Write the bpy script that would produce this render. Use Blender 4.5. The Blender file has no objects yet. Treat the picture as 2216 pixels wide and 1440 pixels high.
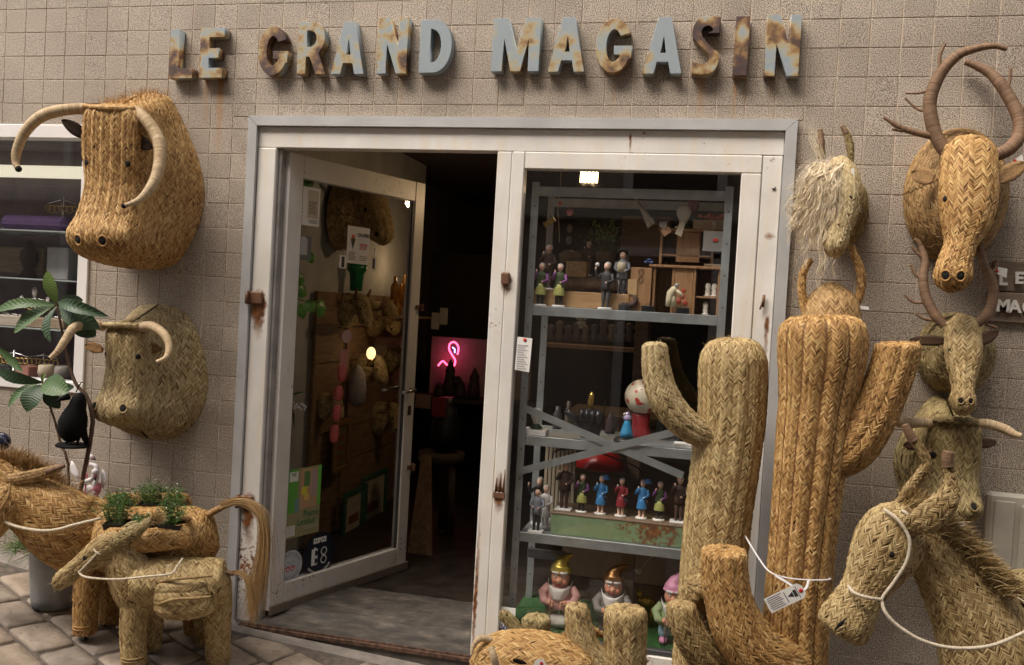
import bpy, bmesh, math, random
import numpy as np
from mathutils import Vector, Matrix
random.seed(7)
RNG = np.random.default_rng(11)
S = bpy.context.scene
COL = S.collection
R = math.radians

# ------------------------------------------------------------------ camera
CAM_LOC = np.array([0.93725, -3.85165, 1.58911])
CAM_ROT = (1.54235176, -0.05614428, 0.22465935)
FPX = 1895.85
cd = bpy.data.cameras.new("camera"); cam = bpy.data.objects.new("camera", cd); COL.objects.link(cam)
cam.location = CAM_LOC; cam.rotation_euler = CAM_ROT
cd.sensor_width = 36.0; cd.lens = 36.0 * FPX / 2216.0; cd.clip_start = 0.02; cd.clip_end = 200.0
S.camera = cam

# ------------------------------------------------------------------ sky, sun, exposure
SUN_EL, SUN_AZ = R(48), R(215)
w = bpy.data.worlds.new("World"); S.world = w; w.use_nodes = True
nt = w.node_tree; bg = nt.nodes["Background"]
sky = nt.nodes.new("ShaderNodeTexSky"); sky.sky_type = 'NISHITA'; sky.sun_disc = False
sky.sun_elevation = SUN_EL; sky.sun_rotation = SUN_AZ; sky.air_density = 0.8; sky.dust_density = 4.0; sky.ozone_density = 0.6
hs = nt.nodes.new("ShaderNodeHueSaturation"); hs.inputs["Saturation"].default_value = 0.2
nt.links.new(sky.outputs[0], hs.inputs["Color"]); nt.links.new(hs.outputs[0], bg.inputs[0])
bg.inputs[1].default_value = 0.10
sd = bpy.data.lights.new("sun", 'SUN'); sd.energy = 3.2; sd.angle = R(44); sd.color = (1.0, 0.89, 0.765)
sun = bpy.data.objects.new("sun", sd); COL.objects.link(sun)
_d = Vector((math.sin(SUN_AZ) * math.cos(SUN_EL), math.cos(SUN_AZ) * math.cos(SUN_EL), math.sin(SUN_EL)))
sun.rotation_euler = _d.to_track_quat('Z', 'Y').to_euler()
vs = S.view_settings; vs.view_transform = 'Standard'; vs.look = 'None'; vs.gamma = 1.0; vs.use_curve_mapping = False
vs.exposure = 1.42
S.cycles.max_bounces = 8; S.cycles.transparent_max_bounces = 16
S.cycles.use_denoising = True

# ------------------------------------------------------------------ helpers: places
_R = np.array(cam.rotation_euler.to_matrix())
def at(px, py, Y=0.0):
    """world point on the plane y=Y that the photograph shows at (px, py)"""
    v = _R @ np.array([(px - 1108) / FPX, -(py - 720) / FPX, -1.0])
    return CAM_LOC + v * ((Y - CAM_LOC[1]) / v[1])
def V(px, py, Y=0.0): return Vector(at(px, py, Y))
def gz(x):
    """height of the sloping street at x"""
    pts = [(-6, .62), (-2.61, .176), (-1.28, -.012), (-.3, -.075), (.6, -.12), (2.5, -.22), (8, -.45)]
    for (a, b), (c, d) in zip(pts, pts[1:]):
        if x <= c or c == 8: return b + (d - b) * (x - a) / (c - a)
def on_ground(px, py):
    """point of the street seen at a pixel"""
    v = _R @ np.array([(px - 1108) / FPX, -(py - 720) / FPX, -1.0])
    t = 1.0
    for _ in range(60):
        q = CAM_LOC + v * t; t += (gz(q[0]) - q[2]) / v[2] * .8
    return CAM_LOC + v * t

# ------------------------------------------------------------------ helpers: objects
def link(o, parent=None):
    COL.objects.link(o)
    if parent: o.parent = parent
    return o
def tag(o, label, cat, group=None):
    o["label"] = label; o["category"] = cat
    if group: o["group"] = group
    return o
def empty(name, loc=(0, 0, 0), label=None, cat=None, group=None):
    o = bpy.data.objects.new(name, None); o.location = loc; o.empty_display_size = .05; COL.objects.link(o)
    if label: tag(o, label, cat, group)
    return o
def setk(o, k): o["kind"] = k; return o

class B:
    """mesh builder; world coordinates"""
    def __init__(s): s.v = []; s.f = []; s.sm = []
    def add(s, vs, fs, smooth=False):
        n = len(s.v); s.v += [tuple(map(float, q)) for q in vs]
        for f in fs: s.f.append(tuple(i + n for i in f)); s.sm.append(smooth)
        return s
    def box(s, x0, x1, y0, y1, z0, z1, m=None):
        vs = [(x, y, z) for z in (z0, z1) for y in (y0, y1) for x in (x0, x1)]
        if m is not None: vs = [m @ Vector(q) for q in vs]
        return s.add(vs, [(0, 2, 3, 1), (4, 5, 7, 6), (0, 1, 5, 4), (2, 6, 7, 3), (0, 4, 6, 2), (1, 3, 7, 5)])
    def bbox(s, x0, x1, y0, y1, z0, z1, b=.003, m=None):
        """box with chamfered edges"""
        b = min(b, (x1 - x0) * .45, (y1 - y0) * .45, (z1 - z0) * .45)
        vs = []; c = []
        for k, (x, sx) in enumerate(((x0, 1), (x1, -1))):
            for y, sy in ((y0, 1), (y1, -1)):
                for z, sz in ((z0, 1), (z1, -1)):
                    c.append(len(vs)); vs += [(x, y + sy * b, z + sz * b), (x + sx * b, y, z + sz * b), (x + sx * b, y + sy * b, z)]
        if m is not None: vs = [m @ Vector(q) for q in vs]
        def i(a, bb, cc, k): return (a * 4 + bb * 2 + cc) * 3 + k
        fs = []
        for a in (0, 1): fs.append((i(a, 0, 0, 0), i(a, 0, 1, 0), i(a, 1, 1, 0), i(a, 1, 0, 0)) if a == 0 else (i(a, 0, 0, 0), i(a, 1, 0, 0), i(a, 1, 1, 0), i(a, 0, 1, 0)))
        for a in (0, 1): fs.append((i(0, a, 0, 1), i(1, a, 0, 1), i(1, a, 1, 1), i(0, a, 1, 1)) if a == 0 else (i(0, a, 0, 1), i(0, a, 1, 1), i(1, a, 1, 1), i(1, a, 0, 1)))
        for a in (0, 1): fs.append((i(0, 0, a, 2), i(0, 1, a, 2), i(1, 1, a, 2), i(1, 0, a, 2)) if a == 0 else (i(0, 0, a, 2), i(1, 0, a, 2), i(1, 1, a, 2), i(0, 1, a, 2)))
        for p in (0, 1):
            for q in (0, 1):
                fs.append((i(p, q, 0, 0), i(p, q, 1, 0), i(p, q, 1, 1), i(p, q, 0, 1)))
                fs.append((i(p, 0, q, 0), i(p, 1, q, 0), i(p, 1, q, 2), i(p, 0, q, 2)))
                fs.append((i(0, p, q, 1), i(1, p, q, 1), i(1, p, q, 2), i(0, p, q, 2)))
        for a in (0, 1):
            for bb in (0, 1):
                for cc in (0, 1): fs.append((i(a, bb, cc, 0), i(a, bb, cc, 1), i(a, bb, cc, 2)))
        return s.add(vs, fs)
    def tube(s, pts, rad, n=8, cap=True, smooth=True, flat=1.0, up=(0, 0, 1)):
        pts = [Vector(p) for p in pts]; m = len(pts)
        if not hasattr(rad, '__len__'): rad = [rad] * m
        vs = []; prev = None
        for k in range(m):
            t = (pts[min(k + 1, m - 1)] - pts[max(k - 1, 0)]).normalized()
            if prev is None:
                a = Vector(up) if abs(t.dot(Vector(up))) < .95 else Vector((1, 0, 0))
                prev = t.cross(a).normalized()
            x = (prev - t * prev.dot(t)).normalized(); prev = x; y = t.cross(x)
            for j in range(n):
                an = 2 * math.pi * j / n
                vs.append(pts[k] + x * (math.cos(an) * rad[k]) + y * (math.sin(an) * rad[k] * flat))
        fs = [(k * n + j, k * n + (j + 1) % n, (k + 1) * n + (j + 1) % n, (k + 1) * n + j) for k in range(m - 1) for j in range(n)]
        if cap: fs += [tuple(reversed(range(n))), tuple((m - 1) * n + j for j in range(n))]
        return s.add(vs, fs, smooth)
    def lathe(s, prof, c=(0, 0, 0), n=16, smooth=True, sx=1, sy=1, m=None):
        """profile [(r, z)] about the z axis at c"""
        vs = []
        for r, z in prof:
            for j in range(n):
                a = 2 * math.pi * j / n
                q = Vector((math.cos(a) * r * sx, math.sin(a) * r * sy, z))
                vs.append((m @ q if m is not None else q) + Vector(c))
        k = len(prof)
        fs = [(i * n + j, i * n + (j + 1) % n, (i + 1) * n + (j + 1) % n, (i + 1) * n + j) for i in range(k - 1) for j in range(n)]
        if prof[0][0] > 1e-5: fs.append(tuple(reversed(range(n))))
        if prof[-1][0] > 1e-5: fs.append(tuple((k - 1) * n + j for j in range(n)))
        return s.add(vs, fs, smooth)
    def ball(s, c, r, n=12, k=8, sc=(1, 1, 1), m=None):
        vs = []
        for i in range(k + 1):
            p = math.pi * i / k
            for j in range(n):
                a = 2 * math.pi * j / n
                q = Vector((math.sin(p) * math.cos(a) * r * sc[0], math.sin(p) * math.sin(a) * r * sc[1], math.cos(p) * r * sc[2]))
                vs.append((m @ q if m is not None else q) + Vector(c))
        fs = [(i * n + j, (i + 1) * n + j, (i + 1) * n + (j + 1) % n, i * n + (j + 1) % n) for i in range(k) for j in range(n)]
        return s.add(vs, fs, True)
    def quad(s, a, b, c, d): return s.add([a, b, c, d], [(0, 1, 2, 3)])
    def plate(s, a, b, c, d, th):
        """four-cornered plate with thickness along its normal"""
        a, b, c, d = map(Vector, (a, b, c, d)); n = (b - a).cross(d - a).normalized() * th
        return s.add([a, b, c, d, a - n, b - n, c - n, d - n], [(0, 1, 2, 3), (7, 6, 5, 4), (0, 4, 5, 1), (1, 5, 6, 2), (2, 6, 7, 3), (3, 7, 4, 0)])
    def mesh(s, name, mat):
        me = bpy.data.meshes.new(name); me.from_pydata(s.v, [], s.f)
        me.polygons.foreach_set("use_smooth", s.sm); me.materials.append(mat); me.update()
        return me
    def obj(s, name, mat, parent=None):
        me = s.mesh(name, mat); o = bpy.data.objects.new(name, me)
        if parent: s.local(o, parent)
        COL.objects.link(o); return o
    @staticmethod
    def local(o, parent):
        o.parent = parent; bpy.context.view_layer.update if False else None
        o.matrix_parent_inverse = parent_inv(parent)
def parent_inv(p):
    m = Matrix.LocRotScale(p.location, p.rotation_euler, p.scale)
    q = p
    while q.parent:
        q2 = q.parent
        m = Matrix.LocRotScale(q2.location, q2.rotation_euler, q2.scale) @ q.matrix_parent_inverse @ m; q = q2
    return m.inverted()

def curve_mesh(name, polys, depth, bevel=0.0):
    """2D filled outlines (xz) with holes -> mesh, extruded along y"""
    cu = bpy.data.curves.new(name, 'CURVE'); cu.dimensions = '2D'; cu.fill_mode = 'BOTH'
    for poly in polys:
        sp = cu.splines.new('POLY'); sp.points.add(len(poly) - 1)
        for k, (x, y) in enumerate(poly): sp.points[k].co = (x, y, 0, 1)
        sp.use_cyclic_u = True
    cu.extrude = depth / 2; cu.bevel_depth = bevel; cu.bevel_resolution = 1
    return _cv(cu, name)
def text_mesh(name, body, size, depth=0.0, align='CENTER', bold=0.0, spacing=1.0):
    cu = bpy.data.curves.new(name, 'FONT'); cu.body = body; cu.size = size; cu.extrude = depth / 2; cu.align_x = align; cu.align_y = 'CENTER'
    cu.offset = bold; cu.space_character = spacing; cu.resolution_u = 3
    return _cv(cu, name)
def _cv(cu, name):
    o = bpy.data.objects.new(name, cu); COL.objects.link(o)
    dg = bpy.context.evaluated_depsgraph_get(); me = bpy.data.meshes.new_from_object(o.evaluated_get(dg)); me.name = name
    bpy.data.objects.remove(o); bpy.data.curves.remove(cu)
    return me
def place(me, name, mat, mtx, parent=None):
    me.transform(mtx); me.materials.clear(); me.materials.append(mat)
    o = bpy.data.objects.new(name, me)
    if parent: B.local(o, parent)
    COL.objects.link(o); return o
def frame_mtx(o, x, z):
    """matrix taking local xy to the plane spanned by x (right) and z (up) at o, local z to the normal"""
    x = Vector(x).normalized(); z = Vector(z); z = (z - x * z.dot(x)).normalized(); n = x.cross(z)
    m = Matrix.Identity(4); m.col[0].xyz = x; m.col[1].xyz = z; m.col[2].xyz = n; m.col[3].xyz = Vector(o)
    return m

def cat(P, n):
    """Catmull-Rom through the rows of P, n samples"""
    P = np.asarray(P, float); m = len(P); t = np.linspace(0, m - 1 - 1e-9, n); i = t.astype(int); f = (t - i)[:, None]
    g = lambda k: P[np.clip(k, 0, m - 1)]
    a, b, c, d = g(i - 1), g(i), g(i + 1), g(i + 2)
    return .5 * (2 * b + (c - a) * f + (2 * a - 5 * b + 4 * c - d) * f ** 2 + (3 * b - a - 3 * c + d) * f ** 3)
def resample(P, n):
    P = np.asarray(P, float); d = np.r_[0, np.cumsum(np.linalg.norm(np.diff(P, axis=0), axis=1))]
    t = np.linspace(0, d[-1], n); return np.stack([np.interp(t, d, P[:, k]) for k in range(P.shape[1])], 1)

# ------------------------------------------------------------------ helpers: materials
_MC = {}
def nodes(name):
    m = bpy.data.materials.new(name); m.use_nodes = True; n = m.node_tree
    return m, n, n.nodes["Principled BSDF"], n.links
def col4(c): return (c[0], c[1], c[2], 1.0)
def M(name, c, rough=.6, metal=0.0, var=.12, scale=9.0, bump=0.0, bscale=120.0, spec=.4, coat=0.0):
    if name in _MC: return _MC[name]
    m, n, p, l = nodes(name)
    g = n.nodes.new("ShaderNodeNewGeometry")
    no = n.nodes.new("ShaderNodeTexNoise"); no.inputs["Scale"].default_value = scale; no.inputs["Detail"].default_value = 5
    l.new(g.outputs["Position"], no.inputs["Vector"])
    r = n.nodes.new("ShaderNodeValToRGB"); r.color_ramp.elements[0].position = .3; r.color_ramp.elements[1].position = .7
    r.color_ramp.elements[0].color = col4([max(0, q * (1 - var)) for q in c]); r.color_ramp.elements[1].color = col4([min(1, q * (1 + var)) for q in c])
    l.new(no.outputs[0], r.inputs[0]); l.new(r.outputs[0], p.inputs["Base Color"])
    p.inputs["Roughness"].default_value = rough; p.inputs["Metallic"].default_value = metal; p.inputs["Specular IOR Level"].default_value = spec
    p.inputs["Coat Weight"].default_value = coat
    if bump:
        n2 = n.nodes.new("ShaderNodeTexNoise"); n2.inputs["Scale"].default_value = bscale; n2.inputs["Detail"].default_value = 4; l.new(g.outputs["Position"], n2.inputs["Vector"])
        b = n.nodes.new("ShaderNodeBump"); b.inputs["Strength"].default_value = bump; b.inputs["Distance"].default_value = .004
        l.new(n2.outputs[0], b.inputs["Height"]); l.new(b.outputs[0], p.inputs["Normal"])
    _MC[name] = m; return m
def ramp(n, stops):
    r = n.nodes.new("ShaderNodeValToRGB"); e = r.color_ramp.elements
    while len(e) < len(stops): e.new(.5)
    for k, (pos, c) in enumerate(stops): e[k].position = pos; e[k].color = col4(c) if hasattr(c, '__len__') else (c, c, c, 1)
    return r
def noise(n, l, vec, scale, detail=4, rough=.5):
    t = n.nodes.new("ShaderNodeTexNoise"); t.inputs["Scale"].default_value = scale; t.inputs["Detail"].default_value = detail; t.inputs["Roughness"].default_value = rough
    l.new(vec, t.inputs["Vector"]); return t.outputs[0]
def math_(n, l, op, a, b):
    t = n.nodes.new("ShaderNodeMath"); t.operation = op
    for k, q in enumerate((a, b)):
        if isinstance(q, (int, float)): t.inputs[k].default_value = q
        else: l.new(q, t.inputs[k])
    return t.outputs[0]
def mixc(n, l, f, a, b):
    t = n.nodes.new("ShaderNodeMix"); t.data_type = 'RGBA'
    if isinstance(f, (int, float)): t.inputs[0].default_value = f
    else: l.new(f, t.inputs[0])
    for k, q in ((6, a), (7, b)):
        if hasattr(q, '__len__'): t.inputs[k].default_value = col4(q)
        else: l.new(q, t.inputs[k])
    return t.outputs[2]
def bumpn(n, l, h, strength, dist=.003):
    b = n.nodes.new("ShaderNodeBump"); b.inputs["Strength"].default_value = strength; b.inputs["Distance"].default_value = dist
    l.new(h, b.inputs["Height"]); return b.outputs[0]

def mat_tile():
    m, n, p, l = nodes("speckled_tile"); g = n.nodes.new("ShaderNodeNewGeometry").outputs["Position"]
    oi = n.nodes.new("ShaderNodeObjectInfo").outputs["Random"]
    sp = noise(n, l, g, 270, 1.6, .5)
    r = ramp(n, [(.40, (.085, .072, .062)), (.46, (.20, .172, .145)), (.52, (.46, .40, .335)), (.62, (.56, .495, .425))]); l.new(sp, r.inputs[0])
    lo = ramp(n, [(.28, (.76, .73, .70)), (.5, (.98, .96, .94)), (.72, (1.10, 1.08, 1.06))]); l.new(noise(n, l, g, 1.7, 4), lo.inputs[0])
    mu = n.nodes.new("ShaderNodeMix"); mu.data_type = 'RGBA'; mu.blend_type = 'MULTIPLY'; mu.inputs[0].default_value = 1
    l.new(r.outputs[0], mu.inputs[6]); l.new(lo.outputs[0], mu.inputs[7])
    tv = ramp(n, [(0, (.89, .87, .845)), (.5, (.98, .965, .94)), (1, (1.06, 1.04, 1.015))]); l.new(oi, tv.inputs[0])
    m2 = n.nodes.new("ShaderNodeMix"); m2.data_type = 'RGBA'; m2.blend_type = 'MULTIPLY'; m2.inputs[0].default_value = 1
    l.new(mu.outputs[2], m2.inputs[6]); l.new(tv.outputs[0], m2.inputs[7])
    # rust runs below the letters: narrow streaks with a shape of their own
    sep = n.nodes.new("ShaderNodeSeparateXYZ"); l.new(g, sep.inputs[0])
    tot = None
    for px, wd, zt, ln, st in ((447, .02, 2.62, .30, .55), (478, .026, 2.62, .42, .95), (870, .014, 2.63, .2, .45), (1330, .012, 2.63, .22, .4), (1518, .024, 2.62, .24, .7), (1592, .012, 2.62, .26, .8), (1613, .010, 2.62, .2, .5), (1672, .016, 2.62, .22, .35), (1010, .012, 2.64, .15, .3)):
        x = float(at(px, 180)[0])
        wob = math_(n, l, 'MULTIPLY', math_(n, l, 'SUBTRACT', noise(n, l, g, 22, 3), .5), .03)
        dx = math_(n, l, 'ABSOLUTE', math_(n, l, 'ADD', math_(n, l, 'SUBTRACT', sep.outputs[0], x), wob), 0)
        a = math_(n, l, 'SUBTRACT', 1.0, math_(n, l, 'DIVIDE', dx, wd)); a = math_(n, l, 'MAXIMUM', a, 0.0)
        dz = math_(n, l, 'DIVIDE', math_(n, l, 'SUBTRACT', zt, sep.outputs[2]), ln)
        b = math_(n, l, 'MULTIPLY', math_(n, l, 'GREATER_THAN', dz, 0.0), math_(n, l, 'MAXIMUM', math_(n, l, 'SUBTRACT', 1.0, dz), 0.0))
        s = math_(n, l, 'MULTIPLY', math_(n, l, 'MULTIPLY', a, b), st)
        tot = s if tot is None else math_(n, l, 'MAXIMUM', tot, s)
    cc = mixc(n, l, tot, m2.outputs[2], (.34, .15, .035))
    l.new(cc, p.inputs["Base Color"]); p.inputs["Roughness"].default_value = .62; p.inputs["Specular IOR Level"].default_value = .35
    l.new(bumpn(n, l, sp, .25, .002), p.inputs["Normal"]); return m

def mat_rusty_paint(name, base, amount=.5, seed=0.0, stains=()):
    """white enamel with rust specks and yellowed stains"""
    m, n, p, l = nodes(name); g = n.nodes.new("ShaderNodeNewGeometry").outputs["Position"]
    mp = n.nodes.new("ShaderNodeMapping"); mp.inputs["Location"].default_value = (seed, seed * .7, seed * 1.3); l.new(g, mp.inputs[0]); v = mp.outputs[0]
    a = noise(n, l, v, 2.3, 3); b = noise(n, l, v, 60, 5, .65)
    mask = math_(n, l, 'ADD', math_(n, l, 'MULTIPLY', a, .75), math_(n, l, 'MULTIPLY', b, .6))
    sz = n.nodes.new("ShaderNodeSeparateXYZ"); l.new(g, sz.inputs[0])
    if amount < .5: mask = math_(n, l, 'ADD', mask, math_(n, l, 'MULTIPLY', math_(n, l, 'MAXIMUM', math_(n, l, 'SUBTRACT', .75, sz.outputs[2]), 0.0), .07))
    k = ramp(n, [(.80 - .07 * amount, 0.0), (.87 - .07 * amount, 1.0)]); l.new(mask, k.inputs[0])
    st = n.nodes.new("ShaderNodeMapping"); st.inputs["Scale"].default_value = (9, 9, 1.1); l.new(v, st.inputs[0])
    yl = ramp(n, [(.45, 0.0), (.75, .55)]); l.new(noise(n, l, st.outputs[0], 3, 4), yl.inputs[0])
    dirt = ramp(n, [(.35, [q * .86 for q in base]), (.65, base)]); l.new(noise(n, l, v, 5, 5), dirt.inputs[0])
    c = mixc(n, l, yl.outputs[0], dirt.outputs[0], [base[0] * .92, base[1] * .82, base[2] * .66])
    rc = ramp(n, [(.3, (.06, .025, .012)), (.6, (.23, .085, .025)), (.8, (.36, .16, .04))]); l.new(noise(n, l, v, 40, 4), rc.inputs[0])
    kk = k.outputs[0]
    for x, z, wd, up, dn, st_ in stains:                # rust blooming round a fitting and running down
        wob = math_(n, l, 'MULTIPLY', math_(n, l, 'SUBTRACT', noise(n, l, v, 30, 4), .5), wd * 1.6)
        dx = math_(n, l, 'DIVIDE', math_(n, l, 'ABSOLUTE', math_(n, l, 'ADD', math_(n, l, 'SUBTRACT', sz.outputs[0], x), wob), 0), wd)
        dz = math_(n, l, 'SUBTRACT', sz.outputs[2], z); dd = math_(n, l, 'ADD', math_(n, l, 'DIVIDE', math_(n, l, 'MAXIMUM', dz, 0.0), up), math_(n, l, 'DIVIDE', math_(n, l, 'MAXIMUM', math_(n, l, 'MULTIPLY', dz, -1.0), 0.0), dn))
        f = math_(n, l, 'SUBTRACT', 1.0, math_(n, l, 'ADD', math_(n, l, 'POWER', dx, 2.0), dd)); f = math_(n, l, 'MULTIPLY', math_(n, l, 'MAXIMUM', f, 0.0), st_ * 1.7)
        f = math_(n, l, 'MULTIPLY', f, math_(n, l, 'ADD', .35, noise(n, l, v, 55, 5, .7))); kk = math_(n, l, 'MINIMUM', math_(n, l, 'MAXIMUM', kk, f), 1.0)
    l.new(mixc(n, l, kk, c, rc.outputs[0]), p.inputs["Base Color"])
    rr = math_(n, l, 'ADD', .38, math_(n, l, 'MULTIPLY', k.outputs[0], .45)); l.new(rr, p.inputs["Roughness"])
    l.new(bumpn(n, l, math_(n, l, 'ADD', math_(n, l, 'MULTIPLY', k.outputs[0], -.6), math_(n, l, 'MULTIPLY', b, .15)), .35, .002), p.inputs["Normal"])
    return m
def mat_letter():
    m, n, p, l = nodes("rusted_letter_paint"); g = n.nodes.new("ShaderNodeNewGeometry").outputs["Position"]
    at_ = n.nodes.new("ShaderNodeAttribute"); at_.attribute_type = 'OBJECT'; at_.attribute_name = "rust"
    a = noise(n, l, g, 9, 3, .5); b = noise(n, l, g, 70, 5, .6)
    gy = n.nodes.new("ShaderNodeSeparateXYZ"); l.new(n.nodes.new("ShaderNodeTexCoord").outputs["Generated"], gy.inputs[0])
    low = math_(n, l, 'MULTIPLY', math_(n, l, 'MAXIMUM', math_(n, l, 'SUBTRACT', .38, gy.outputs[1]), 0.0), .5)
    a = math_(n, l, 'ADD', a, math_(n, l, 'SUBTRACT', low, .02))
    x = math_(n, l, 'ADD', math_(n, l, 'ADD', math_(n, l, 'MULTIPLY', a, 1.2), math_(n, l, 'MULTIPLY', b, .18)), at_.outputs["Fac"])
    r = ramp(n, [(.60, (.25, .29, .315)), (.66, (.29, .305, .28)), (.72, (.36, .28, .15)), (.79, (.25, .14, .05)), (.87, (.085, .042, .028)), (.95, (.05, .028, .026))]); l.new(x, r.inputs[0])
    l.new(r.outputs[0], p.inputs["Base Color"]); p.inputs["Roughness"].default_value = .55
    l.new(bumpn(n, l, b, .3, .003), p.inputs["Normal"]); return m
def mat_wood(name, c1, c2, sc=(1, 12, 12), rough=.65, bump=.25, freq=6):
    if name in _MC: return _MC[name]
    m, n, p, l = nodes(name); t = n.nodes.new("ShaderNodeNewGeometry").outputs["Position"]
    mp = n.nodes.new("ShaderNodeMapping"); mp.inputs["Scale"].default_value = sc; l.new(t, mp.inputs[0])
    h = noise(n, l, mp.outputs[0], freq, 6, .6)
    r = ramp(n, [(.3, c1), (.5, [(a + b) / 2 for a, b in zip(c1, c2)]), (.7, c2)]); l.new(h, r.inputs[0])
    l.new(r.outputs[0], p.inputs["Base Color"]); p.inputs["Roughness"].default_value = rough
    l.new(bumpn(n, l, h, bump, .003), p.inputs["Normal"]); _MC[name] = m; return m
def mat_glass(name, tint=(1, 1, 1), refl=.75):
    m, n, p, l = nodes(name); n.nodes.remove(p); o = n.nodes["Material Output"]
    tr = n.nodes.new("ShaderNodeBsdfTransparent"); tr.inputs[0].default_value = col4(tint)
    gl = n.nodes.new("ShaderNodeBsdfGlossy"); gl.inputs["Roughness"].default_value = .01; gl.inputs[0].default_value = (refl, refl, refl, 1)
    lw = n.nodes.new("ShaderNodeLayerWeight"); lw.inputs[0].default_value = .5
    fr = math_(n, l, 'ADD', .05, math_(n, l, 'MULTIPLY', math_(n, l, 'POWER', lw.outputs["Facing"], 5.0), .9))
    mx = n.nodes.new("ShaderNodeMixShader"); l.new(fr, mx.inputs[0]); l.new(tr.outputs[0], mx.inputs[1]); l.new(gl.outputs[0], mx.inputs[2])
    l.new(mx.outputs[0], o.inputs[0]); return m
def mat_emit(name, c, s):
    if name in _MC: return _MC[name]
    m, n, p, l = nodes(name); p.inputs["Base Color"].default_value = col4(c); p.inputs["Emission Color"].default_value = col4(c); p.inputs["Emission Strength"].default_value = s
    _MC[name] = m; return m

TILE = mat_tile()
WHITE = mat_rusty_paint("white_door_paint", (.72, .69, .65), -.35, 0.0, ((-1.19, 1.55, .045, .07, .20, 1.3), (-1.19, .565, .045, .07, .22, 1.3), (.028, 1.715, .03, .04, .10, 1.0), (.05, .735, .03, .12, .09, 1.1), (.545, 2.36, .008, .02, .09, .9), (1.165, 1.60, .014, .02, .22, .8), (-.035, .25, .012, .45, .35, .9), (-1.15, .1, .02, .12, .2, 1.0), (1.15, 1.95, .03, .02, .02, .6)))
WHITE2 = mat_rusty_paint("white_leaf_paint", (.66, .63, .60), -.5, 3.0)
RUSTY = mat_rusty_paint("rusted_lock_metal", (.15, .075, .045), 1.6, 5.0)
ALU = M("trim_aluminium", (.52, .52, .52), .38, .35, .10, 6, .08, 200)
ALU_W = M("window_white_enamel", (.74, .71, .69), .35, 0, .05, 5)
STEEL = M("shelf_steel", (.33, .36, .37), .45, .6, .16, 14, .1, 150)
GLASS = mat_glass("window_glass")
BLACK = M("black_plastic", (.012, .012, .013), .4, 0, .3)
DARK = M("dark_hole", (.008, .007, .006), .9, 0, .2)
PAPER = M("white_paper", (.72, .70, .67), .7, 0, .05)
INK = M("printed_ink", (.03, .03, .035), .6, 0, .1)
REDP = M("red_print", (.55, .035, .03), .5, 0, .1)
GROUT = M("joint_mortar", (.50, .40, .31), .85, 0, .35, 7, .3, 90)

# ================================================================== SETTING
T = .12
def CX(c): return (c - 21.5) * T
def RZ(r): return (24.8 - r) * T
DOOR = (-1.28, 1.235, 2.436)                       # outer trim: x0, x1, top
WIN = (-4.2, -2.145, 1.03, 2.388)                  # left shop window opening incl. frame
# ---- the tiled wall
wall = empty("tiled_wall", (0, 0, 0), "street wall clad in speckled beige square tiles around the shop door", "wall")
b = B()
def wbox(x0, x1, z0, z1): b.box(x0, x1, .0024, .22, z0, z1)
wbox(-6, WIN[0], -1, 6.5); wbox(WIN[0], WIN[1], -1, WIN[2]); wbox(WIN[0], WIN[1], WIN[3], 6.5)
wbox(WIN[1], DOOR[0] + .02, -1, 6.5); wbox(DOOR[0] + .02, DOOR[1] - .02, DOOR[2] - .02, 6.5); wbox(DOOR[1] - .02, 8, -1, 6.5)
b.obj("mortar_backing", GROUT, wall)
def tile_mesh(wd, ht):
    q = B(); g = .0018
    q.bbox(g, wd - g, 0.0, .012, g, ht - g, .0016); return q.mesh("tile", TILE)
full = tile_mesh(T, T); cand = []
for c in range(-32, 66):
    for r in range(-32, 34):
        x0, x1, z1, z0 = CX(c), CX(c + 1), RZ(r), RZ(r + 1)
        if z1 < gz((x0 + x1) / 2) - .05: continue
        cl = [x0, x1, z0, z1]; ex = None
        for (a0, a1, c0, c1) in ((DOOR[0], DOOR[1], -2, DOOR[2]), WIN):
            if x1 > a0 and x0 < a1 and z1 > c0 and z0 < c1:
                inx = x0 >= a0 and x1 <= a1; inz = z0 >= c0 and z1 <= c1
                if inx and inz: cl = None; break
                if inz:
                    if x0 < a0: cl[1] = a0
                    else: cl[0] = a1
                elif inx:
                    if z1 > c1: cl[2] = c1
                    else: cl[3] = c0
                else:                                   # corner tile: an L, built as two pieces
                    ex = [x0, a0, max(z0, c0), min(z1, c1)] if x0 < a0 else [a1, x1, max(z0, c0), min(z1, c1)]
                    if z1 > c1: cl[2] = c1
                    else: cl[3] = c0
        if cl is None or cl[1] - cl[0] < .012 or cl[3] - cl[2] < .012: continue
        v = _R.T @ (np.array([(cl[0] + cl[1]) / 2, 0, (cl[2] + cl[3]) / 2]) - CAM_LOC)
        inv = False; ux = uy = 0
        if v[2] < 0:
            ux, uy = 1108 + FPX * v[0] / -v[2], 720 - FPX * v[1] / -v[2]; inv = -20 < ux < 2236 and -20 < uy < 1460
        d = -v[2] if v[2] < 0 else 99
        # tiles wholly hidden behind the things that hang or stand in front rank last
        hid = any(a < ux < e and f < uy < h for a, e, f, h in ((190, 400, 260, 540), (240, 420, 720, 900), (1715, 1860, 730, 1440), (2010, 2140, 380, 540), (2030, 2100, 740, 860), (1990, 2100, 960, 1080), (1960, 2216, 1230, 1440), (2150, 2216, 570, 690), (2150, 2216, 1080, 1300), (230, 560, 1120, 1300), (0, 230, 1000, 1200)))
        if ex and ex[1] - ex[0] > .012: cand.append((1, 50, ex))
        cand.append((0 if inv and not hid else 1 if inv else 2, d, cl))
cand.sort(key=lambda q: (q[0], q[1]))
rest = B(); _r = random.Random(3)
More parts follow.
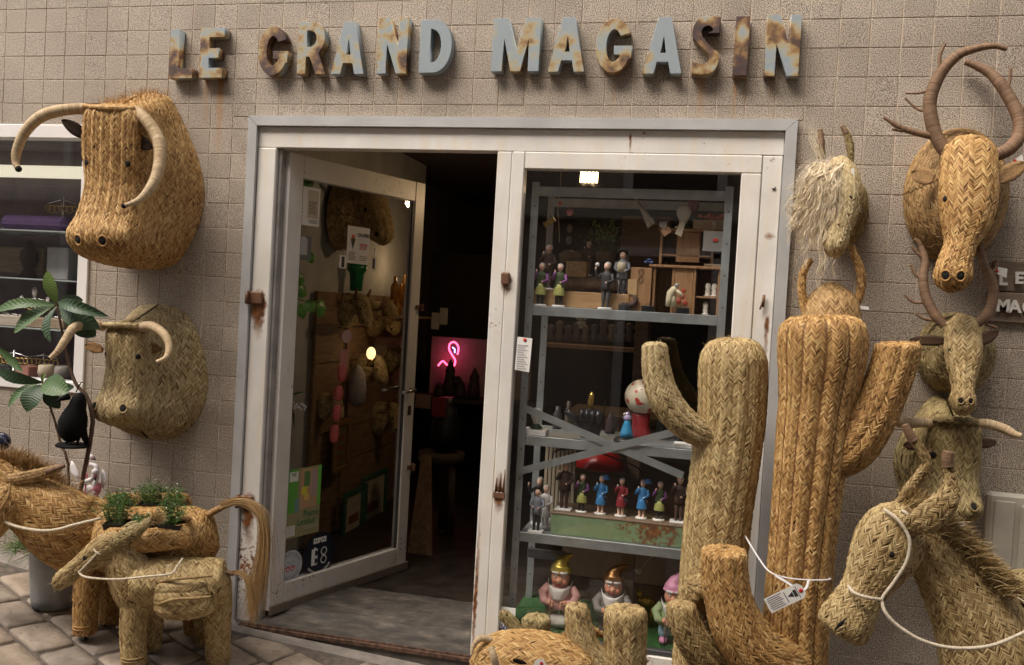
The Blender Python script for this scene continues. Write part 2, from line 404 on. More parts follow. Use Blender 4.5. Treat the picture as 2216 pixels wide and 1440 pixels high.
for k, (iv, d, cl) in enumerate(cand):
    wd, ht = cl[1] - cl[0], cl[3] - cl[2]
    dy = _r.uniform(-.0005, .0005)
    if k < 300 and iv == 0:
        me = full if abs(wd - T) < 1e-4 and abs(ht - T) < 1e-4 else tile_mesh(wd, ht)
        o = bpy.data.objects.new("tile", me); o.location = (cl[0], dy, cl[2]); o.rotation_euler = (_r.uniform(-.003, .003), 0, _r.uniform(-.003, .003)); o.parent = wall; COL.objects.link(o)
    elif iv < 2: g = .0018; rest.bbox(cl[0] + g, cl[1] - g, dy, .014 + dy, cl[2] + g, cl[3] - g, .0016)
    else: g = .0018; rest.box(cl[0] + g, cl[1] - g, dy, .014, cl[2] + g, cl[3] - g)
setk(rest.obj("further_tiles", TILE, wall), "stuff")

# ---- street: mortar bed, paving stones, concrete strip along the wall
bed = B(); xs = [-30, -6, -4, -2.61, -1.28, -.3, .6, 2.5, 8, 30]; gy = [-6.6, .0]
for a, c in zip(xs, xs[1:]):
    f = lambda x: gz(max(-6, min(8, x))) - .011
    bed.add([(a, gy[0], f(a)), (c, gy[0], f(c)), (c, gy[1], f(c)), (a, gy[1], f(a))], [(0, 1, 2, 3)])
street = setk(bed.obj("street_pavement", M("joint_dirt", (.13, .105, .085), .95, 0, .4, 30, .8, 60)), "structure")
def mat_stone():
    m, n, p, l = nodes("paving_limestone"); g = n.nodes.new("ShaderNodeNewGeometry").outputs["Position"]; oi = n.nodes.new("ShaderNodeObjectInfo").outputs["Random"]
    h = noise(n, l, g, 14, 7, .65); r = ramp(n, [(.3, (.21, .17, .135)), (.52, (.32, .265, .215)), (.75, (.42, .355, .29))]); l.new(h, r.inputs[0])
    t = ramp(n, [(0, (.74, .74, .76)), (.5, (1, .97, .93)), (1, (1.13, 1.06, .98))]); l.new(oi, t.inputs[0])
    mu = n.nodes.new("ShaderNodeMix"); mu.data_type = 'RGBA'; mu.blend_type = 'MULTIPLY'; mu.inputs[0].default_value = 1; l.new(r.outputs[0], mu.inputs[6]); l.new(t.outputs[0], mu.inputs[7])
    sp = ramp(n, [(.66, 0.0), (.72, .6)]); l.new(noise(n, l, g, 45, 3), sp.inputs[0])
    l.new(mixc(n, l, sp.outputs[0], mu.outputs[2], (.08, .07, .06)), p.inputs["Base Color"]); p.inputs["Roughness"].default_value = .7
    l.new(bumpn(n, l, math_(n, l, 'ADD', h, math_(n, l, 'MULTIPLY', noise(n, l, g, 130, 4), .3)), .5, .006), p.inputs["Normal"]); return m
STONE = mat_stone()
def stone(cx, cy, lx, ly, ang, rnd):
    """one worn paving stone: rounded corners, cushioned top"""
    n = 5; vs = []; fs = []; rings = []
    corners = [(-lx / 2 * rnd.uniform(.9, 1.0), -ly / 2 * rnd.uniform(.88, 1)), (lx / 2 * rnd.uniform(.9, 1.0), -ly / 2 * rnd.uniform(.88, 1)), (lx / 2 * rnd.uniform(.9, 1.0), ly / 2 * rnd.uniform(.88, 1)), (-lx / 2 * rnd.uniform(.9, 1.0), ly / 2 * rnd.uniform(.88, 1))]
    out = []
    for k in range(4):
        p0, p1, p2 = Vector(corners[k - 1]), Vector(corners[k]), Vector(corners[(k + 1) % 4]); rr = rnd.uniform(.008, .022)
        a = p1 + (p0 - p1).normalized() * rr; c = p1 + (p2 - p1).normalized() * rr
        for t in (0, .5, 1): out.append(a * (1 - t) ** 2 + p1 * 2 * t * (1 - t) + c * t * t)
        mid = (p1 + p2) / 2; out.append(mid + Vector((rnd.uniform(-.004, .004), rnd.uniform(-.004, .004))))
    ca, sa = math.cos(ang), math.sin(ang)
    for sc, z in ((1.0, -.045), (1.0, -.010), (.985, -.0045), (.94, .0005), (.5, .0015)):
        rings.append(len(vs))
        for q in out:
            x, y = q.x * sc, q.y * sc; X, Y = x * ca - y * sa, x * sa + y * ca
            vs.append((X, Y, z + gz(cx + X) - gz(cx)))
    m = len(out)
    for a, c in zip(rings, rings[1:]): fs += [(a + j, a + (j + 1) % m, c + (j + 1) % m, c + j) for j in range(m)]
    vs.append((0, 0, .002)); fs += [(rings[-1] + j, rings[-1] + (j + 1) % m, len(vs) - 1) for j in range(m)]
    q = B(); q.add(vs, fs, True); me = q.mesh("paving_stone", STONE)
    o = bpy.data.objects.new("paving_stone", me); o.location = (cx, cy, gz(cx) + rnd.uniform(-.004, .003)); o.parent = street; COL.objects.link(o)
rnd = random.Random(21); ang = R(-24); d1 = Vector((math.cos(ang), math.sin(ang))); d2 = Vector((-d1.y, d1.x)); nst = 0
for row in range(-22, 16):
    v0 = row * .185; u = -4.2 + rnd.uniform(0, .2)
    while u < 4.4:
        lx = rnd.uniform(.20, .30); c = d1 * (u + lx / 2) + d2 * v0 + Vector((-1.2, -.9)); u += lx
        if not (-3.4 < c.x < 1.4 and -1.75 < c.y < -.155): continue
        if c.x > .9: continue
        stone(c.x, c.y, lx - .012, .185 - .010, ang + rnd.uniform(-.02, .02), rnd); nst += 1
q = B(); N = 40
for k in range(N):                                    # concrete strip at the wall's foot
    x0, x1 = -6 + 13 * k / N, -6 + 13 * (k + 1) / N
    q.add([(x0, -.125 + .006 * math.sin(k), gz(x0) + .004), (x1, -.125 + .006 * math.sin(k + 1), gz(x1) + .004), (x1, .05, gz(x1) + .012), (x0, .05, gz(x0) + .012), (x0, -.13, gz(x0) - .05), (x1, -.13, gz(x1) - .05)], [(0, 1, 2, 3), (4, 5, 1, 0)])
CONC = M("grey_concrete", (.23, .20, .175), .85, 0, .3, 12, .7, 70)
setk(q.obj("wall_foot_strip", CONC), "structure")
# doorstep: a worn stone sill with a rusty rail along its edge
def mat_sill():
    m, n, p, l = nodes("worn_doorstep"); g = n.nodes.new("ShaderNodeNewGeometry").outputs["Position"]
    mp = n.nodes.new("ShaderNodeMapping"); mp.inputs["Scale"].default_value = (1.6, 3.2, 4); l.new(g, mp.inputs[0])
    r = ramp(n, [(.3, (.035, .031, .028)), (.48, (.062, .055, .048)), (.6, (.10, .085, .072)), (.72, (.17, .14, .11))]); l.new(noise(n, l, mp.outputs[0], 5, 7, .65), r.inputs[0])
    l.new(r.outputs[0], p.inputs["Base Color"]); p.inputs["Roughness"].default_value = .6
    l.new(bumpn(n, l, noise(n, l, g, 35, 6), .4, .006), p.inputs["Normal"]); return m
SILL = mat_sill()
q = B(); rs = random.Random(5); n = 24; vs = []; fs = []
prof = [(-.045, -.20), (-.045, -.012), (-.035, 0.0), (.12, .006), (.18, .022), (.42, .026), (.60, .020)]
for k in range(n + 1):
    x = -1.22 + 1.22 * k / n
    for j, (y, z) in enumerate(prof):
        vs.append((x, y + (.02 * math.sin(k * .7) if j in (3, 4) else 0), z + (rs.uniform(-.002, .002) if j > 1 else 0)))
m_ = len(prof); fs = [(k * m_ + j, (k + 1) * m_ + j, (k + 1) * m_ + j + 1, k * m_ + j + 1) for k in range(n) for j in range(m_ - 1)]
q.add(vs, fs, False); sill = setk(q.obj("doorstep", SILL), "structure")
q = B(); q.bbox(-1.20, .03, -.056, -.045, -.026, -.004, .003); q.bbox(-1.19, .02, -.044, -.034, -.008, .003, .002); q.obj("threshold_rail", M("rusted_rail", (.085, .045, .028), .8, 0, .7, 40, .6, 120), sill)

# ---- inside: floor, walls and ceiling of the shop, and the buildings across the street
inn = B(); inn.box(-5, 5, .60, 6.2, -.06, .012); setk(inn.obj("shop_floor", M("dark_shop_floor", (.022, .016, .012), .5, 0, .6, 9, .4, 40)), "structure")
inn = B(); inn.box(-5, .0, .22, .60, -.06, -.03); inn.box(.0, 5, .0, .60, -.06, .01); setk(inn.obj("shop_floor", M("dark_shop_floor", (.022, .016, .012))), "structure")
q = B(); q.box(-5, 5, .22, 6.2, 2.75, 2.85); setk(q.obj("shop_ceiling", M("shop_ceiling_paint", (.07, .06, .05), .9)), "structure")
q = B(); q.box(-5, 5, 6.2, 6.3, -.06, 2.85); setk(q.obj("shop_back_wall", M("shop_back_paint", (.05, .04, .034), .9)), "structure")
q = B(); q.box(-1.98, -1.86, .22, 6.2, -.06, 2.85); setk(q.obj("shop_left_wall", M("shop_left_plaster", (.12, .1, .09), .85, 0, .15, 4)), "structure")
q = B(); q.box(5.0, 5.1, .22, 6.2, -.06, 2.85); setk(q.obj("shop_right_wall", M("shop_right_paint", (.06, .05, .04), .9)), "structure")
opp = empty("facade_across_street", (0, -7, 0), "pale plastered houses across the street seen mirrored in the left shop window", "building")
q = B(); q.box(-12, 12, -7.4, -7.0, -1, 11.3); q.obj("wall", M("opposite_plaster", (.42, .35, .29), .9, 0, .2, 1.2, .3, 20), opp)
SHUT = M("opposite_shutter", (.16, .19, .21), .6)
for k, x in enumerate((-10.2, -7.6, -5.0, -2.4, .4, 3.2, 6.0, 8.6)):
    for z in (.2, 3.1, 5.3):
        q = B(); hh = 2.1 if z < 1 else 1.5
        q.bbox(x - .5, x + .5, -7.0, -6.95, z, z + hh, .02); wo = q.obj("window", M("opposite_glazing", (.04, .045, .05), .1), opp)
        q = B(); q.bbox(x - .62, x - .5, -7.0, -6.9, z - .05, z + hh + .08, .01); q.bbox(x + .5, x + .62, -7.0, -6.9, z - .05, z + hh + .08, .01); q.bbox(x - .62, x + .62, -7.0, -6.9, z + hh, z + hh + .12, .01); q.obj("frame", ALU_W, wo)
q = B(); q.bbox(-12, 12, -7.05, -6.75, 2.72, 2.95, .02); q.obj("cornice", M("opposite_cornice", (.55, .50, .43), .8), opp)

# ---- aluminium trim and white steel frame of the shopfront
fr = empty("door_frame", (0, 0, 0), "white painted steel shopfront frame with rust spots and aluminium trim", "door frame")
x0, x1, zt = DOOR; tw = .046
q = B(); q.add([(x0, -.03, zt), (x1, -.03, zt), (x1 - tw, -.03, zt - tw), (x0 + tw, -.03, zt - tw), (x0, .03, zt), (x1, .03, zt), (x1 - tw, .03, zt - tw), (x0 + tw, .03, zt - tw)], [(3, 2, 1, 0), (0, 1, 5, 4), (2, 3, 7, 6)]); q.obj("trim", ALU, fr)
for xa, xb in ((x0, x0 + tw), (x1, x1 - tw)):
    q = B(); g = .0018 if xa < 0 else -.0015
    q.add([(xa, -.0302, zt - abs(g) * 1.5), (xb, -.0302, zt - tw - .002), (xb, -.0302, -.1), (xa, -.0302, -.1), (xa, .03, zt), (xb, .03, zt - tw), (xb, .03, -.1), (xa, .03, -.1)], [(0, 1, 2, 3) if xa > 0 else (3, 2, 1, 0), (0, 3, 7, 4), (1, 5, 6, 2)]); q.obj("trim", ALU, fr)
zi = zt - tw                                           # 2.39
q = B(); q.bbox(x0 + tw, x1 - tw, -.008, .06, 2.288, zi, .004); q.obj("top_rail", WHITE, fr)
q = B(); q.bbox(x0 + tw + .002, -1.135, -.012, .06, -.05, 2.287, .005); q.obj("left_jamb", WHITE, fr)
q = B(); q.bbox(-1.133, -1.118, .012, .07, -.03, 2.286, .003); q.obj("left_stop", M("grey_stop", (.33, .31, .29), .5, .2, .3, 8), fr)
q = B(); q.bbox(-.047, .020, -.010, .06, -.05, 2.287, .004); q.bbox(.0215, .080, -.014, .05, -.05, 2.287, .004); q.obj("mullion", WHITE, fr)
q = B(); q.bbox(.081, 1.104, -.012, .05, 2.212, 2.287, .004); q.obj("top_sash_rail", WHITE, fr)
q = B(); q.bbox(1.022, 1.104, -.0125, .05, -.05, 2.211, .004); q.obj("right_stile", WHITE, fr)
q = B(); q.bbox(1.106, x1 - tw - .002, -.008, .06, -.05, 2.287, .004); q.obj("right_jamb", WHITE, fr)
q = B(); q.bbox(.081, 1.021, -.012, .05, -.16, .105, .004); q.obj("bottom_rail", WHITE, fr)
q = B(); q.bbox(.081, 1.021, .0, .035, .106, .128, .002); q.obj("glazing_bead", M("dark_bead", (.05, .05, .05), .5), fr)
q = B(); q.box(.081, 1.021, .012, .018, .1285, 2.211); q.obj("pane", GLASS, fr)
for z in (1.565, .58):                                  # rusted keeps on the left jamb
    q = B(); q.bbox(-1.232, -1.165, -.030, -.0125, z - .028, z + .032, .006); q.bbox(-1.242, -1.228, -.055, -.01, z - .030, z + .034, .005); q.tube([(-1.235, -.048, z - .028), (-1.235, -.048, z + .032)], .008, 8); q.obj("hinge", RUSTY, fr)
q = B(); q.bbox(.005, .045, -.034, -.0145, 1.69, 1.745, .006); q.obj("lock_keep", RUSTY, fr)
q = B(); q.bbox(.022, .078, -.022, -.0145, .725, .755, .005)
for k, x in enumerate((.032, .050, .068)): q.tube([(x, -.0165, .752), (x + .002, -.0155, .82 + .02 * k)], [.006, .001], 6)
q.obj("lock_keep", RUSTY, fr)
c = at(1651, 655, -.012); q = B(); q.tube([(c[0], -.02, c[2] - .02), (c[0] + .002, -.022, c[2] + .032)], .007, 6); q.tube([(c[0] - .006, -.02, c[2] - .024), (c[0] - .012, -.03, c[2] - .03), (c[0] - .004, -.03, c[2] + .002)], .003, 6); q.obj("latch", RUSTY, fr)
c = at(1675, 408, -.012); q = B(); q.lathe([(.009, 0), (.008, .004), (0, .005)], (c[0], -.008, c[2]), 12, m=Matrix.Rotation(R(90), 3, 'X')); q.obj("bolt", M("grey_bolt", (.2, .19, .18), .4, .8), fr)

# ---- the open glazed door leaf
HX, HY = -1.115, .055; DW = 1.045; DA = math.atan2(.985, .36); DH0, DH1 = .035, 2.282
leaf = empty("glass_door", (HX, HY, 0), "open white steel glass door with stickers, swung into the shop", "door")
Mx = Matrix.Translation((HX, HY, 0)) @ Matrix.Rotation(DA, 4, 'Z')   # local x along the leaf, local -y faces the street side
def lf(f, name, mat, par=leaf): q = B(); f(q); return q.obj(name, mat, par)
lf(lambda q: q.bbox(.0, .095, -.025, .025, DH0, DH1, .004, Mx), "hinge_stile", WHITE2)
lf(lambda q: q.bbox(DW - .085, DW, -.025, .025, DH0, DH1, .004, Mx), "lock_stile", WHITE2)
lf(lambda q: q.bbox(.096, DW - .086, -.0245, .0245, DH1 - .115, DH1 - .001, .004, Mx), "top_rail", WHITE2)
lf(lambda q: q.bbox(.096, DW - .086, -.0245, .0245, DH0 + .001, DH0 + .12, .004, Mx), "bottom_rail", WHITE2)
lf(lambda q: q.bbox(.0, DW + .01, -.036, -.0255, DH0 - .022, DH0 + .028, .004, Mx), "weather_bar", mat_wood("weathered_bar", (.11, .085, .065), (.20, .16, .125)))
lf(lambda q: q.box(.096, DW - .086, -.004, .003, DH0 + .12, DH1 - .115, Mx), "pane", GLASS)
lf(lambda q: (q.bbox(.096, .104, -.016, -.0045, DH0 + .12, DH1 - .115, .002, Mx), q.bbox(DW - .098, DW - .086, -.018, -.0045, DH0 + .12, DH1 - .115, .002, Mx)), "glazing_bead", M("dark_bead", (.05, .05, .05)))
INOX = M("brushed_steel", (.5, .5, .5), .28, .95, .06)
h = empty("handle", Mx @ Vector((DW - .045, 0, 1.08))); h.parent = leaf; h.matrix_parent_inverse = parent_inv(leaf)
for sgn in (-1, 1):
    q = B(); q.tube([Mx @ Vector((DW - .045, sgn * .02, 1.08)), Mx @ Vector((DW - .045, sgn * .065, 1.08)), Mx @ Vector((DW - .052, sgn * .072, 1.08)), Mx @ Vector((DW - .175, sgn * .074, 1.072))], .0095, 10); q.obj("lever", INOX, h)
lf(lambda q: q.bbox(DW - .06, DW - .03, -.029, -.0255, .93, .985, .004, Mx), "keyhole_plate", M("keyhole_brass", (.10, .08, .06), .5, .6))
for z in (1.56, .62):
    lf(lambda q: (q.bbox(DW - .04, DW + .012, -.034, -.0255, z - .012, z + .012, .003, Mx), q.bbox(DW + .001, DW + .014, -.05, .0, z - .02, z + .022, .003, Mx)), "lock_plate", RUSTY)
def on_leaf(px, py, off=-.006):
    """local (x, z) on the leaf for a pixel"""
    n = Mx.to_3x3() @ Vector((0, -1, 0)); p0 = Mx @ Vector((0, off, 0))
    v = Vector(_R @ np.array([(px - 1108) / FPX, -(py - 720) / FPX, -1.0])); o = Vector(CAM_LOC)
    t = (p0 - o).dot(n) / v.dot(n); q = Mx.inverted() @ (o + v * t); return q.x, q.z

# ================================================================== SIGN LETTERS
LET = mat_letter()
def arc(cx, cy, rx, ry, a0, a1, n=14): return [(cx + rx * math.cos(R(a0 + (a1 - a0) * k / n)), cy + ry * math.sin(R(a0 + (a1 - a0) * k / n))) for k in range(n + 1)]
def glyph(ch):
    if ch == 'L': return [[(0, 0), (1, 0), (1, .19), (.36, .19), (.36, 1), (0, 1)]]
    if ch == 'E': return [[(0, 0), (.95, 0), (.95, .19), (.36, .19), (.36, .40), (.78, .40), (.78, .585), (.36, .585), (.36, .82), (1, .82), (1, 1), (0, 1)]]
    if ch == 'G':
        o = arc(.5, .5, .5, .5, 28, 332, 30); i = arc(.5, .5, .22, .31, 330, 38, 24)
        return [[o[0]] + o[1:] + [(1.0, .26), (1.0, .49), (.52, .49), (.52, .34), (.69, .34), (.68, .28)] + i[2:]]
    if ch == 'R':
        out = [(0, 0), (.30, 0), (.30, .34), (.44, .34), (.68, 0), (1.03, 0), (.75, .40)] + arc(.5, .69, .46, .31, -50, 90, 14) + [(0, 1)]
        return [out, [(.30, .52), (.48, .52)] + arc(.48, .685, .19, .15, -80, 80, 8) + [(.48, .85), (.30, .85)]]
    if ch == 'A': return [[(0, 0), (.28, 0), (.35, .21), (.65, .21), (.72, 0), (1, 0), (.66, 1), (.34, 1)], [(.41, .36), (.5, .70), (.59, .36)]]
    if ch == 'N': return [[(0, 0), (.30, 0), (.30, .56), (.66, 0), (1, 0), (1, 1), (.70, 1), (.70, .46), (.36, 1), (0, 1)]]
    if ch == 'D': return [[(0, 0), (.45, 0)] + arc(.45, .5, .55, .5, -90, 90, 18) + [(0, 1)], [(.32, .17), (.42, .19)] + arc(.42, .5, .26, .31, -80, 80, 12) + [(.42, .82), (.32, .84)]]
    if ch == 'M': return [[(0, 0), (.22, 0), (.24, .66), (.41, 0), (.61, 0), (.77, .66), (.78, 0), (1, 0), (1, 1), (.70, 1), (.51, .40), (.31, 1), (0, 1)]]
    if ch == 'S':
        o = [(.96, .72), (.62, .72)] + arc(.55, .73, .22, .115, 10, 175, 8) + [(.36, .66), (.52, .56), (.82, .42)] + arc(.56, .27, .44, .27, 25, -90, 10) + [(.45, 0), (.08, .02), (.08, .21), (.45, .175)] + arc(.50, .27, .18, .10, -70, 40, 6) + [(.55, .39), (.25, .54)] + arc(.46, .73, .44, .27, 200, 95, 9) + [(.66, 1.0), (.97, .985)]
        return [o]
    if ch == 'I': return [[(0, 0), (1, 0), (1, 1), (0, 1)]]
SIGN = [("L", 368, 417, 64, 169, .04, "blue grey letter L with brown foot, first of the sign"), ("E", 433, 484, 61, 168, .09, "letter E with dark rusted lower arms beside letter L"),
        ("G", 559, 622, 58, 163, .11, "rust mottled letter G beginning the word GRAND"), ("R", 645, 704, 49, 160, .09, "ochre stained letter R in the word GRAND"),
        ("A", 719, 789, 47, 160, -.02, "pale blue letter A in the word GRAND"), ("N", 818, 881, 39, 159, .11, "brown stained letter N with dark rusted foot in GRAND"),
        ("D", 909, 977, 43, 157, -.26, "clean pale blue letter D ending the word GRAND"), ("M", 1066, 1168, 40, 154, -.07, "wide pale blue letter M with a rusted middle point"),
        ("A", 1189, 1267, 38, 155, -.10, "pale blue letter A between M and the second G"), ("G", 1290, 1367, 41, 157, .09, "letter G with dark rusted lower bowl in the word MAGASIN"),
        ("A", 1394, 1478, 38, 159, -.10, "smooth pale blue letter A left of the rusty S"), ("S", 1496, 1557, 36, 161, .15, "ochre and brown rusted letter S in the sign"),
        ("I", 1590, 1619, 36, 163, .17, "single upright rusted brown letter I"), ("N", 1658, 1731, 33, 164, .09, "letter N with rusty left stem, last of the sign")]
for ch, xa, xb, ya, yb, rust, lab in SIGN:
    FY = -.052; xm = (xa + xb) / 2
    z1, z0 = at(xm, ya, FY)[2], at(xm, yb, FY)[2]; ym = (ya + yb) / 2; X0, X1 = at(xa, ym, FY)[0], at(xb, ym, FY)[0]
    me = curve_mesh("sign_letter", [[(x * (X1 - X0), y * (z1 - z0)) for x, y in pl] for pl in glyph(ch)], .046, .0015)
    o = place(me, "sign_letter", LET, Matrix.Identity(4)); o.matrix_world = frame_mtx((X0, FY + .0245, z0), (1, 0, 0), (0, 0, 1))
    tag(o, lab, "sign letter", "letters of the shop sign"); o["rust"] = rust
    bm = bmesh.new(); bm.from_mesh(me); bmesh.ops.remove_doubles(bm, verts=bm.verts, dist=1e-5); bm.to_mesh(me); bm.free()

# ================================================================== LEFT SHOP WINDOW
wi = empty("display_window", (-3.1, 0, 1.0), "white framed shop window full of jewellery left of the bull heads", "window")
a0, a1, c0, c1 = WIN; fw = .062
for nm, bx in (("frame_top", (a0, a1, c1 - .07, c1)), ("frame_bottom", (a0, a1, c0, c0 + .055)), ("frame_side", (a1 - fw, a1, c0 + .0555, c1 - .0705)), ("frame_side", (a0, a0 + fw, c0 + .0555, c1 - .0705))):
    q = B(); q.bbox(bx[0], bx[1], -.012, .07, bx[2], bx[3], .004); q.obj(nm, ALU_W, wi)
q = B(); q.box(a0 + fw, a1 - fw, .02, .026, c0 + .0555, c1 - .0705); q.obj("pane", GLASS, wi)
q = B(); q.box(a0, a1, .62, .66, c0, c1); q.box(a0, a1, .08, .66, c0 - .03, c0 + .03); q.box(a0, a1, .08, .66, c1 - .03, c1); q.box(a1 - .01, a1 + .03, .08, .66, c0, c1); q.obj("display_case", M("case_lining", (.16, .13, .14), .8, 0, .2), wi)
SH = M("glass_shelf_edge", (.32, .36, .35), .2); PLANK = mat_wood("tray_wood", (.20, .14, .09), (.36, .27, .18))
GOLD = M("gilt_metal", (.55, .36, .12), .28, .9, .15); SILV = M("silver_metal", (.6, .6, .6), .25, .9, .1); CORAL = M("white_coral", (.75, .72, .68), .5); PURP = M("purple_velvet", (.085, .045, .13), .85, 0, .2, 20)
jr = random.Random(12)
for z in (1.86, 1.60, 1.335):
    q = B(); q.bbox(a0 + .05, a1 - .012, .16, .56, z - .008, z, .002); q.obj("shelf", SH, wi)
def wpt(px, py, Y): return at(px, py, Y)
# a cream band along the top, made to glow to brighten the case, purple case, hoop earrings and small stands
q = B(); c = at(80, 370, .5); q.bbox(a0 + .02, a1 - .03, .52, .56, c[2] - .035, c[2] + .035, .01); tag(q.obj("glow_band", mat_emit("strip_glow", (1.0, .92, .70), .30)), "glowing cream band across the jewellery window", "lamp")
pc = at(62, 455, .3); q = B(); q.bbox(pc[0] - .13, pc[0] + .30, .22, .40, 1.861, 1.945, .03); tag(q.obj("jewellery_case", PURP), "purple velvet jewellery case on the top glass shelf", "case")
q = B(); q.bbox(-2.66, -2.52, .30, .42, 1.602, 1.78, .004); tag(q.obj("earring_board", M("grey_card", (.34, .33, .33), .8)), "grey card board holding earrings on middle shelf", "board")
for k, (px, lab) in enumerate(((28, "pale wooden tray of rings at window's left edge"), (120, "brown wooden tray under the coral earring stand"))):
    cc = at(px, 607, .26); q = B(); q.bbox(cc[0] - .14, cc[0] + .13, .18, .34, 1.337, 1.392, .004); tr = q.obj("tray", PLANK if k else mat_wood("pale_tray", (.34, .29, .23), (.5, .44, .36))); tag(tr, lab, "tray", "trays in the jewellery window")
    q = B()
    for j in range(16): q.ball((cc[0] + jr.uniform(-.12, .11), jr.uniform(.19, .33), 1.396), jr.uniform(.005, .010), 6, 4, (1, 1, .7))
    setk(q.obj("ring", SILV if k else CORAL, tr), "stuff")
def stand(px, py, Y, z0, h, lab, coral=True):
    cc = at(px, py, Y); s = empty("jewellery_stand", (cc[0], Y, z0), lab, "jewellery stand", "jewellery stands in the window")
    q = B(); q.lathe([(.05, 0), (.05, .006), (.008, .012), (.006, h), (0, h + .004)], (cc[0], Y, z0), 10); q.tube([(cc[0] - .09, Y, z0 + h * .8), (cc[0], Y, z0 + h * .92), (cc[0] + .09, Y, z0 + h * .8)], .004, 6); q.obj("stem", SILV, s)
    q = B()
    for j in range(7):
        x = cc[0] - .085 + .028 * j; r = jr.uniform(.013, .022)
        q.tube([(x + r * math.cos(t * .7), Y - .01, z0 + h * .75 - r + r * math.sin(t * .7)) for t in range(10)], .0025, 5)
    q.obj("hoop", GOLD, s)
    if coral:
        for dx, dz, sc in ((0, h + .02, 1.2), (-.08, h * .82, .8), (.085, h * .82, .8)):
            q = B()
            for j in range(6):
                an = -1.0 + .4 * j; q.tube([(cc[0] + dx, Y - .01, z0 + dz - .02), (cc[0] + dx + .018 * sc * math.sin(an), Y - .012, z0 + dz + .03 * sc * math.cos(an))], [.006 * sc, .001], 5)
            q.obj("coral_ornament", CORAL, s)
stand(80, 590, .22, 1.393, .11, "gilt jewellery stand with white coral flowers"); stand(137, 590, .30, 1.393, .10, "small earring stand beside the grey card board", False)
stand(135, 460, .34, 1.862, .20, "tall gilt hoop stand behind the bull's nose", False); stand(30, 790, .2, 1.062, .14, "dark jewellery stand behind loquat leaves", False); stand(95, 790, .3, 1.062, .13, "silver jewellery stand at the window's bottom", False)
for k, (px, py, col, lab) in enumerate(((60, 810, (.4, .18, .14), "terracotta box on window floor"), (20, 800, (.03, .03, .03), "black box at the window's lower left"), (135, 815, (.22, .20, .18), "grey round pot in the window corner"), (100, 805, (.5, .42, .3), "cream pot between silver stands"))):
    cc = at(px, py, .25); q = B()
    if k < 2: q.bbox(cc[0] - .05, cc[0] + .05, .2, .3, 1.061, 1.12, .004)
    else: q.lathe([(.03, 0), (.045, .03), (.04, .07), (.03, .075), (.028, .06)], (cc[0], .25, 1.061), 14)
    tag(q.obj("trinket_pot" if k > 1 else "trinket_box", M("trinket%d" % k, col, .5)), lab, "pot" if k > 1 else "box")
for k, (px, py, sx, sz, lab) in enumerate(((30, 545, .2, .16, "brown wooden frame panel at back of window"), (100, 560, .1, .2, "dark draped bust behind the coral stand"))):
    cc = at(px, py, .5); q = B()
    if k == 0: q.bbox(cc[0] - sx, cc[0] + sx, .5, .53, 1.62, 1.62 + sz, .006)
    else: q.lathe([(.06, 0), (.05, .02), (.03, .05), (.06, .11), (.055, .15), (.02, .18), (.022, .21), (0, .22)], (cc[0] - .1, .48, 1.604), 12, sy=.6)
    tag(q.obj("wooden_backdrop" if k == 0 else "display_bust", PLANK if k == 0 else M("bust_cloth", (.06, .04, .035), .9)), lab, "backdrop" if k == 0 else "bust")

# ================================================================== BRAIDED STRAW
def mat_straw(name, stops):
    m, n, p, l = nodes(name)
    a = n.nodes.new("ShaderNodeAttribute"); a.attribute_name = "tone"
    g = n.nodes.new("ShaderNodeNewGeometry").outputs["Position"]
    t = math_(n, l, 'ADD', a.outputs["Fac"], math_(n, l, 'MULTIPLY', math_(n, l, 'SUBTRACT', noise(n, l, g, 7, 4), .5), .5))
    t = math_(n, l, 'ADD', t, math_(n, l, 'MULTIPLY', math_(n, l, 'SUBTRACT', noise(n, l, g, 420, 2), .5), .35))
    ac = n.nodes.new("ShaderNodeAttribute"); ac.attribute_name = "fibre"
    cv = n.nodes.new("ShaderNodeCombineXYZ"); l.new(math_(n, l, 'MULTIPLY', ac.outputs["Fac"], 2.1), cv.inputs[0]); l.new(math_(n, l, 'MULTIPLY', a.outputs["Fac"], 90.0), cv.inputs[1])
    fb = noise(n, l, cv.outputs[0], 1.6, 1); t = math_(n, l, 'ADD', t, math_(n, l, 'MULTIPLY', math_(n, l, 'SUBTRACT', fb, .5), .75))
    r = ramp(n, stops); l.new(t, r.inputs[0]); l.new(r.outputs[0], p.inputs["Base Color"])
    p.inputs["Roughness"].default_value = .55; p.inputs["Specular IOR Level"].default_value = .3
    l.new(bumpn(n, l, math_(n, l, 'ADD', noise(n, l, g, 500, 2), fb), .5, .002), p.inputs["Normal"])
    return m
GOLDEN = mat_straw("golden_straw", [(0, (.122, .056, .019)), (.3, (.315, .164, .054)), (.6, (.485, .282, .101)), (1, (.67, .465, .21))])
GREEN = mat_straw("greenish_straw", [(0, (.105, .060, .022)), (.3, (.265, .172, .070)), (.6, (.405, .283, .126)), (1, (.59, .455, .235))])
OLIVE = mat_straw("olive_straw", [(0, (.07, .044, .017)), (.3, (.175, .123, .050)), (.6, (.27, .20, .088)), (1, (.43, .34, .165))])
PALE = mat_straw("pale_straw", [(0, (.13, .085, .035)), (.3, (.30, .21, .095)), (.6, (.44, .33, .165)), (1, (.60, .49, .28))])
TAWNY = mat_straw("tawny_straw", [(0, (.10, .05, .02)), (.3, (.25, .14, .055)), (.6, (.37, .225, .09)), (1, (.50, .34, .16))])
CREAM = mat_straw("cream_twine", [(0, (.26, .17, .09)), (.3, (.46, .33, .19)), (.6, (.60, .46, .29)), (1, (.72, .60, .42))])
BROWN = mat_straw("brown_twine", [(0, (.07, .038, .022)), (.3, (.165, .095, .055)), (.6, (.24, .145, .085)), (1, (.34, .22, .13))])
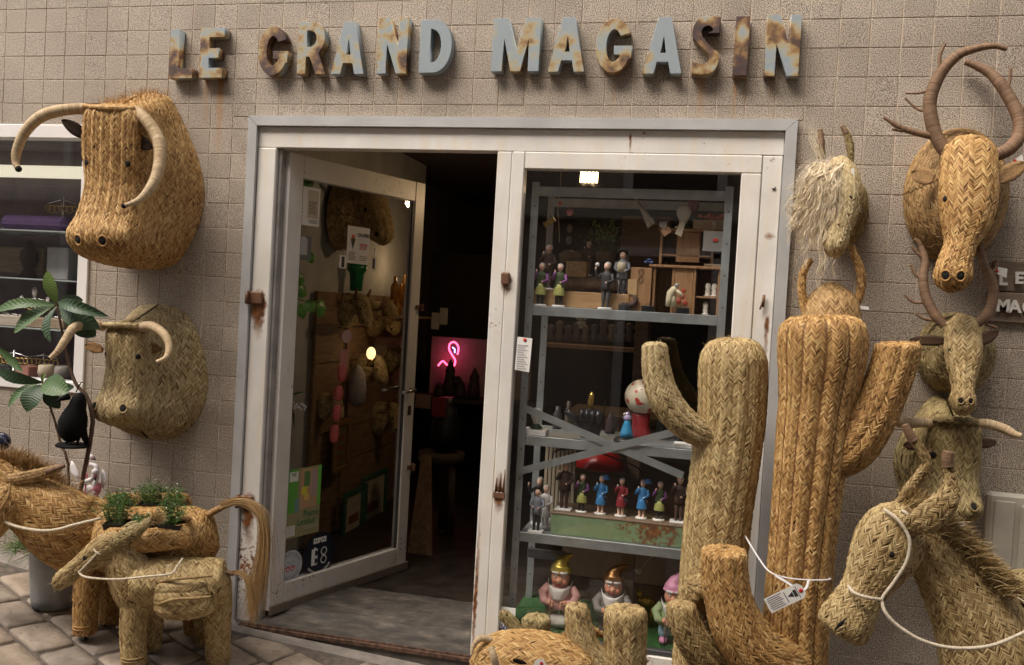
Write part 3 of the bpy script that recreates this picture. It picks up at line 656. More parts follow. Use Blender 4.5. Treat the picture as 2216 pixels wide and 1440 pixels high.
WOOL = mat_straw("cream_wool", [(0, (.48, .36, .21)), (.4, (.68, .55, .36)), (1, (.88, .78, .60))])
ROPE = mat_straw("white_rope", [(0, (.42, .34, .23)), (.4, (.60, .51, .38)), (1, (.78, .70, .56))])

def npmesh(name, V, F, tone, mat, smooth=True, fibre=None):
    """V (n,3), F (m,4) -> mesh with a per-point tone"""
    me = bpy.data.meshes.new(name); V = np.asarray(V, np.float32); F = np.asarray(F, np.int32)
    me.vertices.add(len(V)); me.vertices.foreach_set("co", V.ravel())
    me.loops.add(F.size); me.loops.foreach_set("vertex_index", F.ravel())
    me.polygons.add(len(F)); k = F.shape[1]; me.polygons.foreach_set("loop_start", np.arange(0, F.size, k, dtype=np.int32)); me.polygons.foreach_set("loop_total", np.full(len(F), k, np.int32))
    me.polygons.foreach_set("use_smooth", np.full(len(F), smooth)); me.update(calc_edges=True)
    at_ = me.attributes.new("tone", 'FLOAT', 'POINT'); at_.data.foreach_set("value", np.asarray(tone, np.float32)); me.materials.append(mat)
    if fibre is not None: a2 = me.attributes.new("fibre", 'FLOAT', 'POINT'); a2.data.foreach_set("value", np.asarray(fibre, np.float32))
    me.validate(); return me
def grid_faces(nv, nu):
    i = np.arange(nv - 1)[:, None] * nu + np.arange(nu - 1)[None]; i = i.ravel(); return np.stack([i, i + 1, i + nu + 1, i + nu], 1)
def gnormals(P):
    du = np.gradient(P, axis=1); dv = np.gradient(P, axis=0); N = np.cross(du, dv); N /= np.linalg.norm(N, axis=2, keepdims=True) + 1e-12
    c = P.mean(axis=1, keepdims=True); s = np.sum(N * (P - c)); return N if s > 0 else -N
def geval(P, u, v):
    nv, nu = P.shape[:2]; a = np.clip(v, 0, 1) * (nv - 1); b = np.clip(u, 0, 1) * (nu - 1)
    i = np.minimum(a.astype(int), nv - 2); j = np.minimum(b.astype(int), nu - 2); f = (a - i)[..., None]; g = (b - j)[..., None]
    return P[i, j] * (1 - f) * (1 - g) + P[i + 1, j] * f * (1 - g) + P[i, j + 1] * (1 - f) * g + P[i + 1, j + 1] * f * g
def weave(P, colw=.0155, pitch=.0095, closed=False, seam=4, puff=.003, lift=.0042, hole=.004, slope=1.45, fuzz=90, rng=None, tone0=.5, hmax=.03):
    """herringbone braid over the grid P (rows run along the strips); returns V, F, tone"""
    rng = rng or RNG; P = np.asarray(P, float); N = gnormals(P); nv, nu = P.shape[:2]
    rowlen = np.linalg.norm(np.diff(P, axis=1), axis=2).sum(1); n = max(3, int(round(np.percentile(rowlen, 90) / colw)))
    if closed and n % 2: n += 1
    Vs = []; Fs = []; Ts = []; off = 0
    # backing sheet, its tone kept dark to put shade into the gaps between strands
    back = P - N * .0035; Vs.append(back.reshape(-1, 3)); Fs.append(grid_faces(nv, nu)); Ts.append(np.full(nv * nu, .07)); Fb = [np.zeros(nv * nu)]; off += nv * nu
    A = np.linspace(-.5, .5, 4); Bc = np.array([-1., 0., 1.])
    kk = []; vv = []; ss = []; hw = []; sl = []
    for k in range(n):
        col = geval(P, np.full(nv, (k + .5) / n), np.linspace(0, 1, nv)); L = np.linalg.norm(np.diff(col, axis=0), axis=1); tot = L.sum(); m = max(3, int(round(tot / pitch)))
        cum = np.r_[0, np.cumsum(L)] / tot; vc = np.interp((np.arange(m) + .5 + (k % 2) * .25) / m, cum, np.linspace(0, 1, nv))
        dens = np.interp(vc, np.linspace(0, 1, nv), np.gradient(np.linspace(0, 1, nv)) / (np.gradient(cum * tot) + 1e-9))   # dv per metre
        wl = np.interp(vc, np.linspace(0, 1, nv), rowlen) / n
        keep = (rng.random(m) > hole) & (wl > .12 * colw)
        vc, dens, wl = vc[keep], dens[keep], wl[keep]
        kk.append(np.full(len(vc), k)); vv.append(vc + rng.normal(0, .16 * pitch, len(vc)) * dens); ss.append(np.full(len(vc), 1 if k % 2 else -1)); hw.append(pitch * .48 * dens * rng.uniform(.8, 1.15, len(vc))); sl.append(slope * wl * dens)
    kk, vv, ss, hw, sl = map(np.concatenate, (kk, vv, ss, hw, sl)); ns = len(kk)
    ext = rng.uniform(1.1, 1.5, ns)
    u = (kk[:, None, None] + .5 + A[None, :, None] * ext[:, None, None] + 0 * Bc) / n
    sl = sl * rng.uniform(.72, 1.22, ns)
    v = vv[:, None, None] + ss[:, None, None] * A[None, :, None] * sl[:, None, None] * ext[:, None, None] + Bc[None, None, :] * hw[:, None, None]
    if closed: u = u % 1.0
    Q = geval(P, u, v); NN = geval(N, u, v)
    h = lift * (-.35 + 1.25 * np.cos(A * 2.6))[None, :, None] * (1 - .7 * Bc ** 2)[None, None, :] * rng.uniform(.45, 1.5, ns)[:, None, None]
    if seam:
        ph = (u * n / seam) % 1.0; h = h + puff * (np.sin(np.pi * ph) - .6)
    Q = Q + NN * h[..., None]; Vs.append(Q.reshape(-1, 3))
    base = np.array([[a * 3 + b, a * 3 + b + 1, (a + 1) * 3 + b + 1, (a + 1) * 3 + b] for a in range(3) for b in range(2)])
    Fs.append((base[None] + (np.arange(ns) * 12)[:, None, None]).reshape(-1, 4) + off); off += ns * 12
    Ts.append(np.repeat(np.clip(rng.normal(tone0 + .05, .20, ns), .05, 1), 12))
    Fb.append(np.tile(np.tile(Bc, 4), ns))
    if fuzz:
        fuzz = int(fuzz * 1.8); fu, fv = rng.random(fuzz), rng.random(fuzz); p0 = geval(P, fu, fv); nn = geval(N, fu, fv); d = rng.normal(0, 1, (fuzz, 3)); d = d * .8 + nn * .6; d /= np.linalg.norm(d, axis=1, keepdims=True)
        ln = rng.uniform(.3, 1, (fuzz, 1)) * hmax; w = np.cross(d, rng.normal(0, 1, (fuzz, 3))); w /= np.linalg.norm(w, axis=1, keepdims=True); w *= .0005
        q = np.stack([p0 - w, p0 + w, p0 + d * ln * .6 + w * .8 + nn * .002, p0 + d * ln * .6 - w * .8 + nn * .002, p0 + d * ln + w * .4 - nn * ln * .15, p0 + d * ln - w * .4 - nn * ln * .15], 1)
        Vs.append(q.reshape(-1, 3)); f = np.array([[0, 1, 2, 3], [3, 2, 4, 5]]); Fs.append((f[None] + (np.arange(fuzz) * 6)[:, None, None]).reshape(-1, 4) + off); off += fuzz * 6
        Ts.append(np.repeat(rng.uniform(.4, .9, fuzz), 6)); Fb.append(np.zeros(fuzz * 6))
    return np.concatenate(Vs), np.concatenate(Fs), np.concatenate(Ts), np.concatenate(Fb)
def merge(parts):
    Vs, Fs, Ts = [], [], []; o = 0
    for v, f, t in parts: Vs.append(v); Fs.append(f + o); Ts.append(t); o += len(v)
    return np.concatenate(Vs), np.concatenate(Fs), np.concatenate(Ts)
def wobj(name, data, mat, parent=None, smooth=True):
    o = bpy.data.objects.new(name, npmesh(name, *data[:3], mat, smooth, data[3] if len(data) > 3 else None))
    if parent: B.local(o, parent)
    COL.objects.link(o); return o
def woven(name, P, mat, parent=None, **k): return wobj(name, weave(P, **k), mat, parent)

def frames(path, up):
    t = np.gradient(path, axis=0); t /= np.linalg.norm(t, axis=1, keepdims=True) + 1e-12
    up = np.asarray(up, float); x = np.cross(t, up)
    bad = np.linalg.norm(x, axis=1) < .15; x[bad] = np.cross(t[bad], np.array([1., .2, .1])); x /= np.linalg.norm(x, axis=1, keepdims=True)
    for k in range(1, len(x)):
        if np.dot(x[k], x[k - 1]) < 0: x[k] *= -1
    y = np.cross(x, t); return t, x, y
def tubeg(path, ra, rb=None, up=(0, -1, 0), nv=None, nu=41, ribs=0, rib=0.0, sq=1.0, a0=0.0):
    """tube grid: half-width ra across, rb along up; sq<1 squarer section"""
    path = np.asarray(path, float); K = len(path); ra = np.asarray(ra, float); rb = ra if rb is None else np.asarray(rb, float)
    L = np.linalg.norm(np.diff(path, axis=0), axis=1).sum(); nv = nv or max(24, int(L / .012))
    C = resample(cat(np.c_[path, ra, rb], max(400, nv * 3)), nv); C[:, 3:] = np.maximum(C[:, 3:], .0008)
    t, x, y = frames(C[:, :3], up); an = np.linspace(0, 2 * np.pi, nu) + a0; ca, sa = np.cos(an), np.sin(an)
    ca = np.sign(ca) * np.abs(ca) ** sq; sa = np.sign(sa) * np.abs(sa) ** sq
    m = 1 + (rib * (np.abs(np.cos(an * ribs / 2)) - .6) if ribs else 0 * an)
    return C[:, None, :3] + x[:, None] * (C[:, 3, None] * ca * m)[..., None] + y[:, None] * (C[:, 4, None] * sa * m)[..., None]
FWD = _R @ np.array([0, 0, -1.0])
def mpp(p): return float(np.dot(np.asarray(p) - CAM_LOC, FWD)) / FPX       # metres per photo pixel at a point
def ppath(pts):
    """[(px, py, Y, half_px)] -> world path, radii"""
    W = np.array([at(a, b_, c) for a, b_, c, *_ in pts]); return W, np.array([q[3] * mpp(w_) for q, w_ in zip(pts, W)])
def ptube(pts, ratio=1.0, **k): W, r = ppath(pts); return tubeg(W, r, r * ratio, **k)
def rounded(pts):
    """close both ends of a [(px,py,Y,hw)] path with small rounding rows"""
    return pts
def project(P):
    L = (np.asarray(P).reshape(-1, 3) - CAM_LOC) @ _R; z = -L[:, 2]; return np.c_[1108 + FPX * L[:, 0] / z, 720 - FPX * L[:, 1] / z, z]
def surf_at(P, px, py):
    """grid index of the surface point nearest the camera that shows at a pixel"""
    q = project(P); d = np.hypot(q[:, 0] - px, q[:, 1] - py); k = np.where(d < d.min() + 9)[0]; k = k[np.argmin(q[k, 2] + d[k] * .001)]
    return divmod(k, P.shape[1])
def rope(name, path, r, mat, parent=None, wraps=None, n=10, taper=None, twist=True):
    """twine-wrapped or twisted cord"""
    path = np.asarray(path, float); L = np.linalg.norm(np.diff(path, axis=0), axis=1).sum(); pit = max(.0042, float(np.max(r)) * .3) if wraps is None else wraps
    nv = int(max(12, L / pit * 3)); C = cat(path, nv); C = resample(C, nv); rr = cat(np.asarray(r if hasattr(r, '__len__') else [r, r], float)[:, None], nv)[:, 0]
    t, x, y = frames(C, (0.13, -1, .21)); an = np.linspace(0, 2 * np.pi, n + 1)[:-1]
    ph = (np.arange(nv)[:, None] / 3.0 + an[None] / (2 * np.pi)) * 2 * np.pi
    m = 1 + .045 * np.cos(ph) + RNG.normal(0, .012, (nv, 1))
    P = C[:, None] + x[:, None] * (rr[:, None] * np.cos(an)[None] * m)[..., None] + y[:, None] * (rr[:, None] * np.sin(an)[None] * m)[..., None]
    P = np.concatenate([P, P[:, :1]], 1); P[0] = C[0]; P[-1] = C[-1]
    tone = np.repeat(np.clip(np.repeat(RNG.normal(.5, .10, nv // 3 + 1), 3)[:nv], .1, .95), n + 1) + .22 * np.tile(np.r_[np.cos(an), 1] * 0, nv)
    tone = tone - .18 * (np.concatenate([np.cos(ph), np.cos(ph)[:, :1]], 1).ravel() < -.5)
    data = (P.reshape(-1, 3), grid_faces(nv, n + 1), tone)
    return data if name is None else wobj(name, data, mat, parent)
def hair(roots, dirs, length, droop=.5, width=.0011, seg=6, jit=.25, curl=0.0, rng=None, tone0=.55, gdir=(0, 0, -1)):
    rng = rng or RNG; roots = np.asarray(roots, float); n = len(roots); d = np.asarray(dirs, float) + rng.normal(0, jit, (n, 3)); d /= np.linalg.norm(d, axis=1, keepdims=True)
    L = length * rng.uniform(.65, 1.1, n); s = np.linspace(0, 1, seg + 1); G = np.asarray(gdir, float)
    side = np.cross(d, rng.normal(0, 1, (n, 3))); side /= np.linalg.norm(side, axis=1, keepdims=True)
    C = roots[:, None] + d[:, None] * (L[:, None] * s[None])[..., None] + G[None, None] * (L[:, None] * droop * s[None] ** 2)[..., None]
    if curl:
        ph = rng.uniform(0, 6.28, n)[:, None] + s[None] * 19; C = C + side[:, None] * (np.sin(ph) * curl * s[None] ** .5)[..., None]
    w = np.cross(d, side); wd = width * (1 - .75 * s)
    P = np.stack([C - w[:, None] * wd[None, :, None], C + w[:, None] * wd[None, :, None]], 2).reshape(n, -1, 3)
    f = np.array([[2 * k, 2 * k + 1, 2 * k + 3, 2 * k + 2] for k in range(seg)]); m = 2 * (seg + 1)
    return P.reshape(-1, 3), (f[None] + (np.arange(n) * m)[:, None, None]).reshape(-1, 4), np.repeat(np.clip(rng.normal(tone0, .18, n), .05, 1), m)

def ushell(rows, cx, nv=90, nu=61, yaw=0.0, z0=0.0, sc=(1, 1, 1)):
    """head hung on the wall: each row (wb, zb, ws, ys, zs, wf, yf, zf, yc, zc) is a U from the wall round the face and back"""
    K = resample(cat(np.asarray(rows, float), nv * 4), nv); out = []
    for wb, zb, ws, ys, zs, wf, yf, zf, yc, zc in K:
        h = [(wb, -.002, zb), (ws, ys, zs), (wf, yf, zf), (wf * .55, yf + (yc - yf) * .8, zf + (zc - zf) * .7), (0, yc, zc)]
        pts = h + [(-x, y, z) for x, y, z in reversed(h[:-1])]; out.append(resample(cat(pts, 90), nu))
    P = np.array(out)[:, ::-1] * np.array(sc); ca, sa = math.cos(yaw), math.sin(yaw)
    X = P[..., 0] * ca + P[..., 1] * sa; Y = -P[..., 1] * ca + P[..., 0] * sa
    return np.stack([X + cx, Y, P[..., 2] + z0], -1)
BULL = [(.006, .86, .006, .13, .835, .006, .28, .745, .30, .742), (.055, .85, .07, .13, .81, .085, .315, .738, .345, .735), (.10, .79, .12, .14, .75, .135, .335, .705, .375, .705), (.165, .68, .165, .15, .64, .150, .338, .63, .380, .63), (.235, .54, .20, .16, .52, .150, .332, .51, .374, .51),
        (.272, .40, .203, .17, .385, .138, .325, .375, .372, .375), (.262, .27, .20, .18, .255, .148, .352, .24, .402, .235), (.215, .15, .195, .20, .14, .165, .395, .135, .447, .13), (.15, .055, .165, .20, .05, .135, .365, .055, .41, .05), (.085, .015, .09, .16, .012, .07, .28, .015, .31, .012), (.02, .005, .02, .12, .0, .02, .2, .005, .21, .0)]
BULL2 = [(.006, .86, .006, .13, .80, .006, .27, .735, .30, .732), (.12, .835, .08, .12, .77, .075, .30, .73, .335, .725), (.205, .74, .125, .14, .69, .102, .315, .68, .365, .675), (.262, .60, .145, .155, .58, .105, .315, .58, .365, .575), (.296, .45, .150, .16, .45, .098, .315, .46, .37, .455),
        (.300, .32, .155, .165, .33, .100, .335, .34, .395, .33), (.270, .19, .165, .17, .21, .118, .385, .235, .45, .225), (.215, .09, .15, .16, .12, .105, .375, .165, .43, .155), (.145, .025, .11, .13, .06, .070, .31, .125, .355, .12), (.07, .0, .055, .10, .03, .04, .2, .095, .21, .09), (.015, -.004, .012, .06, .01, .01, .12, .06, .12, .06)]
def hole_at(P, ij, r, name, parent, deep=.55, rim=None, mirror=False):
    i, j = ij
    if mirror: j = P.shape[1] - 1 - j
    N = gnormals(P)[i, j]; c = P[i, j] + N * .001; q = Vector(N).to_track_quat('Z', 'Y').to_matrix()
    b_ = B(); b_.ball(c, r, 12, 8, (1, 1.15, .45), q); o = b_.obj(name, DARK, parent)
    if rim:
        rp = [c + np.array(q @ Vector((math.cos(t) * r * 1.12, math.sin(t) * r * 1.28, .003))) for t in np.linspace(0, 6.283, 14)]
        rope("rim", rp, r * .28, rim, o, n=6)
def fringe_on(P, i0, i1, j0, j1, n, length, droop, mat, parent, name="fringe", out=1.0, **k):
    N = gnormals(P); ii = RNG.integers(i0, i1 + 1, n); jj = RNG.integers(j0, j1 + 1, n)
    return setk(wobj(name, hair(P[ii, jj], N[ii, jj] * out + np.array([0, 0, .15]), length, droop, **k), mat, parent, False), 'stuff')

# ================================================================== HEADS ON THE LEFT WALL
def twine_horn(name, pts, radii, mat, parent, tipmat=None):
    W = np.array([at(*p) for p in pts]); o = rope(name, W, radii, mat, parent, wraps=.0040, n=12)
    if tipmat:
        q = B(); q.ball(W[-1], radii[-1] * 1.25, 8, 6); q.obj("tip", tipmat, o)
    return o
EARC = M("dark_ear_felt", (.022, .014, .010), .95, 0, .3, 60, .3, 200, .05); EARB = M("brown_ear_fibre", (.20, .11, .05), .9, 0, .35, 90, .6, 300, .1)
def leaf_ear(name, root, tip, w, mat, parent, thick=.008, up=(0, -1, 0), cup=.3):
    """cupped leaf-shaped ear"""
    root, tip = Vector(root), Vector(tip); t = (tip - root); x = t.cross(Vector(up)).normalized(); n = x.cross(t).normalized(); q = B(); vs = []; K = 9
    for side in (0, 1):
        for k in range(K):
            s = k / (K - 1); ww = w * (math.sin(math.pi * (s * .82 + .14)) ** .8) * (1 if k < K - 1 else .12)
            for j in range(5):
                a = (j - 2) / 2; vs.append(root + t * s + x * (a * ww) + n * (-cup * w * (1 - a * a) + (thick if side else 0) * (1 - .5 * abs(a))))
    m = 5; f = [(k * m + j, k * m + j + 1, (k + 1) * m + j + 1, (k + 1) * m + j) for k in range(K - 1) for j in range(m - 1)]
    o2 = K * m; f2 = [tuple(reversed([i + o2 for i in a])) for a in f]
    rim = [k * m for k in range(K)] + [(K - 1) * m + j for j in range(1, m)] + [k * m + m - 1 for k in range(K - 2, -1, -1)] + [j for j in range(m - 2, 0, -1)]
    f3 = [(rim[i], rim[(i + 1) % len(rim)], rim[(i + 1) % len(rim)] + o2, rim[i] + o2) for i in range(len(rim))]
    q.add(vs, f + f2 + f3, True); return q.obj(name, mat, parent)
# ---- large golden bull
P = ushell(BULL, -1.79, nv=110, nu=75, z0=1.677)
bl = empty("straw_bull_trophy", (-1.79, 0, 2.1), "large golden braided straw bull head with long cream horns", "animal head")
woven("head", P, GOLDEN, bl, colw=0.0145, pitch=0.0095, seam=4, puff=.005, fuzz=260)
ij = surf_at(P, 278, 357); hole_at(P, ij, .0125, "eye", bl); hole_at(P, ij, .0125, "eye", bl, mirror=True)
ij = surf_at(P, 224, 521); hole_at(P, ij, .018, "nostril", bl, rim=GOLDEN); hole_at(P, ij, .018, "nostril", bl, rim=GOLDEN, mirror=True)
twine_horn("horn", [(188, 236, -.31), (140, 238, -.36), (90, 252, -.40), (55, 285, -.42), (37, 325, -.43), (34, 352, -.44), (40, 366, -.45)], [.026, .026, .027, .025, .023, .020, .012], CREAM, bl, DARK)
twine_horn("horn", [(294, 240, -.31), (318, 262, -.34), (342, 300, -.37), (346, 345, -.41), (335, 390, -.46), (305, 430, -.51), (268, 446, -.55)], [.026, .027, .028, .026, .024, .018, .009], CREAM, bl, DARK)
leaf_ear("ear", at(188, 296, -.30), at(134, 260, -.28), .030, EARC, bl); leaf_ear("ear", at(291, 298, -.33), at(330, 322, -.33), .030, EARC, bl)
k = np.array([at(185, 232, -.33), at(235, 236, -.37), at(292, 237, -.335)]); W = cat(k, 30); woven("brow_band", tubeg(W, np.full(30, .02), np.full(30, .013), up=(0, 0, 1), nv=40, nu=17), GOLDEN, bl, colw=0.0122, pitch=0.0085, seam=0, fuzz=20, closed=True)
fringe_on(P, 0, 7, 0, 74, 420, .045, .1, GOLDEN, bl, "top_fringe")
q = cat(np.array([at(287, 262, -.368), at(282, 330, -.345), at(272, 395, -.35), at(262, 445, -.38)]), 30); rope("seam", q, .0045, GOLDEN, bl)
# ---- small olive bull below it
P = ushell(BULL2, -1.735, nv=95, nu=71, z0=.842, sc=(.95, .80, .775))
bl = empty("straw_bull_trophy", (-1.735, 0, 1.2), "smaller pale green straw bull head with short curved horns", "animal head")
woven("head", P, PALE, bl, colw=0.0174, pitch=0.0095, seam=4, puff=.004, fuzz=160, tone0=.46)
ij = surf_at(P, 302, 774); hole_at(P, ij, .0115, "eye", bl); hole_at(P, ij, .0115, "eye", bl, mirror=True)
ij = surf_at(P, 271, 881); hole_at(P, ij, .016, "nostril", bl, rim=PALE); hole_at(P, ij, .016, "nostril", bl, rim=PALE, mirror=True)
twine_horn("horn", [(225, 707, -.26), (190, 703, -.35), (160, 710, -.43), (142, 735, -.47), (125, 760, -.50), (108, 776, -.52)], [.0215, .022, .021, .019, .016, .010], CREAM, bl)
twine_horn("horn", [(296, 711, -.25), (325, 706, -.28), (353, 722, -.31), (366, 748, -.33), (360, 773, -.36), (338, 784, -.38)], [.022, .0225, .021, .019, .015, .008], CREAM, bl)
leaf_ear("ear", at(222, 757, -.2), at(184, 748, -.17), .026, EARB, bl); leaf_ear("ear", at(312, 752, -.22), at(352, 757, -.19), .024, EARB, bl)
W = cat(np.array([at(222, 704, -.275), at(260, 704, -.30), at(300, 707, -.275)]), 30); woven("brow_band", tubeg(W, np.full(30, .016), np.full(30, .012), up=(0, 0, 1), nv=36, nu=17), PALE, bl, colw=0.0106, pitch=0.0085, seam=0, fuzz=10, closed=True)

# ================================================================== HEADS ON THE RIGHT WALL
def neck_dome(c0, r0, c1, r1, c2, r2, mat, parent, **k):
    path = np.array([(c0[0], .0, c0[1]), (c0[0] * .75 + c1[0] * .25, -.03, c0[1] * .75 + c1[2] * .25), c1, c2, (c2[0], c2[1] - .015, c2[2])], float)
    ra = [r0[0], r0[0] * 1.0, r1[0], r2[0], r2[0] * .4]; rb = [r0[1], r0[1] * 1.0, r1[1], r2[1], r2[1] * .4]
    Pn = tubeg(path, ra, rb, up=(0, 0, 1), nv=40, nu=81); return Pn, woven("neck", np.transpose(Pn, (1, 0, 2)), mat, parent, **k)
# ---- big stag with tall wrapped antlers
st = empty("straw_stag_trophy", (1.84, 0, 2.1), "golden straw stag head with tall brown wrapped antlers", "animal head")
neck_dome((1.855, 2.135), (.185, .265), (1.85, -.12, 2.14), (.165, .235), (1.835, -.24, 2.17), (.075, .10), TAWNY, st, colw=0.0182, pitch=0.0095, fuzz=150, tone0=.48)
P = tubeg([at(2094, 316, -.22), at(2096, 330, -.25), at(2096, 375, -.29), at(2095, 430, -.31), at(2090, 480, -.335), at(2078, 530, -.36), at(2066, 570, -.38), at(2062, 598, -.385), at(2062, 616, -.375), at(2062, 624, -.36)],
          [.03, .085, .094, .096, .082, .052, .056, .063, .045, .004], [.03, .075, .082, .085, .075, .052, .052, .055, .042, .004], nu=49, a0=1.57, sq=.85)
woven("face", P, GOLDEN, st, colw=0.0171, pitch=0.0095, closed=True, seam=4, puff=.003, fuzz=60, tone0=.52)
for px, py, r in ((2042, 594, .0145), (2074, 598, .0145)): hole_at(P, surf_at(P, px, py), r, "nostril", st, rim=GOLDEN)
hole_at(P, surf_at(P, 2038, 427), .010, "eye", st)
def antler(parent, main, radii, tines):
    o = rope("antler", np.array([at(*p) for p in main]), radii, BROWN, parent, wraps=.0048, n=12)
    for pts, r in tines: rope("tine", np.array([at(*p) for p in pts]), r, BROWN, o, wraps=.006, n=8)
antler(st, [(2048, 332, -.23), (2024, 290, -.22), (2012, 225, -.21), (2032, 165, -.20), (2070, 122, -.20), (2110, 106, -.20), (2150, 100, -.2), (2180, 107, -.2)], [.024, .025, .025, .024, .022, .018, .013, .009],
       [([(2020, 296, -.22), (1985, 288, -.22), (1950, 277, -.22), (1912, 254, -.22)], [.014, .013, .011, .006]), ([(1955, 284, -.22), (1930, 279, -.22)], [.008, .005]), ([(2010, 242, -.21), (1985, 236, -.2), (1958, 212, -.2)], [.006, .005, .004]),
        ([(2014, 196, -.21), (1985, 202, -.2), (1958, 202, -.2)], [.006, .005, .004]), ([(2034, 145, -.2), (2034, 120, -.2), (2046, 94, -.2)], [.008, .007, .005]), ([(2115, 106, -.2), (2138, 92, -.2)], [.009, .005])])
antler(st, [(2142, 340, -.22), (2180, 325, -.20), (2205, 295, -.18), (2205, 255, -.15), (2180, 205, -.11), (2150, 165, -.07), (2118, 145, -.05), (2088, 134, -.04)], [.024, .025, .025, .024, .023, .022, .018, .013],
       [([(2175, 195, -.11), (2184, 178, -.10), (2188, 146, -.10)], [.008, .007, .006]), ([(2203, 243, -.15), (2216, 232, -.15), (2230, 205, -.15)], [.007, .006, .005])])
leaf_ear("ear", at(2022, 388, -.24), at(1972, 374, -.22), .033, M("tan_ear_twine", (.30, .18, .08), .9, 0, .3, 120, .6, 350), st, .012); leaf_ear("ear", at(2155, 392, -.24), at(2222, 352, -.22), .033, M("tan_ear_twine", (.3, .18, .08)), st, .012)
W = cat(np.array([at(2048, 336, -.25), at(2095, 325, -.30), at(2150, 342, -.25)]), 30); woven("brow_band", tubeg(W, np.full(30, .018), np.full(30, .014), up=(0, 0, 1), nv=36, nu=17), TAWNY, st, colw=0.0114, pitch=0.0095, seam=0, fuzz=30, closed=True)
# ---- green deer
de = empty("straw_deer_trophy", (1.89, 0, 1.5), "pale green straw deer head with curved brown antlers, below the stag", "animal head")
neck_dome((1.89, 1.505), (.135, .16), (1.89, -.11, 1.51), (.125, .145), (1.87, -.2, 1.545), (.05, .065), OLIVE, de, colw=0.0162, pitch=0.0095, fuzz=60)
P = tubeg([at(2082, 697, -.20), at(2082, 708, -.24), at(2084, 740, -.27), at(2085, 775, -.29), at(2084, 815, -.315), at(2084, 845, -.33), at(2083, 868, -.335), at(2083, 884, -.33), at(2083, 893, -.31)],
          [.02, .052, .06, .058, .042, .035, .042, .034, .003], [.02, .05, .055, .055, .042, .036, .04, .034, .003], nu=41, a0=1.57, sq=.85)
woven("face", P, GREEN, de, colw=0.0148, pitch=0.0095, closed=True, seam=4, fuzz=30, tone0=.62)
for px, py in ((2078, 871), (2100, 873)): hole_at(P, surf_at(P, px, py), .0095, "nostril", de, rim=GREEN)
hole_at(P, surf_at(P, 2050, 754), .0075, "eye", de)
antler(de, [(2045, 706, -.21), (2022, 680, -.2), (2003, 640, -.18), (1998, 600, -.17), (2002, 565, -.16), (1990, 530, -.15), (1978, 518, -.15)], [.018, .019, .019, .018, .016, .013, .010],
       [([(2022, 694, -.2), (2000, 690, -.2), (1980, 678, -.2)], [.006, .006, .005]), ([(1998, 655, -.18), (1976, 654, -.18), (1957, 638, -.18)], [.006, .006, .005]), ([(1998, 605, -.17), (1982, 596, -.17), (1970, 572, -.17)], [.006, .006, .005]), ([(1998, 560, -.16), (1982, 545, -.16), (1972, 533, -.16)], [.007, .006, .005])])
antler(de, [(2108, 704, -.21), (2135, 682, -.2), (2149, 645, -.18), (2146, 608, -.17), (2130, 575, -.16), (2122, 540, -.15), (2124, 510, -.15)], [.018, .019, .019, .018, .016, .014, .011],
       [([(2132, 702, -.2), (2146, 706, -.2), (2158, 710, -.2)], [.006, .006, .005]), ([(2144, 590, -.17), (2156, 580, -.16), (2158, 560, -.16)], [.006, .006, .005]), ([(2128, 545, -.15), (2142, 535, -.15), (2157, 520, -.15)], [.005, .004, .003])])
leaf_ear("ear", at(2046, 738, -.22), at(1966, 736, -.22), .021, BROWN, de, .010); leaf_ear("ear", at(2112, 742, -.22), at(2160, 718, -.2), .024, BROWN, de, .010)
W = cat(np.array([at(2050, 705, -.235), at(2082, 700, -.27), at(2112, 705, -.235)]), 20); woven("brow_band", tubeg(W, np.full(20, .011), np.full(20, .010), up=(0, 0, 1), nv=24, nu=13), GREEN, de, colw=0.0083, pitch=0.0095, seam=0, fuzz=8, closed=True)
# ---- olive bull lowest on the right
P = ushell(BULL, 1.862, nv=80, nu=57, z0=.86, sc=(.60, .74, .545))
b3 = empty("straw_bull_trophy", (1.86, 0, 1.1), "dark olive straw bull head with wide cream horns above the horse", "animal head")
woven("head", P, OLIVE, b3, colw=0.0162, pitch=0.0095, seam=3, fuzz=70, tone0=.68)
hole_at(P, surf_at(P, 2010, 985), .0115, "eye", b3); ij = surf_at(P, 2105, 1097); hole_at(P, ij, .0135, "nostril", b3, rim=OLIVE)
twine_horn("horn", [(2020, 916, -.25), (1985, 915, -.27), (1955, 916, -.28), (1938, 913, -.29)], [.017, .019, .021, .015], CREAM, b3); twine_horn("horn", [(2112, 917, -.25), (2140, 918, -.25), (2172, 928, -.26), (2195, 940, -.27), (2212, 943, -.28)], [.017, .018, .018, .017, .009], CREAM, b3)
leaf_ear("ear", at(1998, 962, -.18), at(1954, 964, -.15), .022, BROWN, b3); leaf_ear("ear", at(2112, 960, -.2), at(2156, 958, -.17), .020, BROWN, b3)
W = cat(np.array([at(2020, 912, -.26), at(2066, 910, -.29), at(2115, 915, -.26)]), 20); woven("brow_band", tubeg(W, np.full(20, .014), np.full(20, .012), up=(0, 0, 1), nv=30, nu=13), OLIVE, b3, colw=0.0091, pitch=0.0085, seam=0, fuzz=8, closed=True)
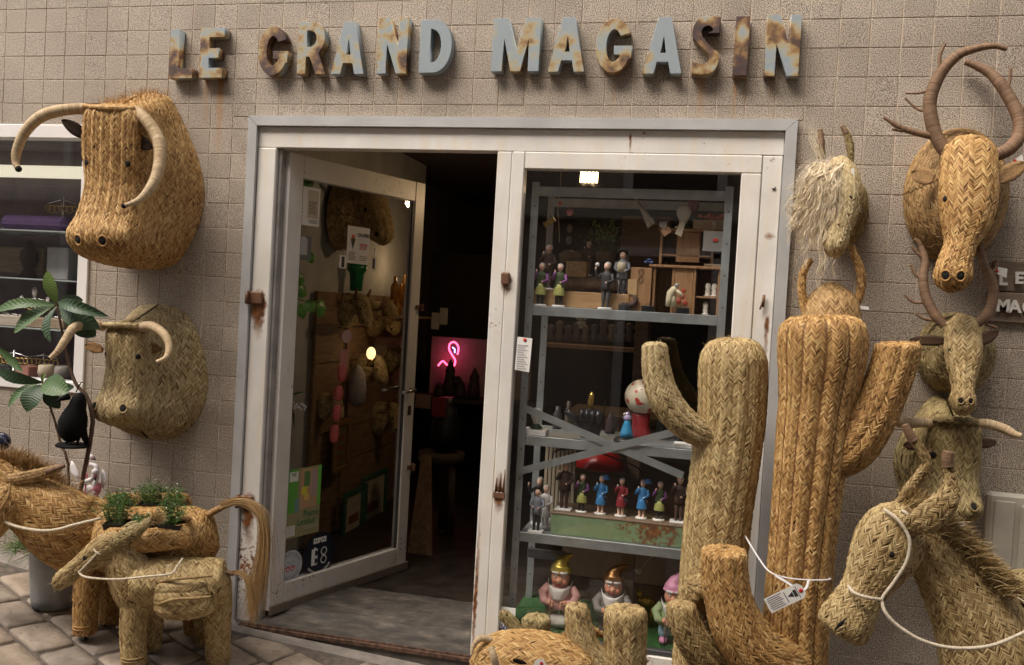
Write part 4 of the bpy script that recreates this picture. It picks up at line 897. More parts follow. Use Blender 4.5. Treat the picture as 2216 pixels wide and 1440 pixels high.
# ---- unicorn-like horse head with a woolly cream mane
go = empty("straw_horse_trophy", (1.42, 0, 2.05), "straw horse head with long wavy cream wool mane beside the frame", "animal head")
P = tubeg([at(1812, 352, -.12), at(1816, 362, -.14), at(1822, 395, -.17), at(1822, 430, -.2), at(1820, 465, -.22), at(1812, 505, -.245), at(1806, 530, -.255), at(1806, 546, -.25), at(1806, 552, -.235)], [.02, .05, .066, .07, .060, .046, .045, .030, .003], [.02, .05, .07, .07, .06, .045, .045, .03, .003], nu=37, a0=1.57)
woven("face", P, PALE, go, colw=0.0154, pitch=0.0095, closed=True, fuzz=60, tone0=.72); hole_at(P, surf_at(P, 1842, 428), .007, "eye", go)
Pn = tubeg([(1.43, 0, 2.06), (1.43, -.06, 2.07), (1.42, -.14, 2.1), (1.41, -.17, 2.12)], [.10, .095, .075, .02], [.15, .14, .10, .03], up=(0, 0, 1), nv=30, nu=49); woven("neck", np.transpose(Pn, (1, 0, 2)), OLIVE, go, fuzz=20, tone0=.6)
for pts, r in (([(1778, 345, -.14), (1777, 315, -.14), (1775, 280, -.14)], [.013, .014, .008]), ([(1842, 352, -.14), (1840, 318, -.14), (1832, 290, -.14), (1822, 272, -.14)], [.008, .014, .011, .007])):
    W = np.array([at(*p) for p in pts]); woven("ear", tubeg(W, r, np.array(r) * .7, nv=24, nu=13), OLIVE, go, colw=0.0091, pitch=0.0085, seam=0, fuzz=10, closed=True); rope("ear_binding", W[-2:] + np.array([0, -.001, 0]), [r[-2] * 1.08, r[-1] * 1.15], BROWN, go, n=8)
rope("horn", np.array([at(1792, 410, -.2), at(1803, 440, -.24), at(1808, 468, -.27), at(1815, 486, -.29)]), [.017, .015, .010, .004], CREAM, go)
locks = []; lr = np.random.default_rng(4)
for k in range(52):
    x0, y0 = lr.uniform(1766, 1828), lr.uniform(350, 392); f_ = k / 51; x1 = 1692 + f_ * 128 + lr.normal(0, 7); y1 = 455 + 75 * math.sin(f_ * 2.4) + lr.normal(0, 18) + (60 if k % 8 == 5 else 0)
    pts = np.array([at(x0, y0, -.20), at(x0 * .72 + x1 * .28 - 8, y0 * .8 + y1 * .2 - 4, -.27 - lr.uniform(0, .02)), at(x0 * .3 + x1 * .7, y0 * .45 + y1 * .55, -.275), at(x1, y1, -.26 + lr.uniform(-.02, .02))])
    n_ = 46; C = resample(cat(pts, 60), n_); ph = lr.uniform(0, 6); s_ = np.linspace(0, 1, n_); wv = lr.uniform(26, 36); am = lr.uniform(.005, .008); C[:, 0] += am * np.sin(ph + s_ * wv) * s_ ** .6; C[:, 1] += am * .7 * np.cos(ph + s_ * wv) * s_ ** .6
    r_ = lr.uniform(.0018, .0040) * np.clip(1.15 - s_ ** 3 * .9, .15, 1) * (1 + .18 * np.sin(s_ * 60)); t_, xx, yy = frames(C, (.2, -1, .1)); an = np.linspace(0, 6.2832, 8)
    Pq = C[:, None] + xx[:, None] * (r_[:, None] * np.cos(an))[..., None] + yy[:, None] * (r_[:, None] * np.sin(an))[..., None]; Pq = Pq + lr.normal(0, .0004, Pq.shape)
    locks.append((Pq.reshape(-1, 3), grid_faces(n_, 8), np.repeat(np.clip(lr.normal(.55, .12) + lr.normal(0, .08, n_), .1, 1), 8)))
    for j in range(12):
        o_ = lr.normal(0, .0075, 3); Cj = C + o_ * (s_ ** .7)[:, None] + np.stack([lr.normal(0, .006) * np.sin(s_ * wv * .6 + j), lr.normal(0, .004) * np.cos(s_ * wv * .6), 0 * s_], 1); wd = lr.normal(0, 1, 3); wd = wd / np.linalg.norm(wd) * .00045; Pq = np.stack([Cj - wd, Cj + wd], 1)
        locks.append((Pq.reshape(-1, 3), grid_faces(n_, 2), np.full(2 * n_, np.clip(lr.normal(.65, .15), .1, 1))))
wobj("wool_mane", merge(locks), WOOL, go, True)
P0 = np.array([at(lr.uniform(1765, 1830), lr.uniform(350, 420), -.2) for _ in range(800)]); wobj("wool_fluff", hair(P0, np.tile([(-.6, -.4, .1)], (800, 1)), .15, .9, .00045, 8, .5, .01, tone0=.8), WOOL, go, False)
P0 = np.array([at(lr.uniform(1768, 1785), lr.uniform(325, 360), -.17) for _ in range(40)]); wobj("wool_fluff", hair(P0, np.tile([(-.35, -.05, .9)], (40, 1)), .15, -.1, .0006, 8, .12, .006, tone0=.8), WOOL, go, False)
# ---- head with long looped ears, half hidden behind the tall cactus
lo = empty("straw_donkey_trophy", (1.4, 0, 1.6), "straw donkey head with two long looped ears behind the tall cactus", "animal head")
P = tubeg([at(1798, 622, -.1), at(1798, 632, -.13), at(1799, 660, -.17), at(1799, 695, -.2), at(1797, 740, -.23), at(1795, 800, -.25), at(1795, 812, -.24)], [.004, .05, .098, .108, .10, .07, .01], [.004, .05, .09, .10, .09, .06, .01], nu=45, a0=1.57)
woven("head", P, TAWNY, lo, colw=0.0174, pitch=0.0095, closed=True, fuzz=70, tone0=.55)
for pts in ([(1756, 702, -.2), (1744, 680, -.2), (1736, 640, -.2), (1736, 600, -.2), (1746, 575, -.2), (1757, 562, -.2)], [(1846, 668, -.19), (1857, 648, -.19), (1864, 615, -.19), (1860, 580, -.19), (1848, 550, -.19), (1843, 530, -.19)]):
    W = np.array([at(*p) for p in pts]); woven("ear", tubeg(W, [.012, .014, .015, .014, .012, .009], nv=50, nu=15), GOLDEN, lo, colw=0.0098, pitch=0.0095, seam=0, fuzz=20, closed=True); rope("ear_binding", W[-2:], [.0125, .0105], BROWN, lo, n=8)
P0 = np.array([at(1798 + RNG.normal(0, 4), 640 + RNG.normal(0, 3), -.2) for _ in range(120)]); wobj("forelock", hair(P0, np.tile([(.02, -.5, -.5)], (120, 1)), .11, .5, .0012, 6, .12, tone0=.8), GOLDEN, lo, False)
def tag_card(name, pts, Y, lab, red=None, group=None, parent=None):
    """paper price tag given by four pixel corners"""
    q = B(); q.plate(*[at(x, y, Y if not hasattr(Y, '__len__') else Y[k]) for k, (x, y) in enumerate(pts)], .0012); o = q.obj(name, PAPER, parent)
    if lab: tag(o, lab, "price tag", group)
    if red: c = at(red[0], red[1], (Y if not hasattr(Y, '__len__') else Y[0]) - .0015); q = B(); q.lathe([(red[2], 0), (red[2], .001), (red[2] * .3, .0012)], c, 12, m=Matrix.Rotation(R(90), 3, 'X')); q.obj("eyelet", REDP, o)
    return o
tag_card("price_tag", [(1842, 366), (1848, 364), (1850, 398), (1845, 404)], -.23, "small white tag hanging edge-on at the woolly horse's ear", group="straw price tags")
tag_card("price_tag", [(1843, 660), (1880, 664), (1881, 671), (1845, 668)], -.2, "white tag sticking out beside the looped-ear head", group="straw price tags")
tag_card("price_tag", [(2187, 350), (2212, 334), (2217, 358), (2193, 364)], -.2, "white tag with red eyelet at the stag's right antler", (2196, 349, .007), "straw price tags")
tag_card("price_tag", [(2150, 590), (2160, 578), (2180, 582), (2178, 602), (2147, 605)][:4], -.16, "white tag with red eyelet on the deer's right antler", (2157, 587, .007), "straw price tags")

# ================================================================== CACTI
def cactus_limb(name, pts, mat, parent, ratio=.92, **k):
    W, r = ppath(pts); kw = dict(colw=0.0145, pitch=0.0095, closed=True, seam=4, puff=.0065, fuzz=120); kw.update(k)
    return woven(name, tubeg(W, r, r * ratio, nu=61, sq=.92, a0=1.57), mat, parent, **kw)
def capped(pts, end=3):
    """flat-ish cut end after the last point"""
    x, y, Y, h = pts[-1]; return pts + [(x, y - 3, Y, h * .97), (x, y - 6, Y, h * .86), (x, y - 8.5, Y, h * .62), (x, y - 10, Y, h * .32), (x, y - 10.6, Y, end)]
def to_ground(px, py, Y, hw):
    """extra points that carry a trunk straight down to the street"""
    p = at(px, py, Y); out = []
    for z in np.linspace(p[2] - .12, gz(p[0]) + .002, 4):
        q = project([(p[0], p[1], z)])[0]; out.append((q[0], q[1], Y, hw * (1 + .04 * len(out))))
    return out
tc = empty("straw_cactus", at(1716, 1440, -.42) * [1, 1, 0], "tallest golden straw cactus with a raised right arm", "cactus")
tr = [(1779, 686, -.42, 3), (1779, 688, -.42, 50), (1779, 696, -.42, 74), (1779, 716, -.42, 87), (1778, 765, -.42, 89), (1768, 860, -.42, 77), (1758, 950, -.42, 73), (1738, 1150, -.42, 66), (1725, 1300, -.42, 65), (1716, 1440, -.42, 66)]
cactus_limb("trunk", tr + to_ground(1716, 1440, -.42, 66), GOLDEN, tc, fuzz=420, puff=.013, seam=5)
cactus_limb("arm", capped([(1775, 1000, -.42, 42), (1835, 968, -.42, 54), (1882, 905, -.42, 51), (1916, 840, -.42, 46), (1934, 790, -.42, 45), (1943, 752, -.42, 46)]), GOLDEN, tc, fuzz=120, tone0=.42)
cactus_limb("arm", capped([(1715, 1440, -.46, 58), (1645, 1415, -.52, 60), (1598, 1358, -.55, 55), (1575, 1290, -.56, 49), (1568, 1235, -.56, 48), (1567, 1197, -.56, 47)]), GOLDEN, tc, fuzz=120, ratio=1.1)
gc = empty("straw_cactus", at(1530, 1440, -.33) * [1, 1, 0], "tall pale green straw cactus with a thin bent left arm", "cactus")
tr = [(1586, 733, -.33, 3), (1586, 735, -.33, 30), (1586, 745, -.33, 52), (1586, 768, -.33, 66), (1586, 800, -.33, 71), (1583, 900, -.33, 70), (1570, 1000, -.33, 70), (1556, 1100, -.33, 69), (1546, 1200, -.33, 68), (1538, 1300, -.33, 68), (1528, 1440, -.33, 70)]
cactus_limb("trunk", tr + to_ground(1528, 1440, -.33, 70), GREEN, gc, fuzz=420, tone0=.6, puff=.006)
cactus_limb("arm", capped([(1560, 950, -.36, 24), (1515, 938, -.40, 29), (1470, 906, -.42, 32), (1438, 862, -.43, 33), (1422, 810, -.43, 30), (1417, 752, -.43, 26)]), PALE, gc, fuzz=80, seam=2, puff=.004)
cactus_limb("arm", capped([(1548, 1440, -.5, 36), (1510, 1400, -.54, 36), (1482, 1350, -.56, 33), (1474, 1314, -.56, 31)]), GREEN, gc, fuzz=60, seam=3)
cactus_limb("arm", [(1545, 1300, -.42, 30), (1520, 1285, -.46, 34), (1502, 1274, -.49, 33), (1494, 1270, -.50, 20), (1492, 1269, -.5, 3)], GREEN, gc, fuzz=60, tone0=.35)
sc_ = empty("straw_cactus", at(1345, 1440, -.72) * [1, 1, 0], "short green straw cactus with one left arm in front of the gnomes", "cactus")
tr = [(1352, 1316, -.72, 3), (1352, 1317, -.72, 30), (1352, 1322, -.72, 42), (1353, 1345, -.72, 45), (1352, 1395, -.72, 44), (1350, 1440, -.72, 45)]
cactus_limb("trunk", tr + to_ground(1350, 1440, -.72, 45), GREEN, sc_, fuzz=90, tone0=.58)
cactus_limb("arm", capped([(1340, 1480, -.74, 34), (1300, 1446, -.75, 36), (1268, 1405, -.76, 31), (1253, 1360, -.76, 28), (1248, 1318, -.76, 24)]), GREEN, sc_, fuzz=60, tone0=.6, seam=3)
s2 = empty("straw_cactus", at(1150, 1440, -.55) * [1, 1, 0], "small olive straw cactus stubs behind the bull basket", "cactus")
cactus_limb("trunk", capped([(1155, 1460, -.55, 30), (1158, 1400, -.55, 29), (1161, 1342, -.55, 29)]) , OLIVE, s2, fuzz=60, tone0=.7, seam=3)
cactus_limb("arm", capped([(1150, 1430, -.55, 16), (1132, 1385, -.55, 14), (1110, 1352, -.55, 13), (1092, 1332, -.55, 12)]), OLIVE, s2, fuzz=30, tone0=.7, seam=0)
# bull-shaped basket at the bottom edge
bb = empty("straw_bull_basket", at(1160, 1460, -.8) * [1, 1, 0], "golden straw bull-shaped basket at the bottom edge below the gnomes", "basket")
P = ptube([(1040, 1452, -.8, 3), (1044, 1450, -.8, 48), (1075, 1448, -.8, 68), (1130, 1450, -.8, 76), (1190, 1456, -.8, 74), (1240, 1466, -.8, 62), (1275, 1480, -.8, 40), (1285, 1484, -.8, 3)], 1.1, up=(0, 0, 1), nu=61)
woven("body", P, GOLDEN, bb, colw=0.0154, pitch=0.0095, closed=True, seam=4, fuzz=160, tone0=.55)
rope("horn", np.array([at(1062, 1385, -.84), at(1040, 1382, -.86), (at(1025, 1398, -.87)), at(1020, 1418, -.88)]), [.013, .012, .009, .005], CREAM, bb)
leaf_ear("ear", at(1110, 1428, -.93), at(1140, 1436, -.92), .008, EARC, bb)
rope("horn", np.array([at(1075, 1445, -.95), at(1068, 1420, -.96), at(1062, 1400, -.95)]), [.012, .013, .010], CREAM, bb)
woven("rim", tubeg(np.array([at(1190, 1388, -.8), at(1225, 1378, -.72), at(1275, 1366, -.66), at(1305, 1376, -.62)]), [.012, .013, .013, .011], nv=40, nu=13), GOLDEN, bb, colw=0.0091, pitch=0.0095, seam=0, closed=True, fuzz=30)
tag_card("price_tag", [(1148, 1452), (1160, 1428), (1176, 1426), (1186, 1452)], -1.0, "white tag with red eyelet on the bull-shaped basket", (1172, 1436, .006), "straw price tags")
# tag and ribbon tied round the tall cactus
rb = B(); W = np.array([at(1613, 1160, -.4), at(1640, 1205, -.5), at(1665, 1237, -.57), at(1700, 1250, -.60), at(1745, 1255, -.60), at(1790, 1255, -.55), at(1797, 1250, -.45)])
C = cat(W, 40); rb.tube(C, .0045, 6, flat=.35); rbo = rb.obj("ribbon", M("white_ribbon", (.62, .60, .60), .5)); tag(rbo, "pale ribbon tied round the tall golden cactus", "ribbon")
q = B(); q.tube(cat(np.array([at(1680, 1246, -.60), at(1695, 1255, -.63), at(1716, 1268, -.65)]), 12), .011, 4, flat=.12); q.tube(cat(np.array([at(1750, 1256, -.62), at(1745, 1272, -.65), at(1734, 1282, -.66)]), 12), .005, 6, flat=.3); q.obj("loop", M("white_ribbon", (.62, .6, .6)), rbo)
big = empty("price_tag", at(1700, 1290, -.67), "large printed shop tag tied to the tall golden cactus", "price tag", "straw price tags")
TX = (at(1738, 1268, -.67) - at(1660, 1305, -.67)); TX /= np.linalg.norm(TX); TM = frame_mtx(at(1700, 1294, -.67), TX, np.array([-.35, 0, 1.0])); ls = mpp(at(1700, 1294, -.67))
q = B(); wv = 43 * ls; hv = 17 * ls; out = [(-wv, -hv), (wv * .82, -hv), (wv, -hv * .5), (wv, hv * .5), (wv * .82, hv), (-wv, hv)]
q.add([TM @ Vector((x, y, 0)) for x, y in out] + [TM @ Vector((x, y, -.0012)) for x, y in out], [tuple(range(6)), tuple(range(11, 5, -1))] + [(k, k + 6, (k + 1) % 6 + 6, (k + 1) % 6) for k in range(6)]); q.obj("card", PAPER, big)
q = B(); q.lathe([(4.5 * ls, 0), (4.5 * ls, .001), (1.5 * ls, .0011)], TM @ Vector((wv * .84, 0, .0004)), 14, m=TM.to_3x3()); q.obj("eyelet", REDP, big)
q = B()
for k in range(7): y = -hv * .75 + k * hv * .25; q.box(-wv * .9 + (0 if k % 3 else .003), -wv * .1 - (k % 3) * .004, y, y + hv * .07, .0004, .0007, TM)
q.box(wv * .02, wv * .06, -hv * .7, hv * .7, .0004, .0007, TM); q.add([TM @ Vector((wv * .12, 0, .0006)), TM @ Vector((wv * .42, -hv * .35, .0006)), TM @ Vector((wv * .42, hv * .35, .0006))], [(0, 1, 2)])
q.box(wv * .45, wv * .62, -hv * .45, hv * .45, .0004, .0007, TM); q.box(wv * .66, wv * .69, -hv * .8, hv * .8, .0004, .0007, TM); q.obj("print", INK, big)

# ================================================================== ANIMALS STANDING IN THE STREET
def wtube(name, pts, mat, parent, ratio=1.0, up=(0, -1, 0), nu=45, sq=1.0, tr=False, a0=1.57, **k):
    W, r = ppath(pts); P = tubeg(W, r, r * np.asarray(ratio), up=up, nu=nu, sq=sq, a0=a0); kw = dict(colw=0.0154, pitch=0.0095, closed=not tr, seam=4, puff=.003, fuzz=70); kw.update(k)
    return P, woven(name, np.transpose(P, (1, 0, 2)) if tr else P, mat, parent, **kw)
def wrope(name, pts, r, mat, parent): return rope(name, np.array([at(*p) for p in pts]), r, mat, parent, n=8)
def tress(name, guides, n, s0, s1, width, mat, parent, seg=16, fray=.01, tone0=.55):
    """bundle of long fibres following a guide curve"""
    G = resample(cat(np.array([at(*g) for g in guides]), 60), seg + 1); s = np.linspace(0, 1, seg + 1); parts = []
    for k in range(n):
        o_ = RNG.normal(0, 1, 3); o2 = RNG.normal(0, fray, 3); e = RNG.uniform(.72, 1.0); C = np.stack([np.interp(s * e, s, G[:, i]) for i in range(3)], 1)
        C = C + o_ * (s0 + (s1 - s0) * s ** 1.3)[:, None] + o2 * (s ** 3)[:, None] + np.array([0, 0, -1]) * (s ** 2 * RNG.uniform(0, .02))[:, None]
        w_ = RNG.normal(0, 1, 3); w_ = w_ / np.linalg.norm(w_) * width * RNG.uniform(.6, 1.3); P = np.stack([C - w_ * (1 - .6 * s)[:, None], C + w_ * (1 - .6 * s)[:, None]], 1)
        parts.append((P.reshape(-1, 3), np.array([[2 * i, 2 * i + 1, 2 * i + 3, 2 * i + 2] for i in range(seg)]), np.full(2 * seg + 2, np.clip(RNG.normal(tone0, .2), .05, 1))))
    return wobj(name, merge(parts), mat, parent, False)
def mane(name, pts, d, n, length, mat, parent, droop=.2, width=.0013, jit=.25, tone0=.5, spread=.006):
    W = cat(np.array([at(*p) for p in pts]), 200); k = RNG.integers(0, 200, n); return wobj(name, hair(W[k] + RNG.normal(0, spread, (n, 3)), np.tile([d], (n, 1)), length, droop, width, 6, jit, tone0=tone0), mat, parent, False)
# ---- green horse bust at the right
hr = empty("straw_horse", at(2150, 1440, -.9) * [1, 1, 0], "green straw horse with rope halter and long ears at right", "straw animal")
Ph, _ = wtube("head", [(1968, 1106, -.93, 4), (1960, 1112, -.94, 34), (1943, 1138, -.95, 62), (1922, 1180, -.95, 70), (1898, 1225, -.96, 61), (1874, 1268, -.97, 47), (1854, 1303, -.98, 47), (1838, 1332, -.99, 53), (1828, 1350, -.99, 55), (1820, 1364, -.99, 51), (1816, 1370, -.99, 34), (1815, 1372, -.99, 3)], GREEN, hr, .8, fuzz=90, tone0=.6)
wtube("neck", [(1975, 1120, -.92, 20), (1992, 1140, -.92, 46), (2032, 1200, -.91, 64), (2078, 1275, -.9, 78), (2118, 1350, -.89, 92), (2150, 1430, -.88, 108), (2185, 1540, -.87, 118), (2200, 1620, -.87, 110)], GREEN, hr, .75, nu=71, fuzz=200, tone0=.6, puff=.008, colw=0.0174, seam=5)
Wb = np.array([at(2150, 1430, -.85), at(2240, 1470, -.8), at(2380, 1490, -.72)]); woven("body", tubeg(Wb, [.19, .21, .2], nu=61, nv=50), GREEN, hr, closed=True, colw=0.0174, pitch=0.0085, fuzz=60)
pl_ = at(2180, 1500, -.85)
for dx, dy in ((0, -.05), (.02, .16)): woven("leg", tubeg([(pl_[0] + dx, pl_[1] + dy, pl_[2]), (pl_[0] + dx, pl_[1] + dy, (pl_[2] + gz(pl_[0])) / 2), (pl_[0] + dx, pl_[1] + dy, gz(pl_[0]))], [.07, .055, .05], nu=25), GREEN, hr, closed=True, fuzz=10)
hole_at(Ph, surf_at(Ph, 1923, 1203), .0085, "eye", hr)
q = B(); q.tube([at(1806, 1364, -1.065), at(1818, 1352, -1.075), at(1832, 1338, -1.075)], [.002, .010, .002], 8, flat=.6); q.obj("mouth", DARK, hr)
mane("mane", [(1965, 1100, -.97), (2005, 1112, -.97), (2055, 1158, -.97), (2105, 1208, -.97), (2148, 1255, -.97), (2178, 1288, -.97)], (.6, -.2, .62), 2600, .072, GREEN, hr, .25, tone0=.55, spread=.009, width=.0016)
mane("forelock", [(1952, 1098, -.94), (1968, 1085, -.94), (1990, 1100, -.96)], (.1, -.15, 1), 420, .065, GREEN, hr, .1, tone0=.5)
wtube("ear", [(1940, 1118, -.95, 11), (1958, 1075, -.95, 12), (1990, 1030, -.95, 10), (2006, 1004, -.95, 9), (1992, 972, -.95, 9), (1972, 945, -.95, 9)], GREEN, hr, .6, nu=17, seam=0, fuzz=30, tone0=.4, colw=0.0106)
wrope("ear_binding", [(1978, 955, -.95), (1966, 935, -.95), (1958, 918, -.95)], [.016, .0145, .011], BROWN, hr)
wtube("ear", [(1962, 1148, -1.02, 12), (1985, 1135, -1.05, 26), (2020, 1112, -1.05, 31), (2048, 1082, -1.05, 25), (2058, 1048, -1.04, 13), (2052, 1010, -1.03, 9)], GREEN, hr, .35, nu=25, seam=0, fuzz=40, tone0=.45, colw=0.0137)
wrope("ear_binding", [(2053, 1012, -1.03), (2051, 995, -1.03), (2053, 976, -1.03)], [.0165, .018, .018], BROWN, hr)
for pts in ([(1912, 1102, -1.0), (1940, 1122, -1.03), (1960, 1148, -1.04), (1969, 1175, -1.045), (1962, 1215, -1.045), (1938, 1255, -1.045), (1912, 1290, -1.045), (1908, 1302, -1.045)], [(1835, 1268, -1.02), (1850, 1284, -1.05), (1880, 1294, -1.06), (1910, 1298, -1.045)],
            [(1908, 1300, -1.045), (1916, 1325, -1.06), (1945, 1356, -1.07), (2000, 1388, -1.08), (2070, 1403, -1.08), (2150, 1396, -1.07), (2230, 1362, -1.05)], [(1950, 1104, -.99), (1962, 1112, -1.0), (1972, 1126, -1.0)], [(2174, 1256, -.85), (2190, 1285, -.86), (2222, 1308, -.86)]):
    wrope("halter_rope", pts, .0052, ROPE, hr)
tag_card("price_tag", [(2065, 1132), (2088, 1129), (2088, 1150), (2066, 1150)], -.86, "white tag on the wall behind the horse's mane", group="straw price tags")
wtube("straw_bundle", [(2180, 1290, -.8, 4), (2186, 1285, -.8, 28), (2212, 1276, -.8, 42), (2260, 1285, -.8, 48)], OLIVE, None, fuzz=40, tone0=.6); tag(bpy.data.objects["straw_bundle"], "olive straw shape cut off by the right edge", "straw figure")
# ---- small green donkey at the left
dk = empty("straw_donkey", on_ground(290, 1438), "small pale green straw donkey with rope halter standing on the paving", "straw animal")
Pb, _ = wtube("body", [(284, 1258, -.63, 4), (288, 1258, -.62, 34), (304, 1258, -.61, 52), (350, 1258, -.58, 56), (420, 1260, -.53, 56), (470, 1258, -.49, 52), (488, 1256, -.475, 42), (495, 1254, -.47, 3)], GREEN, dk, .9, up=(0, 0, 1), nu=57, tr=True, fuzz=90, tone0=.62)
wtube("neck", [(318, 1318, -.58, 40), (302, 1285, -.60, 54), (278, 1235, -.63, 49), (254, 1190, -.65, 36), (240, 1168, -.66, 22), (236, 1160, -.66, 5)], GREEN, dk, .7, nu=51, fuzz=60, tone0=.62)
Ph, _ = wtube("head", [(262, 1163, -.66, 3), (256, 1167, -.66, 18), (240, 1180, -.67, 29), (212, 1198, -.68, 28), (184, 1217, -.69, 21), (160, 1235, -.70, 18), (142, 1250, -.705, 19), (128, 1261, -.71, 16), (120, 1267, -.71, 9), (118, 1268, -.71, 3)], GREEN, dk, .85, nu=33, fuzz=90, tone0=.58, colw=.012, slope=2.2)
hole_at(Ph, surf_at(Ph, 174, 1206), .009, "eye", dk)
for off in (0, 1):
    wtube("ear", [(234 + 10 * off, 1182 - 10 * off, -.70 + .07 * off, 4), (256 + 6 * off, 1171 - 10 * off, -.70 + .07 * off, 14), (286, 1154 - 8 * off, -.69 + .07 * off, 16), (312 + 6 * off, 1138 - 6 * off, -.68 + .07 * off, 9), (328 + 6 * off, 1126 - 4 * off, -.67 + .07 * off, 6)], OLIVE, dk, .6, nu=15, seam=0, fuzz=20, tone0=.7, colw=0.0098)
    wrope("ear_binding", [(312 + 6 * off, 1140 - 4 * off, -.665 + .07 * off), (328 + 6 * off, 1128 - 2 * off, -.66 + .07 * off)], [.013, .012], BROWN, dk)
    mane("ear_tuft", [(326 + 6 * off, 1130, -.66), (330 + 6 * off, 1126, -.66)], (.55, 0, .4), 160, .06, GREEN, dk, .1, .0011, .25)
mane("mane", [(262, 1158, -.62), (290, 1165, -.60), (312, 1190, -.585), (328, 1225, -.57)], (.55, -.05, .65), 1500, .062, TAWNY, dk, .2, tone0=.4)
def leg(parent, pts, mat, **k):
    wtube("leg", pts, mat, parent, nu=25, sq=.9, fuzz=40, seam=0, **k)
    a = [(p[0], p[1], p[2]) for p in pts]
    x, y, Y, h = pts[-1]; W = at(x, y - 14, Y); r = h * mpp(W) * 1.06
    rope("hoof_binding", np.array([W + np.array([math.cos(t) * r, math.sin(t) * r, .012 * t / 6.28 - .006]) for t in np.linspace(0, 12.5, 30)]), .0048, mat, parent, n=6)
g1 = project([on_ground(290, 1440)])[0]; g2 = project([on_ground(470, 1434)])[0]
leg(dk, [(298, 1285, -.60, 26), (292, 1325, -.615, 28), (288, 1380, -.622, 25), (290, 1440, -.625, 24)], GREEN, tone0=.55); leg(dk, [(466, 1262, -.47, 28), (470, 1305, -.45, 29), (471, 1370, -.44, 25), (472, 1434, -.43, 24)], GREEN, tone0=.58)
leg(dk, [(325, 1300, -.50, 28), (326, 1350, -.49, 24), (326, 1404, -.48, 20)], GREEN, tone0=.5); leg(dk, [(440, 1290, -.36, 26), (442, 1340, -.34, 22), (444, 1390, -.33, 20)], GREEN, tone0=.5)
Pp, _ = wtube("pannier", [(340, 1296, -.66, 4), (343, 1296, -.655, 32), (370, 1298, -.665, 42), (415, 1296, -.635, 42), (450, 1286, -.59, 36), (458, 1284, -.60, 4)], GREEN, dk, .45, up=(0, 0, 1) if False else (0, -1, 0), nu=41, fuzz=60, tone0=.62, seam=3, puff=.006)
wrope("pannier_rim", [(342, 1260, -.66), (375, 1254, -.685), (420, 1250, -.655), (460, 1246, -.60)], .006, GREEN, dk); wrope("pannier_rim", [(344, 1308, -.70), (375, 1298, -.72), (420, 1295, -.69), (456, 1292, -.64)], .006, GREEN, dk)
wtube("pannier", [(372, 1240, -.48, 4), (376, 1230, -.47, 18), (410, 1212, -.43, 24), (440, 1222, -.41, 22), (448, 1235, -.41, 4)], OLIVE, dk, .4, nu=29, fuzz=30, tone0=.55)
for pts in ([(168, 1222, -.715), (172, 1240, -.725), (190, 1250, -.74), (250, 1254, -.74), (320, 1248, -.72), (370, 1242, -.68), (382, 1228, -.66), (396, 1208, -.63)], [(205, 1168, -.68), (203, 1185, -.715), (212, 1198, -.725), (232, 1200, -.70)], [(210, 1198, -.725), (188, 1222, -.73), (172, 1238, -.725)], [(232, 1166, -.67), (234, 1178, -.70)], [(326, 1222, -.6), (350, 1224, -.62), (368, 1226, -.62)]):
    wrope("halter_rope", pts, .0046, ROPE, dk)
wrope("tail_binding", [(486, 1238, -.47), (496, 1240, -.47), (506, 1241, -.47)], [.013, .012, .012], BROWN, dk)
tress("tail", [(500, 1240, -.47), (520, 1240, -.47), (536, 1252, -.47), (545, 1285, -.47), (546, 1340, -.47)], 220, .004, .014, .0009, TAWNY, dk, tone0=.6)
# ---- large golden horse with plant panniers
ho = empty("straw_horse", on_ground(190, 1380), "large golden straw horse on castors carrying potted plants", "straw animal")
wtube("neck", [(-20, 1040, -.63, 55), (25, 1065, -.61, 60), (75, 1095, -.59, 72), (120, 1130, -.57, 84), (165, 1155, -.53, 88), (215, 1165, -.48, 78), (235, 1168, -.46, 40)], GOLDEN, ho, .6, nu=67, fuzz=130, tone0=.52, colw=0.0188, pitch=0.0090)
wtube("head", [(30, 1040, -.63, 12), (10, 1070, -.65, 46), (-15, 1110, -.68, 48), (-45, 1160, -.7, 36), (-70, 1210, -.72, 34), (-78, 1225, -.72, 4)], GOLDEN, ho, .8, nu=41, fuzz=40, tone0=.5)
wtube("body", [(195, 1165, -.52, 30), (215, 1166, -.5, 68), (260, 1168, -.47, 72), (340, 1168, -.42, 72), (410, 1165, -.38, 70), (446, 1162, -.355, 58), (462, 1160, -.345, 40), (468, 1158, -.34, 4)], GOLDEN, ho, .95, up=(0, 0, 1), nu=61, tr=True, fuzz=90, tone0=.45, seam=5)
mane("mane", [(5, 1000, -.60), (40, 1010, -.60), (80, 1030, -.58), (130, 1065, -.55), (185, 1115, -.50), (205, 1130, -.49)], (.35, -.15, .8), 2400, .10, TAWNY, ho, .25, .0018, .3, .65, .014)
wtube("ear", [(8, 1038, -.66, 8), (45, 1036, -.66, 13), (90, 1026, -.64, 12), (130, 1012, -.62, 6)], TAWNY, ho, .6, nu=17, seam=0, fuzz=20, colw=0.0122); wrope("ear_binding", [(100, 1022, -.64), (140, 1008, -.62)], [.015, .010], BROWN, ho)
leg(ho, [(195, 1215, -.545, 32), (190, 1260, -.555, 27), (186, 1310, -.56, 24), (184, 1372, -.565, 22)], GOLDEN, tone0=.45); leg(ho, [(415, 1220, -.32, 30), (420, 1290, -.29, 26), (423, 1368, -.265, 22)], GOLDEN, tone0=.4); leg(ho, [(245, 1220, -.40, 28), (240, 1290, -.37, 24), (238, 1345, -.36, 20)], GOLDEN, tone0=.4)
CAST = M("castor_grey", (.16, .16, .16), .35, .6)
